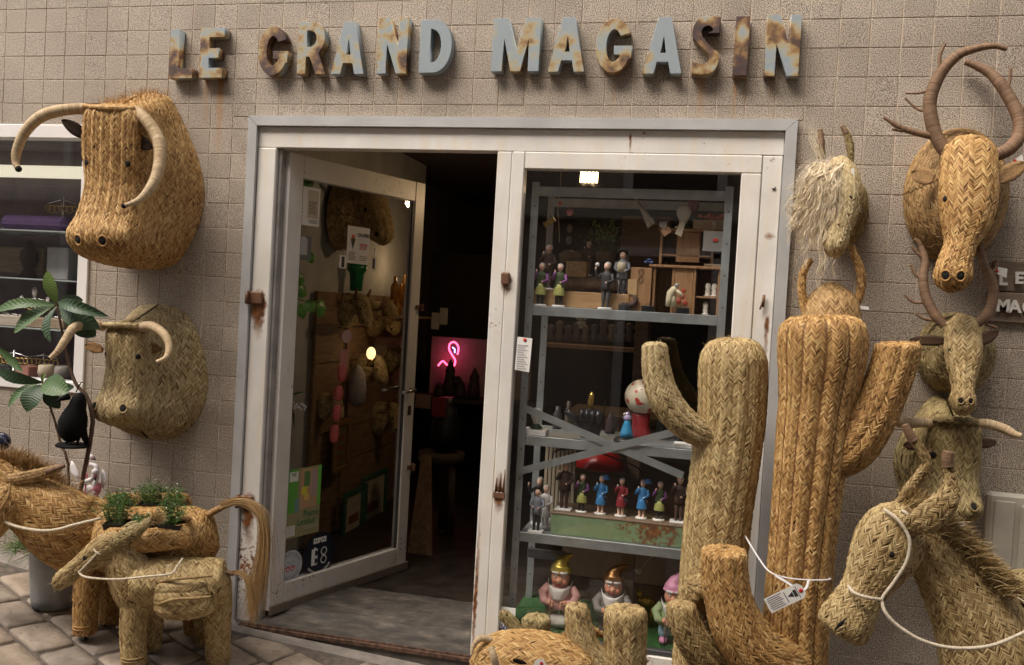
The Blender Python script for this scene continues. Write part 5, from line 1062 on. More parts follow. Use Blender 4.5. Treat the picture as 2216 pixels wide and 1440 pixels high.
for px, py, Y in ((181, 1383, -.565), (424, 1378, -.265), (238, 1355, -.36)):
    c = at(px, py - 2, Y); q = B(); q.lathe([(.0, -.008), (.017, -.008), (.017, .008), (0, .008)], c, 14, m=Matrix.Rotation(R(90), 3, 'Y')); q.bbox(c[0] - .012, c[0] + .012, c[1] - .008, c[1] + .008, c[2] + .012, c[2] + .03, .003); q.obj("castor", CAST, ho)
wtube("pannier", [(214, 1162, -.60, 4), (218, 1162, -.61, 23), (250, 1168, -.645, 25), (310, 1170, -.63, 25), (370, 1165, -.585, 24), (408, 1158, -.545, 23), (413, 1157, -.54, 4)], GOLDEN, ho, .5, nu=33, fuzz=50, tone0=.62, seam=0, puff=.0)
wrope("pannier_rim", [(214, 1138, -.60), (250, 1146, -.65), (310, 1148, -.635), (370, 1142, -.59), (412, 1134, -.54)], .0065, GOLDEN, ho)
wtube("pannier", [(232, 1085, -.36, 4), (236, 1085, -.36, 16), (310, 1086, -.31, 18), (400, 1086, -.26, 17), (408, 1086, -.26, 4)], GOLDEN, ho, .5, nu=29, fuzz=30, tone0=.5, seam=0)
P = np.array([[at(230 + 180 * s, 1110 - 4 * t + 10 * (1 - t), -.56 + .22 * t) - np.array([0, 0, .012]) for s in np.linspace(0, 1, 24)] for t in np.linspace(0, 1, 12)]); woven("saddle", P, TAWNY, ho, colw=0.0134, pitch=0.0095, fuzz=150, seam=0, tone0=.6)
wrope("halter_rope", [(-10, 1118, -.7), (30, 1138, -.71), (80, 1148, -.71), (120, 1147, -.70), (165, 1135, -.68), (220, 1122, -.63)], .0065, ROPE, ho); wrope("halter_rope", [(22, 1045, -.70), (18, 1075, -.72), (0, 1105, -.73)], .006, TAWNY, ho)
wrope("tail_binding", [(446, 1118, -.36), (465, 1106, -.36), (488, 1094, -.36)], [.016, .015, .013], TAWNY, ho)
tress("tail", [(480, 1096, -.36), (510, 1085, -.36), (540, 1090, -.36), (565, 1115, -.36), (573, 1160, -.36), (566, 1230, -.36), (552, 1300, -.36), (545, 1345, -.36)], 520, .006, .020, .0009, TAWNY, ho, seg=22, fray=.02, tone0=.62)
# ---- potted seedlings in the panniers
LEAFG = [M("seedling_green_%d" % k, c, .6, 0, .3, 40) for k, c in enumerate(((.07, .14, .025), (.10, .18, .04), (.05, .11, .025)))]
def seedling(px, py, Y, h, n, lab, w=24):
    o = empty("potted_seedling", at(px, py + 10, Y), lab, "potted plant", "seedlings in black pots"); c = at(px, py + 8, Y); s = mpp(c); hw = w * s; q = B()
    m = Matrix.Translation(c) @ Matrix.Rotation(R(22), 4, 'Z'); b0 = hw * .72
    vs = [(-b0, -b0, -.045), (b0, -b0, -.045), (b0, b0, -.045), (-b0, b0, -.045), (-hw, -hw, .012), (hw, -hw, .012), (hw, hw, .012), (-hw, hw, .012), (-hw * .9, -hw * .9, .012), (hw * .9, -hw * .9, .012), (hw * .9, hw * .9, .012), (-hw * .9, hw * .9, .012), (-hw * .88, -hw * .88, 0), (hw * .88, -hw * .88, 0), (hw * .88, hw * .88, 0), (-hw * .88, hw * .88, 0)]
    q.add([m @ Vector(v) for v in vs], [(3, 2, 1, 0), (0, 1, 5, 4), (1, 2, 6, 5), (2, 3, 7, 6), (3, 0, 4, 7), (4, 5, 9, 8), (5, 6, 10, 9), (6, 7, 11, 10), (7, 4, 8, 11), (8, 9, 13, 12), (9, 10, 14, 13), (10, 11, 15, 14), (11, 8, 12, 15), (12, 13, 14, 15)]); q.obj("pot", BLACK, o)
    r = np.random.default_rng(px); roots = np.array([c + np.array([r.uniform(-.7, .7) * hw, r.uniform(-.7, .7) * hw, 0]) for _ in range(n)]); tips = []
    data = hair(roots, np.tile([(0, 0, 1.0)], (n, 1)), h, -.05, .0009, 6, .28, .004, r); wobj("stems", data, M("seedling_stem", (.16, .20, .06), .6), o, False)
    V_ = data[0].reshape(n, 7, 2, 3).mean(2); parts = []
    for k in range(3):
        idx = np.repeat(np.arange(n), 9); t = r.integers(2, 7, len(idx)); b_ = V_[idx, t]; parts = hair(b_, r.normal(0, 1, (len(idx), 3)) * [1, 1, .6] + [0, 0, .35], .019, .1, .0016, 3, .2, 0, r); wobj("leaves", parts, LEAFG[k], o, False)
    q = B()
    for k in range(5): q.ball(V_[r.integers(0, n), 6], .0035, 6, 4)
    q.obj("flower_buds", CORAL, o)
for a in ((253, 1128, -.60, .13, 60, "bushiest seedling in black pot at horse's shoulder"), (303, 1132, -.59, .05, 22, "short sparse seedling in black pot behind the donkey's ear"), (371, 1130, -.56, .105, 48, "bushy seedling in black pot nearest the golden horse's rump"),
          (258, 1086, -.40, .06, 18, "far black pot with thin shoots behind the bushiest seedling"), (326, 1086, -.36, .10, 40, "seedling with small white flowers in the far middle pot"), (378, 1086, -.32, .085, 26, "leggy seedling in the far black pot by the wall")): seedling(*a)

# ================================================================== PLANT, BUCKET, BIRDS ON THE LEFT
ZINC = M("galvanised_zinc", (.30, .31, .32), .5, .55, .25, 8, .15, 60)
bk = on_ground(135, 1302); bk[1] = -.36; bk[2] = gz(bk[0]); q = B()
q.lathe([(.088, 0), (.098, .004), (.100, .03), (.103, .034), (.104, .05), (.118, .28), (.125, .284), (.125, .292), (.117, .292), (.114, .25), (0, .25)], bk, 40); bo = q.obj("zinc_bucket", ZINC); tag(bo, "galvanised zinc bucket holding the loquat plant", "bucket")
lq = empty("loquat_plant", (bk[0], bk[1], bk[2] + .25), "loquat plant with large ribbed dark green leaves in the zinc bucket", "plant")
BARK = M("young_bark", (.12, .07, .045), .8, 0, .3, 40, .5, 150)
for pts, r in (([(150, 1200, -.36), (175, 1060, -.36), (196, 950, -.36), (200, 905, -.37), (188, 860, -.37), (165, 832, -.37), (150, 790, -.37), (138, 735, -.37), (126, 675, -.37), (122, 655, -.37)], [.010, .010, .010, .0095, .009, .008, .007, .006, .005, .004]), ([(145, 1190, -.36), (148, 1020, -.36), (130, 955, -.36), (112, 890, -.36), (94, 850, -.36), (92, 826, -.36)], [.006, .006, .0055, .005, .0045, .004])):
    W = cat(np.array([at(*p) for p in pts]), 50); q = B(); q.tube(W + RNG.normal(0, .0008, W.shape), cat(np.array(r)[:, None], 50)[:, 0], 8); q.obj("stem", BARK, lq)
def mat_leaf(name, c):
    m, n, p, l = nodes(name); uv = n.nodes.new("ShaderNodeAttribute"); uv.attribute_name = "rib"
    w_ = math_(n, l, 'SINE', math_(n, l, 'MULTIPLY', uv.outputs["Fac"], 75.0), 0); r = ramp(n, [(0, [q_ * .85 for q_ in c]), (1, [q_ * 1.12 for q_ in c])]); l.new(math_(n, l, 'ADD', math_(n, l, 'MULTIPLY', w_, .3), .5), r.inputs[0]); l.new(r.outputs[0], p.inputs["Base Color"])
    p.inputs["Roughness"].default_value = .5; l.new(bumpn(n, l, w_, .22, .003), p.inputs["Normal"]); return m
LQ = mat_leaf("loquat_leaf_dark", (.035, .070, .030)); LQ2 = mat_leaf("loquat_leaf_young", (.16, .25, .06)); LQ3 = mat_leaf("loquat_leaf_mid", (.06, .115, .03))
def big_leaf(base, tip, w, mat, parent, droop=.0, name="leaf", fold=.25, nrm=(0, -1, .3)):
    b0, t0 = Vector(at(*base)), Vector(at(*tip)); L = (t0 - b0); n = Vector(nrm); x = L.cross(n).normalized(); n = x.cross(L).normalized(); K = 12; vs = []; rib = []; ww = w * mpp(b0)
    for k in range(K + 1):
        s = k / K; wd = ww * (math.sin(math.pi * min(1, s ** 1.15 * .97 + .03)) ** .75) + .001; c = b0 + L * s + n * (math.sin(math.pi * s) * droop * L.length)
        for a in (-1, -.5, 0, .5, 1): vs.append(c + x * (a * wd) + n * (abs(a) * wd * fold + .0015 * math.sin(s * 40) * abs(a))); rib.append(s - abs(a) * .10)
    f = [(k * 5 + j, k * 5 + j + 1, (k + 1) * 5 + j + 1, (k + 1) * 5 + j) for k in range(K) for j in range(4)]; q = B(); q.add(vs, f, True); o = q.obj(name, mat, parent)
    a_ = o.data.attributes.new("rib", 'FLOAT', 'POINT'); a_.data.foreach_set("value", rib); return o
for bs, tp, w_, m_, dr in (((122, 656, -.38), (102, 586, -.42), 15, LQ2, .05), ((118, 660, -.38), (-12, 676, -.45), 12, LQ3, .14), ((116, 660, -.38), (30, 722, -.46), 17, LQ3, .12), ((124, 664, -.39), (110, 742, -.45), 17, LQ, .10), ((128, 655, -.37), (236, 686, -.40), 13, LQ, .16), ((130, 660, -.37), (216, 712, -.36), 24, LQ, .10), ((150, 690, -.36), (208, 728, -.33), 20, LQ, .05), ((126, 654, -.36), (180, 650, -.30), 12, LQ, .1),
                           ((90, 828, -.37), (-12, 800, -.44), 13, LQ, .10), ((86, 828, -.37), (17, 882, -.42), 11, LQ3, .08), ((90, 834, -.37), (58, 892, -.44), 22, LQ, .14), ((95, 828, -.37), (150, 852, -.43), 24, LQ3, .10), ((98, 838, -.36), (130, 884, -.34), 16, LQ, .1), ((-5, 752, -.40), (50, 806, -.40), 10, LQ3, -.08), ((160, 838, -.37), (120, 850, -.32), 15, LQ, .1), ((92, 828, -.37), (98, 808, -.38), 4, LQ2, .05)):
    big_leaf(bs, tp, w_, m_, lq, dr + random.uniform(-.04, .1), fold=random.uniform(.05, .5), nrm=(random.uniform(-.5, .5), -1, random.uniform(-.1, .7)))
wd_ = empty("green_weed", at(45, 1160, -.2), "feathery green plant growing behind the golden horse", "plant"); P0 = np.array([at(RNG.uniform(30, 110), RNG.uniform(1165, 1200), -.2) for _ in range(90)])
wobj("fronds", hair(P0, np.tile([(-.55, -.2, .35)], (90, 1)), .17, .25, .0018, 8, .4, .004), LEAFG[1], wd_, False); wobj("fronds", hair(P0, np.tile([(-.2, -.3, .6)], (90, 1)), .10, .4, .003, 5, .5), LEAFG[0], wd_, False)
# crow figure
CROW = M("matt_black_bird", (.004, .004, .0045), .7, 0, .3, 60, .3, 150, .12)
cw = empty("crow_figure", at(157, 965, -.42), "matt black crow figure on a round foot beside the loquat stem", "bird figure"); c = Vector(at(160, 908, -.42)); s = mpp(c)
q = B(); m3 = Matrix.Rotation(R(14), 3, 'Y')
q.lathe([(0, 62 * s), (8 * s, 58 * s), (15 * s, 48 * s), (17 * s, 38 * s), (19 * s, 28 * s), (27 * s, 10 * s), (31 * s, -10 * s), (29 * s, -28 * s), (20 * s, -42 * s), (8 * s, -50 * s), (0, -52 * s)], c, 22, sy=.9, m=m3); q.obj("body", CROW, cw)
q = B(); q.tube([c + Vector((-8 * s, -.02, 50 * s)), c + Vector((-14 * s, -.05, 46 * s)), c + Vector((-17 * s, -.075, 41 * s))], [8 * s, 5 * s, 1 * s], 8); q.obj("beak", CROW, cw)
q = B(); q.tube([c + Vector((18 * s, .01, -20 * s)), c + Vector((22 * s, .02, -40 * s)), c + Vector((25 * s, .03, -56 * s))], [12 * s, 9 * s, 5 * s], 8, flat=.5); q.obj("tail", CROW, cw)
for dx in (-12, 14): q = B(); q.tube([c + Vector((dx * s, 0, -40 * s)), c + Vector(((dx - 4) * s, 0, -54 * s))], [3.4 * s, 2 * s], 6); q.obj("leg", CROW, cw)
q = B(); q.lathe([(36 * s, -3 * s), (38 * s, 0), (34 * s, 3 * s), (0, 3.5 * s)], Vector(at(157, 964, -.42)), 28, sy=.8); q.obj("foot_disc", CROW, cw)
q = B(); q.tube([c + Vector((-2 * s, .012, 58 * s)), c + Vector((0, .02, 72 * s)), c + Vector((4 * s, .03, 80 * s)), Vector(at(170, 836, -.38))], .0025, 6); q.obj("hanging_hook", CROW, cw)
nb = B(); c = Vector(at(0, 956, -.5)); nb.ball(c, 24 * mpp(c), 16, 12, (1, .8, .85)); nb.tube([c + Vector((-.03, 0, -.03)), Vector((c.x - .02, c.y, gz(c.x)))], .004, 6); tag(nb.obj("glazed_bird", M("navy_glaze", (.012, .014, .04), .12, 0, .1, 5, 0, 1, .6, .5)), "glossy navy bird figure cut off by the left edge", "bird figure")
# flamingo wind spinners
PINK = M("flamingo_pink", (.62, .20, .24), .45, 0, .1); WHT = M("flamingo_white", (.72, .69, .70), .45, 0, .05); BK = M("beak_black", (.012, .012, .012), .4)
def flamingo(pts_neck, body, hd, beak, wings, lab, Y):
    o = empty("flamingo_spinner", at(body[0], 1180, Y), lab, "garden ornament", "flamingo spinners"); c = at(body[0], body[1], Y); s = mpp(c)
    q = B(); q.ball(c, body[2] * s, 14, 10, (.75, .75, 1.15)); q.obj("body", PINK, o); q = B(); q.tube(cat(np.array([at(a, b_, Y - .01) for a, b_ in pts_neck]), 24), 5.2 * s, 10); q.obj("neck", WHT, o)
    q = B(); q.ball(at(hd[0], hd[1], Y - .012), 7 * s, 12, 8, (1.15, .9, .95)); q.obj("head", WHT, o); q = B(); q.tube([at(*beak[0], Y - .012), at(*beak[1], Y - .012)], [5 * s, 3.6 * s], 8); bo = q.obj("beak", PINK, o); q = B(); q.tube([at(*beak[1], Y - .012), at(*beak[2], Y - .012)], [3.7 * s, 1 * s], 8); q.obj("tip", BK, bo)
    for w_ in wings:
        a, b_, c_ = [Vector(at(*p, Y + .012)) for p in w_]; q = B(); x = (c_ - a); mid = (a + c_) / 2 + (b_ - (a + c_) / 2); q.tube([a, a.lerp(b_, .5), b_, b_.lerp(c_, .5), c_], [2 * s, 7 * s, 9 * s, 7 * s, 1.5 * s], 10, flat=.16, up=(0, 1, 0)); q.obj("wing", WHT, o)
    q = B(); p0 = Vector(at(body[0] + 2, body[1] + 14, Y)); q.tube([p0, Vector((p0.x, p0.y, gz(p0.x)))], .0035, 6); q.obj("stake", M("red_stake", (.4, .04, .04), .5), o)
flamingo([(180, 1043), (192, 1040), (202, 1034), (204, 1018)], (183, 1035, 11), (206, 1021), ((206, 1024), (207, 1032), (206, 1040)), [((172, 1038), (160, 1018), (155, 998)), ((176, 1048), (182, 1062), (188, 1072))], "pink and white flamingo spinner with raised wing, left one", -.12)
flamingo([(207, 1068), (205, 1050), (210, 1030), (208, 1010), (196, 1004)], (209, 1058, 13), (196, 990), ((197, 991), (203, 993), (207, 997)), [((222, 1056), (224, 1036), (222, 1016)), ((196, 1064), (194, 1056), (194, 1050))], "pink flamingo spinner facing right by the seedlings", -.06)

# ================================================================== PLANK SIGN AND METER BOX
OLDW = mat_wood("weathered_plank", (.12, .085, .06), (.26, .19, .135), (1.2, 14, 14), .8, .5, 5)
ps = empty("plank_sign", at(2180, 640, 0), "weathered plank sign with raised white letters at the right edge", "sign")
zt_, zm_, zb_ = at(2180, 565, -.02)[2], at(2180, 632, -.02)[2], at(2180, 698, -.02)[2]; xl = at(2140, 640, -.02)[0]
q = B(); q.bbox(xl + .01, 3.1, -.022, -.001, zm_ + .002, zt_, .003); q.obj("plank", OLDW, ps); q = B(); q.bbox(xl - .005, 3.1, -.024, -.001, zb_, zm_ - .002, .003); q.obj("plank", OLDW, ps)
PL = M("white_plank_letter", (.68, .66, .60), .5, 0, .08)
for ch, px, py, sz in (("L", 2170, 606, .062), ("E", 2205, 603, .062), ("M", 2170, 663, .066), ("A", 2196, 665, .066), ("G", 2226, 668, .066), ("G", 2250, 603, .062)):
    me = text_mesh("letter", ch, sz, .012, bold=.0025); c = at(px, py, -.034); place(me, "letter", PL, frame_mtx(c, (1, 0, 0), (0, 0, 1)), ps)
mb = empty("meter_box", at(2180, 1200, 0), "cream metal electricity meter box on the wall behind the horse", "meter box")
MET = M("meter_box_enamel", (.50, .46, .38), .5, 0, .15, 6, .1, 80); c0_ = at(2140, 1066, -.05); X0, ZT = c0_[0], c0_[2]; ZB = at(2140, 1300, -.05)[2] - .15
q = B(); q.bbox(X0, X0 + .5, -.05, -.001, ZB, ZT, .012); q.obj("case", MET, mb); q = B(); q.bbox(X0 + .022, X0 + .098, -.058, -.0505, ZB + .03, ZT - .028, .008); q.obj("door_flange", MET, mb); q = B(); q.bbox(X0 + .115, X0 + .47, -.072, -.0505, ZB + .03, ZT - .035, .014); q.obj("door", MET, mb)
q = B()
for k in range(7): q.bbox(X0 + .135 + .012 * k, X0 + .138 + .012 * k, -.0745, -.0722, ZB + .06, ZT - .06, .001)
q.obj("ribs", MET, mb); q = B(); c = at(2162, 1226, -.06); q.lathe([(.0, 0), (.009, 0), (.009, .003)], (c[0], -.0605, c[2]), 14, m=Matrix.Rotation(R(90), 3, 'X')); q.obj("lock_hole", DARK, mb)

# ================================================================== STICKERS ON THE DOOR LEAF
LX = Mx.to_3x3() @ Vector((1, 0, 0)); LN = Mx.to_3x3() @ Vector((0, -1, 0))
def leaf_pt(x, z, off=.0055): return Mx @ Vector((x, -off, z))
def leaf_m(x, z, off=.0055): return frame_mtx(leaf_pt(x, z, off), LX, (0, 0, 1))
def addmesh(q, me, m):
    q.add([m @ v.co for v in me.vertices], [tuple(p.vertices) for p in me.polygons]); bpy.data.meshes.remove(me)
def write(q, body, size, m, bold=0.0, align='CENTER', sx=1.0, spacing=1.0): addmesh(q, text_mesh("t", body, size, 0.0, align, bold, spacing), m @ Matrix.Diagonal((sx, 1, 1, 1)))
def arc_write(q, body, size, m, rad, mid, span, top=True):
    n = len(body)
    for k, ch in enumerate(body):
        if ch == ' ': continue
        a = R(mid + (span / 2 - span * (k + .5) / n) * (1 if top else -1)); rot = a - math.pi / 2 if top else a + math.pi / 2
        write(q, ch, size, m @ Matrix.Translation((math.cos(a) * rad, math.sin(a) * rad, 0)) @ Matrix.Rotation(rot, 4, 'Z'), .0004)
def sheet(q, x0, x1, z0, z1, off, th=.0008): q.box(x0, x1, -off - th, -off, z0, z1, Mx)
def leaf_box(p0, p1): a = on_leaf(*p0); c = on_leaf(*p1); return min(a[0], c[0]), max(a[0], c[0]), min(a[1], c[1]), max(a[1], c[1])
def flat(name, c, rough=.6): return M(name, c, rough, 0, .06)
# exhibition poster
x0_, zt_ = on_leaf(624, 1018); x1_, _ = on_leaf(696, 1013); _, zb_ = on_leaf(620, 1168)
po = empty("exhibition_poster", leaf_pt(x0_, zb_), "green exhibition poster reading Pierre Lesieur taped inside the door glass", "poster")
q = B(); sheet(q, x0_, x1_, zb_, zt_, .0055); q.obj("paper", flat("poster_olive", (.26, .24, .12)), po); W_, H_ = x1_ - x0_, zt_ - zb_
def patch(name, col, u0, u1, v0, v1, off): q = B(); sheet(q, x0_ + W_ * u0, x0_ + W_ * u1, zb_ + H_ * v0, zb_ + H_ * v1, off, .0003); q.obj(name, flat("print_%s_%d" % (name, int(u0 * 100 + v0 * 1000)), col), po)
patch("field", (.10, .32, .05), 0, .30, .36, 1, .0064); patch("field", (.13, .42, .06), .90, 1, .42, 1, .0064); patch("field", (.42, .26, .14), .38, .89, .40, .97, .0064); patch("field", (.34, .24, .22), .70, .88, .55, .96, .0068); patch("field", (.14, .24, .24), .24, .36, .36, .56, .0068); patch("field", (.10, .20, .06), .48, .66, .72, .94, .0068); patch("field", (.55, .48, .05), .42, .58, .60, .72, .0072); patch("field", (.62, .40, .12), .50, .64, .52, .60, .0072); patch("field", (.62, .62, .58), .05, .30, .82, .96, .0068); patch("field", (.62, .62, .58), .03, .27, .03, .18, .0064)
q = B(); TS = H_ * .14; write(q, "Pierre", TS, leaf_m(x0_ + W_ * .73, zb_ + H_ * .31, .0075), .0006, sx=W_ * .44 / (TS * 2.35)); write(q, "Lesieur", TS, leaf_m(x0_ + W_ * .61, zb_ + H_ * .205, .0075), .0006, sx=W_ * .58 / (TS * 3.0)); write(q, "ME", H_ * .075, leaf_m(x0_ + W_ * .175, zb_ + H_ * .915, .0078), 0)
q.obj("lettering", flat("poster_green_ink", (.02, .13, .06)), po); q = B()
for k in range(2): sheet(q, x0_ + W_ * (.5 + .06 * k), x0_ + W_ * .96, zb_ + H_ * (.12 - .03 * k), zb_ + H_ * (.132 - .03 * k), .0072, .0003)
for k in range(6): sheet(q, x0_ + W_ * .055, x0_ + W_ * (.25 - .02 * (k % 3)), zb_ + H_ * (.155 - .02 * k), zb_ + H_ * (.16 - .02 * k), .0072, .0003)
q.obj("small_print", flat("poster_small_ink", (.35, .36, .30)), po)
# two round dealer stickers
def disc(q, m, r, off, n=44): q.add([m @ Vector((math.cos(2 * math.pi * k / n) * r, math.sin(2 * math.pi * k / n) * r, off)) for k in range(n)], [tuple(range(n))])
def ringm(q, m, r0, r1, off, n=40, a0=0, a1=360):
    v = []
    for k in range(n + 1):
        a = R(a0 + (a1 - a0) * k / n)
        for r in (r0, r1): v.append(m @ Vector((math.cos(a) * r, math.sin(a) * r, off)))
    q.add(v, [(2 * k, 2 * k + 1, 2 * k + 3, 2 * k + 2) for k in range(n)])
sx_, sz_ = on_leaf(691, 1199); r_ = abs(on_leaf(691, 1152)[1] - sz_); mm = leaf_m(sx_, sz_, .0058)
s1_ = empty("round_sticker", leaf_pt(sx_, sz_ - r_), "large navy round eyewear sticker reading IZIPIZI low on the door glass", "sticker"); q = B(); disc(q, mm, r_, 0); q.obj("disc", flat("navy_sticker", (.010, .012, .022), .4), s1_)
q = B(); write(q, "IZIPIZI", r_ * .30, mm @ Matrix.Translation((0, r_ * .62, .0006)), .0022, spacing=.95); arc_write(q, "IZIPIZI GLASSES DEALER", r_ * .15, mm @ Matrix.Translation((0, 0, .0006)), r_ * .84, 270, 105, False)
for sx2 in (-.28, .28):
    c = mm @ Matrix.Translation((sx2 * r_, -.12 * r_, .0006))
    if sx2 < 0: q.add([c @ Vector((x * r_, y * r_, 0)) for x, y in ((-.2, -.34), (.16, -.34), (.16, .40), (.04, .40), (.04, .46), (-.08, .46), (-.08, .40), (-.2, .40))], [tuple(range(8))])
    else: ringm(q, c @ Matrix.Translation((0, .21 * r_, 0)), r_ * .14, r_ * .19, 0); ringm(q, c @ Matrix.Translation((0, -.17 * r_, 0)), r_ * .14, r_ * .19, 0)
q.obj("lettering", flat("sticker_white", (.70, .70, .68)), s1_)
q = B(); c = mm @ Matrix.Translation((-.28 * r_, -.12 * r_, .0012))
for dy in (.19, -.16): q.add([c @ Vector((x * r_, (y + dy) * r_, 0)) for x, y in ((.0, -.13), (.13, -.10), (.16, 0), (.13, .12), (.0, .13))], [tuple(range(5))])
q.obj("lens_cutout", flat("navy_sticker", (.01, .012, .022)), s1_)
sx_, sz_ = on_leaf(628, 1226); r_ = abs(on_leaf(628, 1192)[1] - sz_); mm = leaf_m(sx_, sz_, .0058)
s2_ = empty("round_sticker", leaf_pt(sx_, sz_ - r_), "smaller pale grey round eyewear sticker at the door's bottom corner", "sticker"); q = B(); disc(q, mm, r_, 0); q.obj("disc", flat("grey_sticker", (.46, .49, .53), .4), s2_)
q = B(); arc_write(q, "THE CONCEPT DEALER", r_ * .19, mm @ Matrix.Translation((0, 0, .0006)), r_ * .80, 90, 150, True); arc_write(q, "FASHION READERS", r_ * .19, mm @ Matrix.Translation((0, 0, .0006)), r_ * .80, 270, 130, False); ringm(q, mm, r_ * .64, r_ * .66, .0006)
for dx in (-.2, .2): ringm(q, mm @ Matrix.Translation((dx * r_, .15 * r_, 0)), r_ * .13, r_ * .16, .0006)
q.obj("lettering", flat("grey_ink", (.16, .17, .19)), s2_); q = B()
for dx in (-.2, .2): ringm(q, mm @ Matrix.Translation((dx * r_, -.17 * r_, 0)), r_ * .11, r_ * .17, .0006)
q.box(-.45 * r_, .45 * r_, -.10 * r_, -.05 * r_, .0004, .0007, mm); q.obj("glasses_print", REDP, s2_)
# notices
def notice(name, tl, br, lab, rows, cat_="notice", panel=None, off=.0055):
    x0, x1, z0, z1 = leaf_box(tl, br); o = empty(name, leaf_pt(x0, z0), lab, cat_); q = B(); sheet(q, x0, x1, z0, z1, off); q.obj("paper", PAPER, o); w_, h_ = x1 - x0, z1 - z0
    for u0, u1, v0, v1, c in panel or (): q = B(); sheet(q, x0 + w_ * u0, x0 + w_ * u1, z0 + h_ * v0, z0 + h_ * v1, off + .0009, .0003); q.obj("card", flat("card_%d" % int(c[0] * 999), c), o)
    q = B(); rr = random.Random(len(lab))
    for u0, u1, v0, v1, n in rows:
        for k in range(n): v = v1 - (v1 - v0) * (k + .5) / n; sheet(q, x0 + w_ * u0, x0 + w_ * (u1 - rr.uniform(0, .25) * (u1 - u0)), z0 + h_ * (v - .006), z0 + h_ * (v + .006), off + .0014, .0003)
    q.obj("small_print", INK, o); return o, x0, z0, w_, h_
o, x0, z0, w_, h_ = notice("opening_notice", (633, 398), (690, 492), "white double card with shop hours at the door's top corner", [(.12, .42, .30, .45, 6), (.60, .92, .30, .65, 10), (.62, .95, .06, .16, 3)], panel=((.10, .46, .22, .90, (.74, .74, .66)), (.56, .94, .20, .93, (.52, .46, .36))))
q = B(); disc(q, leaf_m(x0 + w_ * .28, z0 + h_ * .84, .0082), .011, 0, 16); q.obj("red_dot", REDP, o); q = B(); mt_ = leaf_m(x0 + w_ * .28, z0 + h_ * .66, .0082); q.add([mt_ @ Vector(p) for p in ((-.018, .03, 0), (.018, .03, 0), (0, -.03, 0))], [(0, 2, 1)]); q.obj("emblem", INK, o)
o, x0, z0, w_, h_ = notice("opening_notice", (753, 488), (797, 574), "white notice reading OUVERT 7/7 in the middle of the door glass", [(.08, .42, .08, .32, 7), (.55, .92, .08, .24, 3)], panel=((.52, .95, .40, .72, (.60, .60, .68)),))
q = B(); disc(q, leaf_m(x0 + w_ * .25, z0 + h_ * .72, .0082), .011, 0, 16); write(q, "7/7", .045, leaf_m(x0 + w_ * .72, z0 + h_ * .46, .0085), .001); q.obj("red_print", REDP, o); q = B(); write(q, "OUVERT", .026, leaf_m(x0 + w_ * .74, z0 + h_ * .78, .0085), .001); mt_ = leaf_m(x0 + w_ * .25, z0 + h_ * .52, .0082); q.add([mt_ @ Vector(p) for p in ((-.018, .03, 0), (.018, .03, 0), (0, -.03, 0))], [(0, 2, 1)]); q.obj("lettering", INK, o)
o, x0, z0, w_, h_ = notice("photo_card", (640, 508), (672, 564), "grey photograph card of a figure in a niche stuck on the door glass", [], "photo"); q = B(); sheet(q, x0, x0 + w_, z0, z0 + h_, .0065, .0003); q.obj("print", flat("photo_grey", (.10, .10, .095)), o); q = B(); mt_ = leaf_m(x0 + w_ * .5, z0 + h_ * .5, .007); q.add([mt_ @ Vector((math.cos(a) * w_ * .25, math.sin(a) * w_ * .25 + .03, 0)) for a in np.linspace(0, math.pi, 9)] + [mt_ @ Vector((-w_ * .25, -h_ * .3, 0)), mt_ @ Vector((w_ * .25, -h_ * .3, 0))], [tuple(range(11))]); q.obj("niche", flat("photo_pale", (.34, .34, .33)), o)
for tl, br, lab in (((733, 552), (747, 582), "small key fob card hanging left of the opening notice"), ((801, 556), (812, 586), "small key fob card hanging right of the opening notice")):
    x0, x1, z0, z1 = leaf_box(tl, br); q = B(); sheet(q, x0, x1, z0, z1, .012); o = q.obj("key_fob", PAPER); tag(o, lab, "tag"); q = B(); sheet(q, x0 + (x1 - x0) * .3, x0 + (x1 - x0) * .7, z0 + (z1 - z0) * .1, z0 + (z1 - z0) * .9, .013, .0003); q.obj("print", INK, o); q = B(); q.tube([Mx @ Vector(((x0 + x1) / 2, -.012, z1)), Mx @ Vector(((x0 + x1) / 2 + .004, -.012, z1 + .05))], .002, 6); q.obj("chain", SILV, o)
# shopping list tag and card-payment sticker on the fixed pane
tg = tag_card("price_tag", [(1114, 800), (1145, 806), (1152, 733), (1120, 729)], -.02, "long handwritten shop tag with red eyelet taped to the left of the fixed pane", (1136, 736, .008), "shop tags on the shelf window")
q = B()
for k in range(11):
    a_, c_ = at(1119 + k * -.2, 747 + k * 5, -.0225), at(1143 - (k * 7) % 11, 747 + k * 5 + 1, -.0225); q.box(a_[0], c_[0], -.0222, -.0218, a_[2] - .0012, a_[2] + .0012)
q.obj("handwriting", flat("pencil", (.25, .24, .27)), tg)
a_, c_ = at(1085, 1313, .0105), at(1113, 1372, .0105); q = B(); q.box(a_[0], c_[0], .0095, .0115, c_[2], a_[2]); vo = q.obj("payment_sticker", PAPER); tag(vo, "white card payment sticker reading VISA low in the pane corner", "sticker")
q = B(); write(q, "VISA", .034, frame_mtx(((a_[0] + c_[0]) / 2 + .004, .0088, c_[2] + .022), (1, 0, 0), (0, 0, 1)), .001); q.box(a_[0] + .01, a_[0] + .03, .0088, .0092, c_[2] + .05, c_[2] + .075); q.obj("lettering", flat("visa_blue", (.02, .04, .22)), vo)

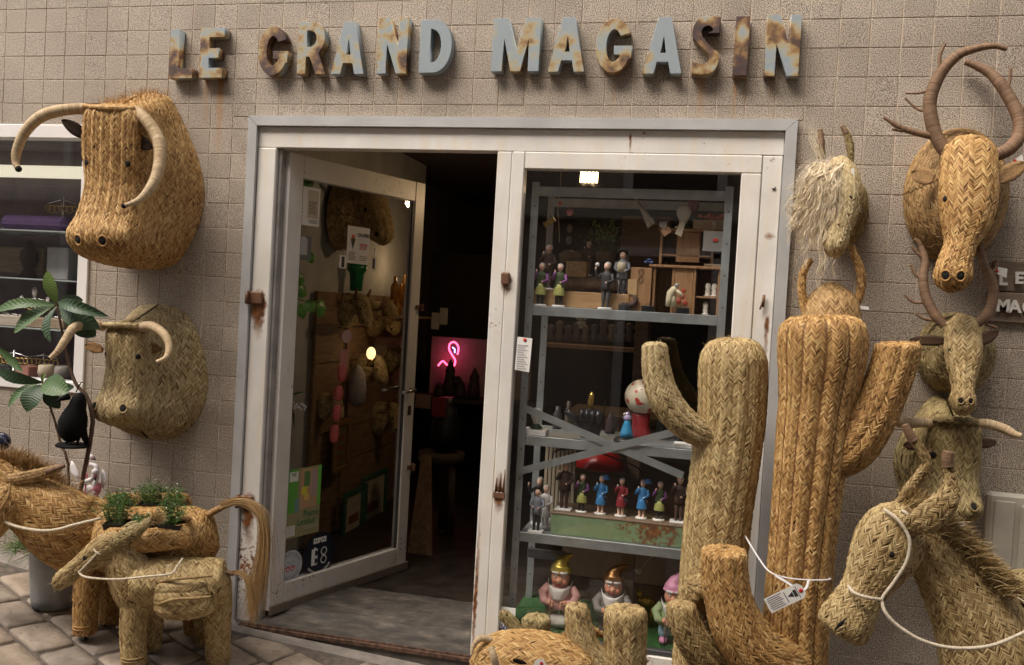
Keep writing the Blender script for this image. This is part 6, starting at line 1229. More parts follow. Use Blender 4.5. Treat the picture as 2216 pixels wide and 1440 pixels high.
# ================================================================== STEEL SHELVING BEHIND THE FIXED PANE
ZS = [2.146, 1.600, 1.000, .552]; SX0, SX1, SY0, SY1 = .098, .992, .095, .50
sh = empty("steel_shelving", (.5, .3, 0), "grey slotted steel shelving unit behind the fixed glass pane", "shelving")
for x, y in ((SX0, SY0), (SX1 - .03, SY0), (SX0, SY1), (SX1 - .03, SY1)):
    q = B(); q.bbox(x, x + .034, y, y + .004, .01, 2.17, .001); q.bbox(x, x + .004, y + .0045, y + .034, .01, 2.17, .001); po_ = q.obj("post", STEEL, sh)
    q = B()
    for z in np.arange(.1, 2.1, .14): q.lathe([(0, 0), (.0035, 0), (.0035, .001)], (x + .018, y - .0008, z), 6, m=Matrix.Rotation(R(90), 3, 'X'))
    q.obj("bolt_hole", DARK, po_)
for k, z in enumerate(ZS):
    q = B(); q.bbox(SX0 + .035, SX1 - .031, SY0 + .001, SY0 + .006, z - .040, z + .004, .0015); q.bbox(SX0 + .035, SX1 - .031, SY1 - .006, SY1, z - .040, z + .004, .0015)
    if k: q.box(SX0 + .035, SX1 - .031, SY0 + .0065, SY1 - .0065, z, z + .003)
    q.obj("shelf", STEEL, sh)
for a, c, y in (((1127, 880), (1478, 1030), .090), ((1122, 1021), (1480, 930), .084)):
    p0, p1 = at(*a, y), at(*c, y); d = Vector(p1 - p0); n = Vector((-d.z, 0, d.x)).normalized() * .0165; q = B(); p0, p1 = Vector(p0), Vector(p1); q.plate(p0 - n, p1 - n, p1 + n, p0 + n, .003); q.obj("cross_brace", STEEL, sh)
def S1(z): return z + .004
# ---- small figures
SKIN = M("figure_skin", (.70, .46, .35), .5, 0, .06); HAIRG = M("grey_hair", (.36, .35, .35), .7); HAIRW = M("white_hair", (.6, .58, .55), .7); WB = M("white_base", (.72, .71, .69), .45); BOOT = M("black_boot", (.015, .015, .016), .4)
SUIT = M("charcoal_suit", (.035, .037, .042), .6); BRN = M("brown_suit", (.060, .030, .022), .6); BLU = M("sky_blue_coat", (.045, .22, .50), .55); RED_ = M("crimson_coat", (.26, .022, .030), .55); GRN = M("dark_green_vest", (.045, .075, .03), .65); LIME = M("lime_skirt", (.40, .42, .13), .6); VIO = M("violet_sleeve", (.22, .07, .26), .6); CRM = M("cream_breeches", (.60, .54, .38), .6); GREYC = M("grey_greatcoat", (.20, .22, .26), .6); BLUH = M("blue_hat", (.04, .17, .42), .55)
def figurine(px, py, Y, H, lab, coat, skirt=None, legs=None, hair=HAIRG, sleeve=None, hat=None, bag=False, square=False, arm='wave', lady=True, face=0.0, tilt=0.0, z=None, group="toy figures on the shelves"):
    c = Vector(at(px, py, Y))
    if z is not None: c.z = z
    o = empty("toy_figure", c, lab, "figurine", group); s = H * 1.08
    def P_(x, y, zz): v = Vector((x * s, y * s, zz * s)); v = Matrix.Rotation(face, 3, 'Z') @ (Matrix.Rotation(tilt, 3, 'Y') @ v); return c + v
    q = B()
    if square: q.bbox(c.x - .17 * s, c.x + .17 * s, c.y - .14 * s, c.y + .14 * s, c.z, c.z + .045 * s, .002)
    else: q.lathe([(.15 * s, 0), (.155 * s, .02 * s), (.14 * s, .045 * s), (0, .046 * s)], c, 18, sy=.8)
    q.obj("base", WB, o); lm = legs or BOOT
    for sx in (-1, 1):
        q = B(); q.tube([P_(.05 * sx, -.045, .055), P_(.05 * sx, .0, .06), P_(.048 * sx, .0, .12), P_(.05 * sx, .0, .30 if lady else .46)], [.028 * s, .034 * s, .032 * s, .042 * s if lady else .055 * s], 9); q.obj("leg", lm, o)
    if lady:
        q = B(); q.lathe([(.135 * s, .26 * s), (.138 * s, .27 * s), (.115 * s, .42 * s), (.10 * s, .52 * s)] , c, 18, sy=.75); q.obj("skirt", skirt or coat, o); zt, zb = .80, .44
    else: zb = .40
    q = B(); q.lathe([(.118 * s, zb * s), (.112 * s, .50 * s), (.105 * s, .56 * s), (.122 * s, .68 * s), (.118 * s, .755 * s), (.06 * s, .80 * s), (.035 * s, .82 * s)], P_(0, 0, 0), 18, sy=.68, m=Matrix.Rotation(face, 3, 'Z')); q.obj("coat", coat, o)
    q = B(); q.tube([P_(0, 0, .80), P_(0, -.004, .85)], .036 * s, 8); q.ball(P_(0, -.01, .90), .072 * s, 14, 10, (.88, .95, 1.12)); q.ball(P_(0, -.078, .895), .016 * s, 8, 6); q.obj("head", SKIN, o)
    q = B(); q.ball(P_(0, .030, .935), .076 * s, 14, 10, (1.0, .9, .95)); q.obj("hair", hair, o)
    sl = sleeve or coat
    q = B(); pts = [P_(-.115, 0, .75), P_(-.165, -.02, .63), P_(-.12, -.10, .72), P_(-.10, -.11, .79)] if arm == 'wave' else [P_(-.115, 0, .75), P_(-.20, -.02, .66), P_(-.22, -.08, .78), P_(-.22, -.09, .84)] if arm == 'ball' else [P_(-.115, 0, .75), P_(-.15, -.01, .62), P_(-.08, -.1, .56)]
    q.tube(pts, [.042 * s, .036 * s, .028 * s, .024 * s][:len(pts)], 9); q.obj("arm", sl, o); q = B(); q.ball(pts[-1] + Vector((0, 0, .02 * s)), .028 * s, 8, 6, (.8, .6, 1.25)); q.obj("hand", SKIN if not bag else WB, o)
    q = B(); pts = [P_(.115, 0, .75), P_(.155, -.01, .61), P_(.05, -.105, .56)]; q.tube(pts, [.042 * s, .036 * s, .027 * s], 9); q.obj("arm", sl, o); q = B(); q.ball(pts[-1], .028 * s, 8, 6, (1.2, .7, .8)); q.obj("hand", SKIN if not bag else WB, o)
    if bag: q = B(); q.bbox(*sorted((P_(.09, 0, 0).x, P_(.17, 0, 0).x)), c.y - .14 * s, c.y - .09 * s, c.z + .40 * s, c.z + .49 * s, .01 * s); q.tube([P_(.10, -.115, .49), P_(.12, -.115, .55), P_(.15, -.115, .49)], .007 * s, 5); q.obj("handbag", BOOT, o)
    if hat == 'brim': q = B(); q.lathe([(.125 * s, .945 * s), (.13 * s, .955 * s), (.085 * s, .96 * s), (.08 * s, 1.02 * s), (.05 * s, 1.04 * s), (0, 1.042 * s)], P_(0, 0, 0), 16, m=Matrix.Rotation(.12, 3, 'Y')); q.obj("hat", BLUH, o)
    if hat == 'bicorne': q = B(); q.tube([P_(-.14, 0, .955), P_(-.06, 0, 1.0), P_(0, 0, 1.02), P_(.06, 0, 1.0), P_(.14, 0, .955)], [.01 * s, .05 * s, .06 * s, .05 * s, .01 * s], 10, flat=.7); q.obj("hat", BOOT, o)
    return o
z1 = S1(ZS[1]); zpl = z1 + .062
# wooden boards and block on the top shelf
HONEY = mat_wood("honey_wood", (.30, .17, .075), (.46, .29, .14), (1, 10, 10), .5, .15, 7); CABW = mat_wood("cabinet_wood", (.24, .125, .055), (.38, .22, .11), (9, 9, 1.2), .5, .2, 6); CHIP = M("chipboard", (.34, .23, .12), .85, 0, .35, 70, .4, 120); BARKW = M("rough_bark", (.10, .065, .04), .95, 0, .5, 30, 1.0, 60)
q = B(); a_, c_ = at(1150, 640, .16), at(1362, 652, .16); q.bbox(a_[0], c_[0], .15, .30, z1, z1 + .075, .003); tag(q.obj("wood_plank", HONEY), "honey coloured plank under the figures on the top shelf", "plank")
a_, c_ = at(1225, 600, .33), at(1362, 600, .33); lg = B(); C = cat(np.array([(a_[0], .36, z1 + .115), ((a_[0] + c_[0]) / 2, .35, z1 + .118), (c_[0], .36, z1 + .113)]), 24); lg.tube(C + RNG.normal(0, .002, C.shape), .036 + RNG.normal(0, .003, 24), 14); tag(lg.obj("bark_log", BARKW), "rough bark log lying behind the plank", "log")
a_, c_ = at(1225, 580, .34), at(1273, 540, .34); q = B(); q.bbox(a_[0], c_[0], .33, .45, z1 + .15, at(1250, 566, .34)[2], .004); tag(q.obj("chipboard_block", CHIP), "chipboard block carrying the bear", "block")
br = empty("bear_figure", at(1230, 566, .36), "small brown bear figure on the chipboard block", "animal figure"); c = Vector(at(1230, 553, .36)); s = mpp(c); BEAR = M("bear_bronze", (.12, .075, .04), .5); q = B(); q.ball(c, 14 * s, 14, 10, (1.45, .7, .8)); q.ball(c + Vector((20 * s, -.005, 1 * s)), 8 * s, 12, 8, (1.1, .8, .9)); q.ball(c + Vector((27 * s, -.006, -2 * s)), 4 * s, 8, 6); q.obj("body", BEAR, br)
for dx in (-14, -7, 8, 15): q = B(); q.tube([c + Vector((dx * s, 0, -4 * s)), c + Vector((dx * s, 0, -15 * s))], [5 * s, 4 * s], 8); q.obj("leg", BEAR, br)
for dx in (17, 23): q = B(); q.ball(c + Vector((dx * s, 0, 8 * s)), 2.5 * s, 6, 5); q.obj("ear", BEAR, br)
figurine(1169, 648, .130, .185, "green-vested old lady figure with lime skirt nearest the steel post", GRN, LIME, None, HAIRG, VIO, z=z1); figurine(1209, 648, .130, .185, "second green-vested old lady figure right of the first on the top shelf", GRN, LIME, None, HAIRG, VIO, z=z1)
figurine(1186, 590, .25, .20, "wild white haired figure in brown suit behind the old ladies", BRN, None, BRN, HAIRW, lady=False, z=z1 + .078); figurine(1272, 570, .40, .155, "standing figure in dark jacket and tan trousers behind the bear", BRN, None, M("tan_trousers", (.22, .15, .07), .6), HAIRW, lady=False, z=z1 + .16)
figurine(1310, 650, .125, .20, "charcoal-suited grey haired figure holding up a white ball", SUIT, None, SUIT, HAIRG, lady=False, arm='ball', face=-.3, z=z1); q = B(); c = Vector(at(1293, 573, .12)); q.ball(c, .010, 10, 8); tag(q.obj("white_ball", WB), "white ball held by the charcoal-suited figure", "ball")
nap = figurine(1345, 610, .22, .20, "figure in black hat, grey greatcoat and cream breeches on the top shelf", GREYC, None, BOOT, BOOT, hat='bicorne', lady=False, arm='in', z=z1 + .06); q = B(); c = at(1345, 575, .205); q.lathe([(.022, 0), (.020, .03), (.018, .045)], (c[0], c[1], c[2] - .03), 12, sy=.7); q.obj("waistcoat", CRM, nap)
# moss planter with twigs
mo = empty("twig_planter", at(1312, 545, .4), "mossy planter with leafy twigs on the top shelf", "plant"); c = at(1312, 545, .4); P0 = np.array([c + np.array([RNG.normal(0, .03), RNG.normal(0, .03), 0]) for _ in range(200)]); wobj("moss", hair(P0, np.tile([(0, 0, 1.)], (200, 1)), .05, .1, .0014, 4, .5), LEAFG[2], mo, False)
P0 = P0[:40]; d = hair(P0, np.tile([(0, -.1, 1.)], (40, 1)), .15, -.02, .0012, 6, .4, .006); wobj("twigs", d, BARK, mo, False); Vt = d[0].reshape(40, 7, 2, 3).mean(2); idx = np.repeat(np.arange(40), 6); wobj("leaves", hair(Vt[idx, RNG.integers(3, 7, 240)], RNG.normal(0, 1, (240, 3)), .014, .2, .0045, 2, .3), LEAFG[1], mo, False)
q = B(); q.lathe([(.045, -.05), (.05, 0), (0, .004)], c, 14); q.obj("soil_ball", BARKW, mo)
# wooden cabinet with compartments and doors
cb = empty("wooden_cabinet", at(1500, 668, .2), "small honey wood cabinet with shelves and painted door", "cabinet"); ca, cz0 = at(1410, 668, .2), z1; cx0, cx1 = ca[0], .965; zmid = at(1450, 580, .18)[2]; zt2 = at(1450, 500, .2)[2]
for nm, bx in (("side", (cx0, cx0 + .012, .17, .36, cz0, zmid)), ("side", (cx1 - .012, cx1, .17, .36, cz0, zmid)), ("shelf_board", (cx0 - .02, cx1, .16, .37, zmid, zmid + .012)), ("back", (cx0 + .0125, cx1 - .0125, .35, .36, cz0, zmid)), ("divider", (cx0 + .085, cx0 + .097, .17, .345, cz0, zmid)), ("divider", (cx0 + .18, cx0 + .192, .17, .345, cz0, zmid)), ("painted_door", (cx0 + .0975, cx0 + .1795, .172, .18, cz0 + .002, zmid)), ("inner_shelf", (cx0 + .1925, cx1 - .0125, .18, .345, cz0 + .075, cz0 + .083)),
               ("open_door", (cx0 - .10, cx0 - .005, .155, .168, cz0, zmid - .006)), ("side", (cx0 + .02, cx0 + .032, .20, .36, zmid + .013, zt2)), ("side", (cx1 - .05, cx1 - .038, .20, .36, zmid + .013, zt2)), ("top_board", (cx0 + .01, cx1 - .03, .19, .37, zt2, zt2 + .012)), ("sliding_panel", (cx0 + .095, cx0 + .20, .205, .215, zmid + .03, zt2 - .002)), ("inner_shelf", (cx0 + .033, cx1 - .051, .205, .355, zmid + .055, zmid + .063)), ("back", (cx0 + .0325, cx1 - .0505, .355, .362, zmid + .013, zt2))):
    q = B(); q.bbox(*bx, .002); q.obj(nm, CABW, cb)
q = B()
for x, z, r in ((cx0 + .135, cz0 + .08, .014), (cx0 + .12, cz0 + .055, .012), (cx0 + .15, cz0 + .05, .013), (cx0 + .14, cz0 + .105, .010)): q.ball((x, .1715, z), r, 9, 6, (1, .15, 1))
q.obj("painted_flowers", M("painted_red", (.36, .06, .04), .6), cb)
PLAS = M("plaster_white", (.62, .58, .50), .7)
for px, py, lab in ((1527, 664, "white plaster bust on the cabinet floor"), (1532, 628, "white plaster bust on the cabinet's inner shelf, left one"), (1546, 628, "white plaster bust on the cabinet's inner shelf, right one")):
    c = at(px, py, .21); zz = cz0 if py > 640 else cz0 + .084; q = B(); q.lathe([(.016, 0), (.016, .006), (.009, .012), (.014, .02), (.010, .028), (.012, .034), (.0135, .046), (.010, .058), (0, .062)], (c[0], .21, zz), 12, sy=.9); tag(q.obj("plaster_bust", PLAS), lab, "bust", "busts in the cabinet")
wf_ = empty("white_figure", at(1457, 668, .13), "white suited figure bending forward with one arm hanging", "figurine"); c = Vector(at(1455, 664, .13)); s = mpp(c); q = B(); q.tube([c + Vector((-8 * s, 0, 0)), c + Vector((-7 * s, 0, 16 * s)), c + Vector((-4 * s, 0, 28 * s)), c + Vector((3 * s, -.01, 38 * s)), c + Vector((6 * s, -.02, 42 * s))], [7 * s, 8 * s, 10 * s, 8 * s, 4 * s], 12); q.tube([c + Vector((3 * s, 0, 0)), c + Vector((1 * s, 0, 16 * s)), c + Vector((-2 * s, 0, 26 * s))], [6 * s, 7 * s, 8 * s], 10); q.obj("body", CRM, wf_); q = B(); q.tube([c + Vector((4 * s, -.01, 38 * s)), c + Vector((14 * s, -.02, 30 * s)), c + Vector((22 * s, -.02, 22 * s))], [5 * s, 4 * s, 3 * s], 8); q.obj("arm", CRM, wf_); q = B(); q.ball(c + Vector((7 * s, -.02, 46 * s)), 5 * s, 10, 8); q.obj("head", HAIRG, wf_)
for px, lab in ((1352, "small black toy suitcase left of the brown reclining figure"), (1402, "small black toy suitcase in front of the cabinet's open door"), (1478, "small black toy suitcase right of the white figure")):
    c = at(px, 658 + (px - 1352) * .08, .125); q = B(); q.bbox(c[0] - .028, c[0] + .028, .115, .135, z1, z1 + .028, .003); q.tube([(c[0] - .01, .125, z1 + .028), (c[0] - .008, .125, z1 + .036), (c[0] + .008, .125, z1 + .036), (c[0] + .01, .125, z1 + .028)], .0016, 5); tag(q.obj("toy_suitcase", BLACK), lab, "toy suitcase", "toy suitcases")
q = B(); c = Vector(at(1372, 655, .14)); c.z = z1 + .02; q.tube([c + Vector((-.04, 0, .0)), c + Vector((0, 0, .012)), c + Vector((.01, 0, .035)), c + Vector((-.01, 0, .052))], [.012, .016, .011, .006], 10); q.ball(c + Vector((-.05, 0, .006)), .012, 10, 8); tag(q.obj("reclining_figure", BRN), "brown reclining toy figure between the suitcases", "figurine")
# things above the cabinet
def bulb_lamp(px, py, Y, h, lab, z=None):
    c = Vector(at(px, py, Y)); c.z = z if z is not None else c.z; o = empty("bulb_lamp", c, lab, "lamp", "bulb-shaped lamps"); q = B(); q.lathe([(h * .28, 0), (h * .30, h * .05), (h * .26, h * .12), (h * .18, h * .16), (h * .17, h * .24), (0, h * .25)], c, 20); q.obj("base", M("dark_green_glaze", (.02, .07, .03), .25), o)
    q = B(); q.lathe([(h * .16, h * .24), (h * .17, h * .36), (h * .27, h * .55), (h * .30, h * .70), (h * .25, h * .88), (h * .12, h * .98), (0, h)], c, 22); q.obj("glass_bulb", M("opal_glass", (.62, .64, .62), .15, 0, .03), o)
bulb_lamp(1478, 494, .25, .115, "large bulb-shaped lamp with green foot on the cabinet", zt2 + .013); bulb_lamp(1160, 930, .16, .10, "large bulb-shaped lamp with green foot on a white box", ZS[2] + .03)
q = B(); c = at(1160, 932, .16); q.bbox(c[0] - .055, c[0] + .055, .11, .21, ZS[2] + .0045, ZS[2] + .0295, .002); tag(q.obj("white_box", WB), "flat white box under the bulb lamp on the middle shelf", "box")
q = B(); p0, p1 = Vector(at(1375, 428, .25)), Vector(at(1412, 490, .22)); q.tube([p0, p0.lerp(p1, .5), p1, p0.lerp(p1, .97)], [.003, .012, .027, .022], 18, flat=1); tag(q.obj("metal_funnel", M("spun_aluminium", (.42, .42, .38), .3, .8)), "spun metal cone tilted above the cabinet", "funnel")
q = B(); c = at(1537, 480, .26); q.bbox(c[0] - .075, c[0] + .075, .23, .31, zt2 + .013, zt2 + .058, .002); fb = q.obj("flower_box", M("printed_box", (.52, .40, .26), .6)); tag(fb, "cream box with red leaf print on the cabinet", "box")
q = B(); ro = random.Random(2)
for k in range(14): q.ball((c[0] + ro.uniform(-.05, .06), .26 + ro.uniform(-.02, .02), zt2 + .066 + ro.uniform(0, .02)), ro.uniform(.010, .016), 8, 5, (1, 1, .7))
tag(q.obj("paper_flowers", M("coral_flowers", (.50, .13, .07), .7, 0, .3, 60)), "orange and red paper flowers on the cream box", "flowers")
q = B(); c = at(1500, 445, .34); q.ball(c, .035, 14, 10, (.8, .6, 1.3)); tag(q.obj("red_mask", M("deep_red", (.20, .012, .015), .4)), "deep red mask behind the bulb lamp", "mask")
q = B(); a_, c_ = at(1523, 500, .16), at(1572, 546, .16); q.bbox(a_[0], c_[0], .15, .165, c_[2], a_[2], .002); mbx = q.obj("metal_plaque", M("plaque_zinc", (.36, .36, .35), .4, .5)); tag(mbx, "grey metal plaque with red switch hanging before the cabinet", "plaque"); q = B(); c = at(1548, 520, .148); q.bbox(c[0] - .010, c[0] + .012, .144, .1495, c[2] - .007, c[2] + .007, .002); q.obj("switch", REDP, mbx); q = B(); c = at(1545, 496, .157); q.tube([(c[0], .157, c[2]), (c[0] - .006, .155, c[2] + .02), (c[0], .155, c[2] + .035), (c[0] + .006, .155, c[2] + .02), (c[0], .157, c[2])], .002, 6); q.obj("ring", SILV, mbx)
for pts, lab, col in (([(1461, 506), (1474, 513), (1484, 482), (1472, 478)], "cream lettered tag hanging at the bulb lamp", (.62, .56, .44)), ([(1437, 513), (1453, 502), (1447, 490), (1430, 499)], "kraft paper tag left of the bulb lamp", (.45, .26, .16)), ([(1426, 490), (1441, 498), (1444, 480), (1428, 480)], "small grey tag by the metal cone", (.35, .33, .30)), ([(1358, 636), (1378, 640), (1378, 605), (1359, 604)], "tan price card hanging by the open cabinet door", (.46, .31, .16))):
    q = B(); q.plate(*[at(x, y, .15) for x, y in pts], .0012); tag(q.obj("paper_tag", flat("tagcol_%d" % int(col[0] * 100 + col[1] * 1000), col)), lab, "price tag", "tags on the shelf goods")
q = B(); c = Vector(at(1387, 595, .152)); 
for dz in (.012, -.022): q.tube([c + Vector((math.cos(t) * .010, 0, dz + math.sin(t) * .014)) for t in np.linspace(0, 6.3, 16)], .0012, 5)
tag(q.obj("spectacles", BLACK), "thin black round spectacles hanging on the cabinet door", "spectacles")
# hanging string of charms, spool, hanging lamp
hs_ = empty("hanging_string", at(1208, 520, .4), "white cord hung with small charms at the top left of the shelving", "string"); q = B(); q.tube(cat(np.array([at(1214, 372, .4), at(1212, 415, .4), at(1207, 450, .4), at(1209, 480, .4), at(1211, 525, .4)]), 30), .0022, 6); q.obj("cord", ROPE, hs_)
q = B(); c = at(1233, 460, .4); q.lathe([(.018, 0), (.018, .004), (0, .005)], c, 16, m=Matrix.Rotation(R(70), 3, 'X')); q.obj("charm", PINK, hs_); q = B(); q.ball(at(1213, 440, .4), .010, 8, 6, (1.2, 1, .8)); q.obj("charm", REDP, hs_)
q = B(); a_, c_ = Vector(at(1178, 488, .35)), Vector(at(1200, 474, .35)); q.tube([a_, a_.lerp(c_, .08), a_.lerp(c_, .12), a_.lerp(c_, .88), a_.lerp(c_, .92), c_], [.016, .016, .012, .012, .016, .016], 14); tag(q.obj("thread_spool", M("spool_yellow", (.42, .33, .10), .6)), "yellow thread spool hanging beside the cord", "spool")
for px, py, lab in ((1233, 495, "grey pod hanging over a wire basket"), (1231, 520, "lower grey pod hanging below the other")):
    q = B(); q.ball(at(px, py, .42), .018, 10, 8, (.8, .8, 1.2)); tag(q.obj("hanging_pod", M("grey_pod", (.16, .14, .12), .8)), lab, "ornament", "hanging pods")
lp = empty("pendant_lamp", at(1276, 400, 1.5), "lit black pendant lamp with glass slits at the pane's top", "lamp"); c = Vector(at(1276, 388, 1.5)); s = mpp(c)
q = B(); q.lathe([(8 * s, 34 * s), (22 * s, 26 * s), (26 * s, 8 * s), (28 * s, -18 * s), (36 * s, -30 * s), (35 * s, -32 * s), (26 * s, -20 * s), (20 * s, 20 * s), (0, 24 * s)], c, 28); q.obj("shade", M("black_enamel", (.02, .018, .016), .3), lp)
q = B(); q.lathe([(0, 16 * s), (13 * s, 8 * s), (14 * s, -6 * s), (8 * s, -17 * s), (0, -20 * s)], c + Vector((0, 0, -4 * s)), 18); q.obj("bulb", mat_emit("lamp_glow", (1.0, .70, .32), 14), lp)
q = B()
for k in range(5): q.bbox(c.x + (-16 + 8 * k) * s, c.x + (-10.5 + 8 * k) * s, c.y - 30 * s, c.y - 28 * s, c.z - 12 * s, c.z + 12 * s, .001)
q.obj("lit_slit", mat_emit("slit_glow", (1.0, .72, .36), 7), lp); q = B(); q.tube([c + Vector((0, 0, 30 * s)), Vector((c.x, c.y, 2.75))], .004, 6); q.obj("cable", BLACK, lp)
def lamp_or_fill_light(p, e, col=(1.0, .68, .36), r=.04):
    d = bpy.data.lights.new("lamp_or_fill_light", 'POINT'); d.energy = e; d.color = col; d.shadow_soft_size = r; o = bpy.data.objects.new("lamp_or_fill_light", d); o.location = p; COL.objects.link(o); return o
lamp_or_fill_light(c + Vector((0, 0, -44 * s)), 4)

# ---- middle shelf
z2 = S1(ZS[2]); BLKW = M("black_wax", (.018, .018, .022), .22, 0, .3, 20, .25, 60); GLD = M("gold_wax", (.50, .33, .08), .25, .85, .15, 60, .2, 150)
hd = empty("hand_candle", at(1276, 938, .18), "black hand candle holder with one gold finger raised and thumb out", "candle"); c = Vector(at(1277, 930, .2)); c.z = z2; s = mpp(c)
q = B(); q.lathe([(20 * s, 0), (22 * s, 10 * s), (26 * s, 26 * s), (29 * s, 44 * s), (27 * s, 56 * s), (18 * s, 62 * s), (0, 64 * s)], c, 18, sy=.6); q.tube([c + Vector((-20 * s, 0, 22 * s)), c + Vector((-34 * s, -.005, 40 * s)), c + Vector((-48 * s, -.01, 50 * s)), c + Vector((-58 * s, -.01, 53 * s))], [10 * s, 9 * s, 7 * s, 4 * s], 10)
for k in range(4): q.tube([c + Vector(((-18 + 12 * k) * s, -.02, 54 * s)), c + Vector(((-18 + 12 * k) * s, -.034, 58 * s)), c + Vector(((-18 + 12 * k) * s, -.038, 46 * s)), c + Vector(((-17 + 11 * k) * s, -.030, 36 * s))], [7 * s, 8 * s, 7 * s, 5 * s], 9)
q.obj("hand", BLKW, hd); q = B(); q.tube([c + Vector((-2 * s, 0, 58 * s)), c + Vector((-2 * s, 0, 76 * s)), c + Vector((-1 * s, 0, 92 * s)), c + Vector((0, 0, 100 * s))], [6.5 * s, 6.5 * s, 6 * s, 2.5 * s], 10); q.obj("gold_finger", GLD, hd)
h2 = empty("hand_candle", at(1490, 940, .25), "second black hand candle with gold finger behind the green cactus", "candle"); c = Vector(at(1478, 955, .24)); c.z = z2; q = B(); q.ball(c + Vector((0, 0, .035)), .05, 12, 8, (1, .6, .7)); q.obj("hand", BLKW, h2); q = B(); q.tube([c + Vector((.012, 0, .05)), c + Vector((.016, 0, .10)), c + Vector((.018, 0, .14)), c + Vector((.018, 0, .155))], [.013, .013, .012, .004], 10); q.obj("gold_finger", GLD, h2)
bj = empty("bell_jar", at(1355, 942, .17), "glass bell jar over a blue gowned doll on black foot", "bell jar"); c = Vector(at(1356, 940, .17)); c.z = z2; s = mpp(c); q = B(); q.lathe([(28 * s, 0), (28 * s, 5 * s), (24 * s, 9 * s), (0, 9.5 * s)], c, 24); q.obj("foot", BLACK, bj); q = B(); q.lathe([(21 * s, 10 * s), (21 * s, 50 * s), (17 * s, 64 * s), (8 * s, 71 * s), (0, 72 * s)], c, 24); q.obj("dome", mat_glass("jar_glass", (1, 1, 1), .6), bj)
q = B(); q.lathe([(15 * s, 10 * s), (13 * s, 22 * s), (7 * s, 42 * s), (6 * s, 46 * s)], c, 16); q.obj("gown", M("gown_blue", (.03, .26, .50), .5), bj); q = B(); q.ball(c + Vector((0, 0, 52 * s)), 8 * s, 12, 8, (1.1, .9, .9)); q.ball(c + Vector((0, 0, 62 * s)), 4 * s, 8, 6); q.obj("bust", M("doll_lilac", (.38, .32, .50), .5), bj)
def mat_painted():
    m, n, p, l = nodes("painted_globe"); t = n.nodes.new("ShaderNodeTexCoord").outputs["Object"]; v = n.nodes.new("ShaderNodeTexVoronoi"); v.inputs["Scale"].default_value = 26; l.new(t, v.inputs["Vector"]); r = ramp(n, [(.20, (.36, .03, .025)), (.30, (.50, .10, .06)), (.36, (.60, .53, .40)), (.9, (.66, .60, .47))]); l.new(v.outputs["Distance"], r.inputs[0]); l.new(r.outputs[0], p.inputs["Base Color"]); p.inputs["Roughness"].default_value = .35; return m
gl_ = empty("painted_globe", at(1390, 940, .3), "cream globe painted with a red flower on a red stand", "ornament"); c = Vector(at(1390, 859, .3)); s = mpp(c); q = B(); q.ball(c, 38 * s, 24, 16); q.obj("globe", mat_painted(), gl_)
q = B(); FL = M("painted_petal", (.42, .05, .035), .4)
for an, ln in ((20, 30), (45, 34), (70, 30), (0, 22)):
    d = Vector((math.cos(R(an)), 0, math.sin(R(an)))); b0 = c + Vector((-10 * s, -36 * s, -10 * s)); n_ = 6
    for k in range(4): q.ball(b0 + d * (ln * s * (k + 1) / 4.2) + Vector((0, (k * k * .35) * s, 0)), (5.5 - k * .9) * s, 8, 5, (1, .25, 1))
q.obj("painted_flower", FL, gl_); q = B(); q.lathe([(26 * s, -92 * s), (26 * s, -80 * s), (18 * s, -62 * s), (20 * s, -40 * s), (16 * s, -34 * s)], c, 20); q.obj("stand", M("red_lacquer", (.24, .02, .025), .4), gl_)
q = B(); c = at(1483, 962, .15); q.bbox(c[0] - .05, c[0] + .03, .12, .20, z2 + .0005, z2 + .02, .002); tag(q.obj("white_box", WB), "flat white box at the right end of the middle shelf", "box")
q = B(); c = at(1257, 690, .45)
for k, (dx, dz) in enumerate(((0, 0), (10, 2), (-8, 3), (4, -8), (-3, -10), (1, -18), (8, -10), (-1, 8))): q.ball((c[0] + dx * .0021, .45, c[2] + dz * .0021), .011, 9, 7)
tag(q.obj("glass_grapes", M("pale_grapes", (.45, .42, .28), .3)), "bunch of pale glass grapes hanging under the top shelf", "ornament")
bs_ = random.Random(8)
for k in range(12):
    px = 1190 + k * 19; c = at(px, 740, .95); q = B(); hh = bs_.uniform(.09, .12); q.lathe([(.022, 0), (.024, .03), (.016, hh * .55), (.022, hh * .75), (.018, hh * .95), (0, hh)], c, 10); tag(q.obj("shelf_bust", M("busts_%d" % (k % 3), ((.16, .12, .10), (.22, .18, .13), (.13, .10, .10))[k % 3], .6)), "dim small bust on the back shelf, %s from the left" % ("first second third fourth fifth sixth seventh eighth ninth tenth eleventh twelfth".split()[k]), "bust", "row of busts on the back shelf")
q = B(); a_, c_ = at(1180, 742, .95), at(1440, 742, .95); q.bbox(a_[0], c_[0], .88, 1.05, a_[2] - .02, a_[2] - .0005, .002); tag(q.obj("back_shelf", CABW), "dark wooden shelf carrying the row of busts", "shelf")

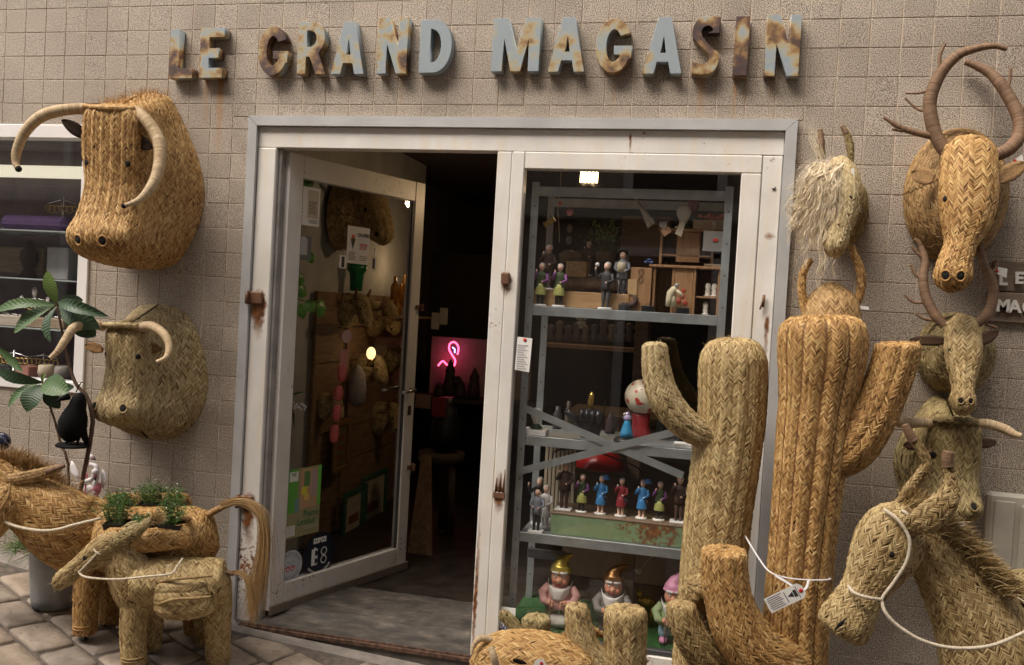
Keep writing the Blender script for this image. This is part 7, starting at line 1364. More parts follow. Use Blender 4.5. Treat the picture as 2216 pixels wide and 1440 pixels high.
# ---- lower shelf: green bench with the row of figures
z3 = S1(ZS[3]); def_ = mat_rusty_paint("chipped_green_paint", (.20, .30, .17), .9, 9.0); a_, c_ = at(1192, 1140, .13), at(1480, 1150, .13); bt = at(1200, 1108, .13)[2]
bn = empty("painted_bench", (a_[0], .13, z3), "pale green chipped wooden bench on the lower shelf", "bench"); q = B(); q.bbox(a_[0], .96, .125, .14, z3, bt - .010, .002); q.obj("front_board", def_, bn); q = B(); q.bbox(a_[0] - .004, .962, .123, .36, bt - .0095, bt, .002); q.obj("seat_board", mat_wood("worn_bench_top", (.13, .09, .06), (.24, .17, .11)), bn)
Hs = .165; fb_ = dict(z=bt)
figurine(1220, 1096, .19, .21, "brown suited figure at the left end of the bench", BRN, None, BRN, HAIRW, lady=False, square=True, **fb_); figurine(1258, 1098, .18, Hs, "green-vested lady figure with lime skirt, second from bench left", GRN, LIME, None, HAIRG, VIO, **fb_)
figurine(1299, 1100, .18, Hs, "blue-coated lady figure with blue hat, third on the bench", BLU, BLU, SKIN, HAIRG, hat='brim', bag=True, **fb_); figurine(1343, 1102, .18, Hs, "crimson-coated lady figure with black handbag in the bench middle", RED_, RED_, SKIN, HAIRG, bag=True, **fb_)
figurine(1388, 1106, .18, Hs, "blue-coated lady figure with blue hat, right of the crimson one", BLU, BLU, SKIN, HAIRG, hat='brim', bag=True, **fb_); figurine(1426, 1108, .18, Hs, "green-vested lady figure at the bench right beside the cactus", GRN, LIME, None, HAIRG, VIO, **fb_); figurine(1468, 1112, .18, .20, "brown suited figure half hidden by the green cactus", BRN, None, BRN, HAIRW, lady=False, square=True, **fb_)
figurine(1160, 1140, .125, .19, "front figure in black hat and grey coat, left of the bench", GREYC, None, BOOT, BOOT, hat='bicorne', lady=False, arm='in', square=True, z=z3); figurine(1178, 1130, .21, .19, "white robed figure behind the black-hatted one", WB, WB, WB, HAIRW, lady=True, z=z3); figurine(1164, 1125, .27, .21, "grey haired dark suited figure at the back of the trio", SUIT, None, SUIT, HAIRG, lady=False, arm='ball', z=z3)
rl = empty("red_lampshade", at(1300, 1000, .7), "wide red lampshade hanging behind the figure row", "lamp"); c = Vector(at(1302, 985, .7)); s = mpp(c); q = B(); q.lathe([(58 * s, -26 * s), (59 * s, -23 * s), (40 * s, 0), (22 * s, 18 * s), (10 * s, 26 * s), (0, 27 * s)], c, 32); q.obj("shade", M("red_enamel", (.40, .012, .012), .3), rl); q = B(); q.tube([c + Vector((0, 0, 26 * s)), c + Vector((0, 0, 120 * s))], .003, 6); q.obj("cable", BLACK, rl)
q = B(); q.tube(cat(np.array([at(1195, 998, .40), at(1200, 978, .40), at(1230, 972, .42), at(1280, 976, .43), at(1330, 992, .42), at(1375, 1010, .4), at(1395, 1030, .4)]), 40), .004, 7); tag(q.obj("black_cable", BLACK), "black cable looping behind the cross brace", "cable")
# ---- gnomes on the grass mat
q = B(); q.box(SX0 - .01, 1.015, .05, .58, .011, .118); gm = q.obj("grass_plinth", M("artificial_turf", (.02, .085, .02), .9, 0, .4, 60, .8, 300)); tag(gm, "green artificial turf plinth under the garden gnomes", "turf mat")
P0 = np.stack([RNG.uniform(SX0, 1.0, 3500), RNG.uniform(.06, .35, 3500), np.full(3500, .117)], 1); setk(wobj("turf_blades", hair(P0, np.tile([(0, 0, 1.)], (3500, 1)), .014, .1, .0009, 2, .4), LEAFG[2], gm, False), "stuff")
BEARD = M("gnome_beard", (.66, .64, .60), .75, 0, .06, 40, 1.0, 140); FACE = M("gnome_face", (.55, .27, .17), .5, 0, .05); BLUSH = M("gnome_blush", (.50, .15, .09), .55)
def gnome(px, py, Y, H, hat, coat, trousers, shoes, lab, tip, peb=None):
    c = Vector(at(px, py, Y)); c.z = .119; s = H; o = empty("garden_gnome", c, lab, "gnome", "garden gnomes")
    def P_(x, y, z): return c + Vector((x * s, y * s, z * s))
    for sx in (-1, 1):
        q = B(); q.ball(P_(.11 * sx, -.06, .05), .075 * s, 12, 8, (.85, 1.25, .7)); q.obj("shoe", shoes, o); q = B(); q.tube([P_(.10 * sx, 0, .06), P_(.11 * sx, -.01, .16), P_(.09 * sx, 0, .30)], [.075 * s, .085 * s, .085 * s], 12); q.obj("leg", trousers, o)
    q = B(); q.lathe([(.215 * s, .27 * s), (.22 * s, .285 * s), (.185 * s, .36 * s), (.17 * s, .46 * s), (.15 * s, .54 * s), (.08 * s, .60 * s)], c, 24, sy=.82); q.obj("coat", coat, o)
    for sx in (-1, 1):
        q = B(); q.tube([P_(.15 * sx, 0, .54), P_(.235 * sx, -.02, .44), P_(.20 * sx, -.12, .36), P_(.12 * sx, -.19, .37)], [.068 * s, .072 * s, .058 * s, .045 * s], 12); q.obj("arm", coat, o)
        q = B(); q.ball(P_(.10 * sx, -.205, .375), .045 * s, 10, 8, (1.0, .8, 1.0))
        for k in range(4): q.tube([P_(.09 * sx + .0, -.225, .405 - .02 * k), P_(.06 * sx, -.25, .40 - .02 * k), P_(.045 * sx, -.235, .395 - .02 * k)], .0135 * s, 6)
        q.obj("hand", FACE, o)
    q = B(); q.ball(P_(0, -.01, .68), .135 * s, 22, 16, (.98, .95, 1.08)); q.ball(P_(0, -.142, .665), .036 * s, 12, 8, (1.0, 1.1, 1.1)); q.obj("head", FACE, o)
    for sx in (-1, 1):
        q = B(); q.ball(P_(.065 * sx, -.118, .645), .034 * s, 10, 8, (1, .4, .9)); q.obj("cheek", BLUSH, o); q = B(); q.ball(P_(.050 * sx, -.124, .715), .016 * s, 10, 8, (1.15, .45, .85)); e = q.obj("eye", WB, o); q = B(); q.ball(P_(.047 * sx, -.132, .713), .0105 * s, 8, 6, (1, .5, 1)); q.obj("iris", M("iris_dark", (.03, .03, .04), .2), e)
        q = B(); q.tube([P_(.02 * sx, -.137, .742), P_(.055 * sx, -.134, .755), P_(.085 * sx, -.118, .742)], .006 * s, 6); q.obj("eyebrow", BEARD, o)
    q = B(); q.ball(P_(0, -.132, .605), .020 * s, 10, 8, (1.2, .5, .7)); q.obj("mouth", REDP, o)
    q = B(); r = random.Random(px); n1, n2 = 15, 11; vs = []
    for i in range(n2):
        t = i / (n2 - 1); z = .66 - .26 * t; rr = .172 * (1 - .55 * t ** 1.8) * (1 if i < n2 - 1 else .5)
        for j in range(n1):
            a = math.pi * (1.12 + .76 * j / (n1 - 1)) ; a = math.pi + (j / (n1 - 1)) * math.pi; dip = .10 * (1 - abs(2 * j / (n1 - 1) - 1) ** 2) * max(0, 1 - t * 2.4)
            w_ = 1 + .10 * math.sin(j * 2.6 + t * 7) * t + r.uniform(-.03, .03); vs.append(P_(math.cos(a) * rr * w_, math.sin(a) * rr * .98 * w_ - .095 * t, z - dip - .03 * t))
    q.add(vs, [(i * n1 + j, i * n1 + j + 1, (i + 1) * n1 + j + 1, (i + 1) * n1 + j) for i in range(n2 - 1) for j in range(n1 - 1)], True); q.obj("beard", BEARD, o)
    q = B(); q.tube([P_(-.10, -.10, .77), P_(-.04, -.135, .772), P_(.04, -.135, .772), P_(.10, -.10, .77)], .022 * s, 8); q.obj("fringe", BEARD, o)
    q = B(); pts = cat(np.array([(0, 0, .765), (0, .0, .80), (.0, .01, .86), (tip * .25, .015, .93), (tip * .65, .02, .985), (tip, .02, 1.0)]), 16); rr = cat(np.array([.152, .15, .115, .075, .04, .010])[:, None], 16)[:, 0]; q.tube([P_(*p) + Vector((0, 0, 0)) for p in pts], rr * s * (1 + .05 * np.sin(np.arange(16) * 1.7)), 18); q.obj("hat", hat, o)
    if peb: q = B(); q.ball(P_(.02, -.10, .10), .16 * s, 12, 8, (1.1, .7, .6)); q.obj("stone_seat", M("white_stone", (.55, .53, .47), .8, 0, .12, 20, .6, 60), o)
    q = B(); q.tube([P_(-.085, -.24, .02), P_(-.085, -.24, .44)], .010 * s, 6); q.obj("staff", BARK, o)
GH = M("gold_hat", (.42, .32, .06), .3, .6, .2, 30); CH = M("copper_hat", (.22, .11, .04), .28, .7, .3, 30); PH = M("pink_hat", (.52, .22, .34), .45)
gnome(1207, 1364, .17, .335, GH, M("dusty_pink_coat", (.42, .22, .20), .6), M("olive_trousers", (.20, .22, .06), .6), M("grey_shoe", (.2, .2, .2), .5), "garden gnome with gold hat and dusty pink coat, left one", .16, True); gnome(1322, 1366, .17, .315, CH, M("grey_gnome_coat", (.16, .15, .14), .6), M("dark_trousers", (.04, .035, .035), .6), BOOT, "garden gnome with copper hat and grey coat, middle one", .19); gnome(1452, 1392, .14, .315, PH, M("sage_coat", (.22, .28, .14), .6), M("pale_blue_trousers", (.28, .42, .50), .6), M("pink_shoe", (.50, .20, .32), .5), "garden gnome with pink hat half behind the green cactus", .12)
q = B(); p0, p1 = Vector(at(1420, 1195, .35)), Vector(at(1385, 1232, .32)); q.tube([p0, p1], .003, 6); q.lathe([(.006, .012), (.017, -.012), (.018, -.02), (0, -.018)], p1, 14, m=Matrix.Rotation(R(35), 3, 'Y')); tag(q.obj("clip_lamp", M("cream_lamp", (.5, .47, .40), .4)), "small cream spot lamp hanging beside the copper-hatted gnome", "lamp")
q = B(); a_, c_ = at(1142, 1185, .42), at(1222, 1215, .42); q.bbox(a_[0], c_[0], .41, .425, c_[2], a_[2], .002); nb_ = q.obj("chalk_notice", M("slate", (.035, .035, .037), .7)); tag(nb_, "dark notice panel behind the gold-hatted gnome", "notice")
q = B(); c = at(1147, 1333, .09)
for dx, dz in ((-.008, .010), (-.008, -.012)): q.lathe([(.016, 0), (.016, .002), (0, .003)], (c[0] + dx, .09, .155 + dz), 14, m=Matrix.Rotation(R(90), 3, 'X'))
q.tube([(c[0], .092, .118), (c[0], .092, .15)], .0015, 5); tag(q.obj("plastic_flower", WB), "small white plastic flower stuck in the turf", "ornament")

# ================================================================== BEHIND THE DOOR LEAF AND IN THE DARK SHOP
WX = -1.44
def atx(px, py, X=WX):
    v = _R @ np.array([(px - 1108) / FPX, -(py - 720) / FPX, -1.0]); return CAM_LOC + v * ((X - CAM_LOC[0]) / v[0])
q = B(); q.box(WX - .14, WX - .04, .23, 3.2, -.05, 2.74); setk(q.obj("shop_side_wall", M("white_side_plaster", (.42, .41, .39), .85, 0, .14, 5, .3, 30)), "structure")
BOARD = mat_wood("rough_board", (.14, .08, .042), (.27, .165, .088), (8, 1.2, 8), .75, .4, 5)
wb_ = empty("leaning_planks", atx(760, 1200), "rough brown plank panel leaning on the wall behind the door glass", "planks"); y0, y1 = atx(672, 900)[1], atx(862, 900)[1]; zt_ = atx(760, 640)[2]
nb = 7; hgt = (zt_ + .0) / nb
for k in range(nb): q = B(); q.bbox(WX - .035 + .004 * (k % 2), WX - .012, y0 + .05, y1, .02 + k * hgt, .02 + (k + 1) * hgt - .006, .003); q.obj("plank", BOARD, wb_)
for yy in (y0, y0 + .48): q = B(); q.bbox(WX - .0115, WX + .012, yy, yy + .045, .02, zt_ + .015, .003); q.obj("batten", BOARD, wb_)
for z in (.36, 1.36): q = B(); q.bbox(WX + .0125, WX + .02, y0 - .03, y0 + .30, z, z + .06, .002); q.obj("cross_strap", M("dark_leather", (.05, .025, .018), .6), wb_)
def wall_head(px, py, sc, mat, lab, horns=True, X=WX):
    c = atx(px, py, X); o = empty("straw_wall_trophy", c, lab, "animal head", "straw heads inside the shop")
    Pn = tubeg([(X - .01, c[1], c[2]), (X + .06 * sc, c[1], c[2]), (X + .12 * sc, c[1], c[2] - .01), (X + .14 * sc, c[1], c[2] - .02)], [.13 * sc, .125 * sc, .09 * sc, .02], [.16 * sc, .15 * sc, .11 * sc, .02], up=(0, 0, 1), nv=24, nu=41); woven("neck", np.transpose(Pn, (1, 0, 2)), mat, o, fuzz=20, colw=0.0162)
    Pf = tubeg([(X + .10 * sc, c[1] - .01, c[2] + .10 * sc), (X + .15 * sc, c[1] - .02, c[2] + .09 * sc), (X + .20 * sc, c[1] - .03, c[2]), (X + .23 * sc, c[1] - .04, c[2] - .09 * sc), (X + .23 * sc, c[1] - .04, c[2] - .13 * sc)], [.03, .07 * sc, .065 * sc, .055 * sc, .005], nu=25, nv=30); woven("face", Pf, mat, o, closed=True, fuzz=20, colw=0.0134)
    hole_at(Pf, surf_at(Pf, *project([Pf[12, 4]])[0, :2]), .010 * sc, "eye", o); hole_at(Pf, surf_at(Pf, *project([Pf[23, 5]])[0, :2]), .011 * sc, "nostril", o)
    if horns:
        for sg in (-1, 1): rope("horn", np.array([(X + .13 * sc, c[1] + sg * .05 * sc, c[2] + .11 * sc), (X + .15 * sc, c[1] + sg * .13 * sc, c[2] + .13 * sc), (X + .17 * sc, c[1] + sg * .17 * sc, c[2] + .21 * sc)]), [.015, .014, .006], CREAM if sc > .8 else BROWN, o)
for a in ((735, 470, 1.35, GREEN, "big dark straw bull head inside, behind the notices"), (748, 672, .72, PALE, "small straw bull head inside, left of the pair"), (806, 690, .8, GREEN, "straw bull head inside, right of the pair"), (845, 780, .6, PALE, "small straw head inside nearest the lock stile"), (700, 880, .55, PALE, "small straw head inside left of the salami"), (785, 800, .72, PALE, "straw head with tall horns inside, above the lowest one"), (818, 905, .78, PALE, "lowest straw goat head inside, right of the salami")): wall_head(*a)
# salami garland on the glass
sa_ = empty("salami_garland", leaf_pt(*on_leaf(725, 965)), "string of pink toy salamis with a card hanging inside the door glass", "garland"); SAL = M("salami_pink", (.50, .10, .09), .6, 0, .4, 220)
prev = None
for a, b_ in (((741, 790), (738, 825)), ((734, 835), (731, 868)), ((730, 876), (727, 912)), ((725, 920), (722, 958))):
    xa, za = on_leaf(*a, .03); xb, zb2 = on_leaf(*b_, .03); p0, p1 = Mx @ Vector((xa, .03, za)), Mx @ Vector((xb, .03, zb2)); q = B(); q.tube(cat(np.array([p0, p0.lerp(p1, .06), p0.lerp(p1, .5), p0.lerp(p1, .94), p1]), 14), cat(np.array([.004, .018, .025, .018, .004])[:, None], 14)[:, 0], 12); q.obj("sausage", SAL, sa_)
xa, za = on_leaf(744, 775, .03); q = B(); q.box(xa - .03, xa + .03, .026, .029, za - .05, za + .045, Mx); q.obj("card", flat("salami_card", (.50, .22, .20)), sa_); xa, za = on_leaf(748, 728, .02); q = B(); disc(q, frame_mtx(Mx @ Vector((xa, .012, za)), LX, (0, 0, 1)), .036, 0, 28); q.obj("suction_disc", flat("suction_pink", (.50, .34, .34), .3), sa_); q = B(); q.tube([Mx @ Vector((xa, .02, za)), Mx @ Vector((on_leaf(741, 790, .03)[0], .03, on_leaf(741, 790, .03)[1]))], .0015, 5); q.obj("string", ROPE, sa_)
def atw(name, px, py, f, mat, lab, cat_, X=WX + .02): c = atx(px, py, X); q = B(); f(q, Vector(c)); o = q.obj(name, mat); tag(o, lab, cat_); return o
atw("dried_sausage_net", 755, 840, lambda q, c: q.lathe([(.01, .16), (.05, .10), (.062, 0), (.058, -.08), (.02, -.12)], c + Vector((.06, 0, 0)), 16), M("netted_grey", (.30, .27, .28), .8, 0, .5, 150), "grey speckled netted sausage hanging on the plank panel", "sausage")
atw("green_boot_vase", 757, 590, lambda q, c: q.lathe([(.04, -.12), (.045, -.02), (.05, .0), (.065, .02), (.065, .06), (.05, .06)], c + Vector((.05, 0, 0)), 16), M("bright_green_glaze", (.015, .16, .05), .3), "bright green ribbed vase behind the notice", "vase")
def frame_pic(px, py, wd, ht, fm, pm, lab, lean=.0):
    c = atx(px, py, WX + .06); o = empty("picture_frame", c, lab, "picture frame", "pictures behind the door"); y, z = c[1], c[2]; X = c[0]; t = .035
    for bx in ((y - wd, y + wd, z + ht - t, z + ht), (y - wd, y + wd, z - ht, z - ht + t), (y - wd, y - wd + t, z - ht + t, z + ht - t), (y + wd - t, y + wd, z - ht + t, z + ht - t)): q = B(); q.bbox(X, X + .025, bx[0] + .0004, bx[1] - .0004, bx[2] + .0004, bx[3] - .0004, .005); q.obj("rail", fm, o)
    q = B(); q.box(X + .004, X + .008, y - wd + t, y + wd - t, z - ht + t, z + ht - t); q.obj("picture", pm, o); q = B()
    for k in range(3): q.bbox(X + .0082, X + .0095, y - wd * .45, y + wd * (.2 + .1 * k), z - ht * .55 + k * ht * .38, z - ht * .35 + k * ht * .38, .0005)
    q.obj("print", M("brown_print", (.20, .06, .03), .6), o)
GF = M("green_frame", (.012, .10, .045), .4); CP = M("cream_mount", (.48, .42, .32), .7)
frame_pic(762, 1150, .20, .30, GF, CP, "green framed print with brown shapes, front one by the door sill"); frame_pic(803, 1128, .24, .36, GF, CP, "taller green framed print behind the first"); frame_pic(735, 965, .12, .17, M("gilt_frame", (.26, .14, .04), .45, .3), M("picture_olive", (.16, .12, .05), .6), "gilt framed small picture on the plank panel")
atw("loose_board", 800, 1110, lambda q, c: q.bbox(c.x - .01, c.x + .012, c.y - .12, c.y + .12, .02, c.z + .16, .003), BOARD, "short pale board leaning behind the green frames", "board", WX + .03)
# pothos and lily pictures near the hinge stile
pt = empty("pothos_plant", leaf_pt(*on_leaf(650, 680)), "trailing pothos with bright green heart leaves inside the door glass", "plant"); PTH = M("pothos_leaf", (.09, .22, .035), .35, 0, .3, 40)
def glass_leaf(bp, tp, w): 
    a, c = on_leaf(*bp, .05), on_leaf(*tp, .05); p0, p1 = Mx @ Vector((a[0], .06, a[1])), Mx @ Vector((c[0], .05, c[1])); L = p1 - p0; n = LN; x = L.cross(n).normalized(); vs = []; K = 8
    for k in range(K + 1):
        s_ = k / K; wd = w * (math.sin(math.pi * (s_ * .86 + .12)) ** .8) if k < K else 0
        for a_ in (-1, 0, 1): vs.append(p0 + L * s_ + x * a_ * wd + n * (-abs(a_) * .006 + .012 * math.sin(math.pi * s_)))
    q = B(); q.add(vs, [(k * 3 + j, k * 3 + j + 1, (k + 1) * 3 + j + 1, (k + 1) * 3 + j) for k in range(K) for j in range(2)], True); q.obj("leaf", PTH, pt)
for bp, tp, w in (((640, 618), (655, 592), .035), ((632, 640), (626, 668), .035), ((665, 622), (644, 642), .032), ((650, 655), (628, 672), .035), ((650, 660), (658, 690), .036), ((668, 652), (680, 678), .034), ((700, 650), (690, 688), .035), ((668, 548), (678, 570), .03), ((655, 388), (680, 400), .03)): glass_leaf(bp, tp, w)
q = B(); pts = [on_leaf(*p, .05) for p in ((645, 560), (642, 610), (640, 640), (655, 650), (675, 652), (695, 655))]; q.tube(cat(np.array([Mx @ Vector((a, .055, z)) for a, z in pts]), 30), .003, 6); q.obj("vine", LEAFG[1], pt)
lv = empty("lily_sprig", leaf_pt(*on_leaf(640, 900)), "lily of the valley sprig with white bells by the hinge side", "plant"); q = B()
for a, c in (((622, 860), (670, 848)), ((628, 865), (640, 930)), ((618, 850), (632, 838))):
    a, c = on_leaf(*a, .05), on_leaf(*c, .05); q.tube([Mx @ Vector((a[0], .06, a[1])), Mx @ Vector(((a[0] + c[0]) / 2, .05, (a[1] + c[1]) / 2 + .01)), Mx @ Vector((c[0], .06, c[1]))], [.008, .016, .002], 8, flat=.25)
q.obj("blade", M("lily_green", (.03, .09, .03), .4), lv); q = B()
for k in range(26): a = on_leaf(640 + RNG.uniform(0, 28), 868 + RNG.uniform(0, 14), .05); q.ball(Mx @ Vector((a[0], .06 + RNG.uniform(-.01, .01), a[1] - k * .001)), .0055, 6, 5)
q.obj("bells", WB, lv)
# neon flamingo in front of a white panel, gnome silhouettes on a shelf
NE = mat_emit("neon_pink", (1.0, .06, .14), 2.4); nz = 3.6; ne = empty("neon_flamingo", at(965, 800, nz), "glowing pink neon flamingo sign in the dark shop", "neon sign"); q = B(); q.tube(cat(np.array([at(*p, nz) for p in ((990, 768), (992, 752), (984, 741), (974, 744), (972, 756), (978, 768), (985, 780), (982, 792), (968, 790), (958, 782), (948, 792))]), 60), .008, 8); q.obj("tube", NE, ne)
q = B(); q.tube([at(979, 752, nz), at(984, 756, nz), at(984, 764, nz)], .005, 6); q.obj("beak_tube", mat_emit("neon_blue", (.2, .35, 1.0), 3), ne); lamp_or_fill_light(at(968, 775, nz + .05), .14, (1.0, .06, .14), .08)
q = B(); a_, c_ = at(935, 728, nz + .12), at(1075, 862, nz + .12); q.box(a_[0], c_[0] + .3, nz + .12, nz + .14, c_[2], a_[2]); tag(q.obj("neon_backboard", M("neon_back", (.22, .2, .2), .8)), "pale backboard lit pink by the neon flamingo", "backboard")
q = B(); q.bbox(a_[0] - .1, c_[0] + .5, nz - .28, nz + .11, c_[2] - .03, c_[2], .004); tag(q.obj("dark_shelf", M("dark_wood", (.03, .02, .015), .6)), "dark shelf below the neon flamingo", "shelf"); zg = c_[2]
for px, h, lab in ((972, .34, "tall dark gnome with lantern against the pink neon"), (995, .17, "short dark gnome at the neon panel's middle"), (1025, .28, "stout dark gnome right of the neon flamingo"), (952, .13, "small dark lantern left of the neon gnome")):
    c = at(px, 850, nz - .12); q = B(); q.lathe([(.055, 0), (.06, h * .2), (.045, h * .5), (.04, h * .62), (.046, h * .68), (.02, h * .88), (.0, h)], (c[0], nz - .12, zg + .0005), 14); 
    if h > .3: q.tube([(c[0] + .03, nz - .15, zg + h * .5), (c[0] + .09, nz - .16, zg + h * .55)], .012, 8); q.bbox(c[0] + .07, c[0] + .11, nz - .18, nz - .14, zg + h * .38, zg + h * .55, .004)
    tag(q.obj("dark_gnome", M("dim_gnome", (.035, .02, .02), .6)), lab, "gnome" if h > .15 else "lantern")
# lit bulbs and glints
gb = empty("glow_lamp", atx(803, 765, -1.3), "small warm lit globe lamp seen through the door glass", "lamp"); c = Vector(atx(803, 765, -1.3)); q = B(); q.ball(c, .035, 16, 10, (.9, .9, 1.25)); q.obj("globe", mat_emit("globe_glow", (1.0, .72, .34), .6), gb); q = B(); q.lathe([(.03, -.09), (.02, -.05), (.022, -.04)], c, 12); q.obj("foot", GOLD, gb); lamp_or_fill_light(c + Vector((.09, -.02, .04)), .12)
sp = empty("spot_lamp", at(885, 1026, 1.7), "small lit spot lamp near the floor behind the door edge", "lamp"); c = Vector(at(886, 1026, 1.7)); q = B(); q.lathe([(.02, -.03), (.035, .02), (.03, .02), (.0, -.01)], c, 14, m=Matrix.Rotation(R(-70), 3, 'X')); q.obj("housing", BLACK, sp); q = B(); q.ball(c + Vector((0, -.012, 0)), .016, 10, 8); q.obj("bulb", mat_emit("spot_glow", (1.0, .75, .4), 12), sp)
AMB = M("amber_glass", (.30, .13, .02), .12, 0, .3)
for k, (px, py) in enumerate(((840, 625), (852, 640), (862, 620), (845, 668))): atw("amber_bottle", px, py, lambda q, c: q.lathe([(.03, -.08), (.03, .02), (.012, .05), (.012, .09), (0, .09)], c + Vector((.05, 0, 0)), 12), AMB, ["amber bottle left of the four behind the lock stile", "amber bottle in front among the four behind the stile", "amber bottle nearest the lock stile", "lowest amber bottle behind the door glass"][k], "bottle", -1.35)
q = B(); c = atx(850, 655, -1.35); q.bbox(-1.46, -1.2, c[1] - .3, c[1] + .5, c[2] - .115, c[2] - .1, .003); tag(q.obj("bottle_shelf", BOARD), "wooden shelf of amber bottles behind the door glass", "shelf"); lamp_or_fill_light((-1.25, c[1] + .1, c[2] + .25), .5)  # added fill light above the bottles, no lamp there; brightens things behind the glass
# furniture in the gloom
def gloom(name, px, py, Y, f, mat, lab, cat_): c = Vector(at(px, py, Y)); q = B(); f(q, c); tag(q.obj(name, mat), lab, cat_)
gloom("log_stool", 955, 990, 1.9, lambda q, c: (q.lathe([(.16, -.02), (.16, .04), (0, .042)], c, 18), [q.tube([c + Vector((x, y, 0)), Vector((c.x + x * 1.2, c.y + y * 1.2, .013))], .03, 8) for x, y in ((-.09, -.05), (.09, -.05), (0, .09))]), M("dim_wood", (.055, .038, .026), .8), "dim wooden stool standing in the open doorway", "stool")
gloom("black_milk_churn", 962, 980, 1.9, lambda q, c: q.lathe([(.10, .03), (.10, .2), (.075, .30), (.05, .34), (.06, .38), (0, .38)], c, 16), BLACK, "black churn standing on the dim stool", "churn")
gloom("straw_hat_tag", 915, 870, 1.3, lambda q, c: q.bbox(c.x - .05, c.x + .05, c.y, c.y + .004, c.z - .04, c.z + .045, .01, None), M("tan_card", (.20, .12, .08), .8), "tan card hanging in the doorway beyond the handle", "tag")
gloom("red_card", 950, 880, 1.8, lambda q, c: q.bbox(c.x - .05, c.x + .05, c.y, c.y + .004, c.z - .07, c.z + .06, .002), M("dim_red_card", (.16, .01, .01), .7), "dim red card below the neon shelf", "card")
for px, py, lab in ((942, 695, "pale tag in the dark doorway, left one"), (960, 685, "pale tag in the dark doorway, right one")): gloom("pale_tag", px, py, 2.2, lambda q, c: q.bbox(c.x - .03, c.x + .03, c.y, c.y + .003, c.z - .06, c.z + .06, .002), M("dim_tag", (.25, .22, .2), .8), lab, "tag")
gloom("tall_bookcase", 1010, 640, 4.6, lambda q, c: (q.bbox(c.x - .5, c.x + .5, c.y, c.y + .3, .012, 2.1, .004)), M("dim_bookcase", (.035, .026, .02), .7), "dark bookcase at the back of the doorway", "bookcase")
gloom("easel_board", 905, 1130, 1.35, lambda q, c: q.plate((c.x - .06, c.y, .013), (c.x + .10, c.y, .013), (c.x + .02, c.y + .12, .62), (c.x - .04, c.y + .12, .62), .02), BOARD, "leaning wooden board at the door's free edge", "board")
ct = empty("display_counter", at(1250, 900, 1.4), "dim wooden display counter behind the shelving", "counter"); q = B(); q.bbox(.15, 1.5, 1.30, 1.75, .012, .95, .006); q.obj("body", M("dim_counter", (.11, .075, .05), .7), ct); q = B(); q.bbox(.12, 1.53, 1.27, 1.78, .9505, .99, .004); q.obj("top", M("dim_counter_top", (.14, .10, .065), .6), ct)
q = B(); q.bbox(.55, .62, .75, .80, .012, 1.7, .004); q.bbox(.45, .7, .74, .81, 1.7, 2.1, .004); tag(q.obj("wood_totem", mat_wood("totem_wood", (.10, .06, .035), (.18, .11, .065))), "pale wooden post standing behind the middle shelf", "post")

# ================================================================== MORE SHELF CLUTTER
def clutter(name, px, py, Y, z, f, mat, lab, cat_): c = Vector(at(px, py, Y)); c.z = z; q = B(); f(q, c); tag(q.obj(name, mat), lab, cat_)
jar = lambda h, r: (lambda q, c: q.lathe([(r, 0), (r, h * .65), (r * .6, h * .78), (r * .6, h), (0, h)], c, 14))
box = lambda w, d, h: (lambda q, c: q.bbox(c.x - w, c.x + w, c.y - d, c.y + d, c.z, c.z + h, .002))
clutter("box_camera", 1388, 545, .40, z1 + .08, lambda q, c: (q.bbox(c.x - .03, c.x + .03, c.y - .02, c.y + .02, c.z, c.z + .05, .004), q.lathe([(.014, 0), (.014, .02), (.010, .021)], (c.x, c.y - .022, c.z + .025), 12, m=Matrix.Rotation(R(90), 3, 'X'))), BLACK, "black box camera behind the cabinet's open door", "camera")
clutter("book_stack", 1330, 560, .44, z1 + .02, lambda q, c: [q.bbox(c.x - .07 + .004 * k, c.x + .07 - .003 * k, c.y - .03, c.y + .03, c.z + .024 * k, c.z + .022 + .024 * k, .002) for k in range(4)], M("old_books", (.20, .09, .05), .8, 0, .4, 25), "stack of worn brown books behind the twig planter", "books")
clutter("wire_basket", 1247, 548, .46, z1 + .16, lambda q, c: [q.tube([c + Vector((math.cos(t) * .035, math.sin(t) * .03, zz)) for t in np.linspace(0, 6.3, 15)], .0018, 5) for zz in (0, .02, .04, .06, .08)] and [q.tube([c + Vector((math.cos(t) * .035, math.sin(t) * .03, 0)), c + Vector((math.cos(t) * .035, math.sin(t) * .03, .08))], .0018, 5) for t in np.linspace(0, 5.8, 12)], SILV, "small round wire basket behind the bear", "basket")
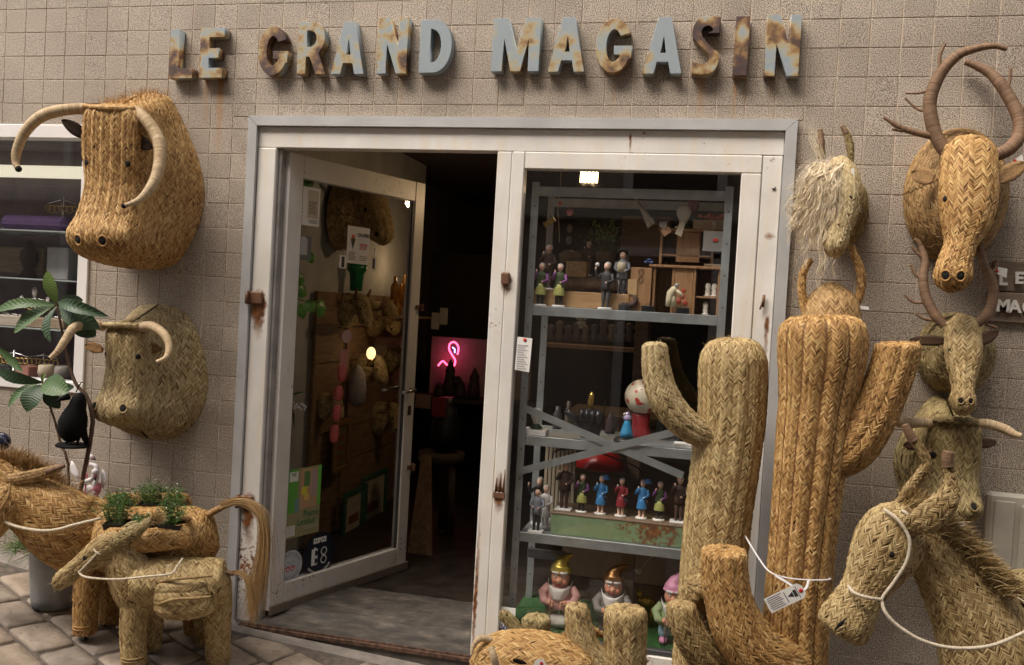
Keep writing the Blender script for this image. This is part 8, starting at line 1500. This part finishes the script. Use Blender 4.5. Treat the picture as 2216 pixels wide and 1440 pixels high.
clutter("pine_cone", 1450, 592, .25, zmid + .0125, lambda q, c: [q.ball(c + Vector((.016 * k, .004 * math.sin(k), .011)), .012, 8, 6, (1, 1, .85)) for k in range(4)], M("dark_stones", (.07, .055, .045), .6, 0, .4, 50), "row of dark pebbles on the cabinet's middle board", "pebbles")
clutter("blue_car", 1403, 586, .17, zmid + .0125, lambda q, c: (q.bbox(c.x - .022, c.x + .022, c.y - .01, c.y + .01, c.z + .004, c.z + .014, .003), q.bbox(c.x - .011, c.x + .013, c.y - .009, c.y + .009, c.z + .0145, c.z + .024, .004), [q.lathe([(0, -.002), (.006, -.002), (.006, .002), (0, .002)], c + Vector((dx, -.010, .006)), 10, m=Matrix.Rotation(R(90), 3, 'X')) for dx in (-.013, .013)]), M("toy_blue", (.05, .08, .20), .35), "tiny blue toy car at the cabinet edge", "toy car")
clutter("small_book", 1548, 582, .2, zmid + .0125, box(.05, .03, .012), PLANK, "flat brown book lying on the cabinet's middle board", "book")
for k, (px, h, r, c_, lab) in enumerate(((1205, .11, .022, (.05, .05, .055), "dark jar left on the middle shelf's back"), (1228, .14, .018, (.10, .08, .06), "tall brown bottle behind the black hand"), (1320, .10, .025, (.06, .035, .03), "short dark pot between hand and bell jar"), (1430, .12, .02, (.05, .06, .05), "dark bottle right of the painted globe"))): clutter("shelf_bottle", px, 930, .42, z2, jar(h, r), M("shelf_bottle_%d" % k, c_, .3), lab, "bottle")
clutter("gold_animal", 1405, 1220, .3, .1195, lambda q, c: (q.ball(c + Vector((0, 0, .12)), .035, 12, 8, (1.3, .7, .8)), q.ball(c + Vector((-.035, -.01, .155)), .02, 10, 8), [q.tube([c + Vector((x, 0, .1)), c + Vector((x, 0, 0))], .008, 6) for x in (-.025, .025)]), GLD, "gold painted animal figure behind the copper-hatted gnome", "animal figure")
clutter("wood_crate", 1480, 1045, .42, z3, box(.10, .03, .18), CABW, "wooden crate behind the bench's right end", "crate")
clutter("striped_panel", 1215, 975, .46, z3, lambda q, c: [q.bbox(c.x - .08 + .02 * k, c.x - .064 + .02 * k, c.y, c.y + .01, c.z, c.z + .38, .002) for k in range(8)], M("cream_slats", (.30, .25, .18), .7), "cream slatted panel behind the figure row's left", "slatted panel")
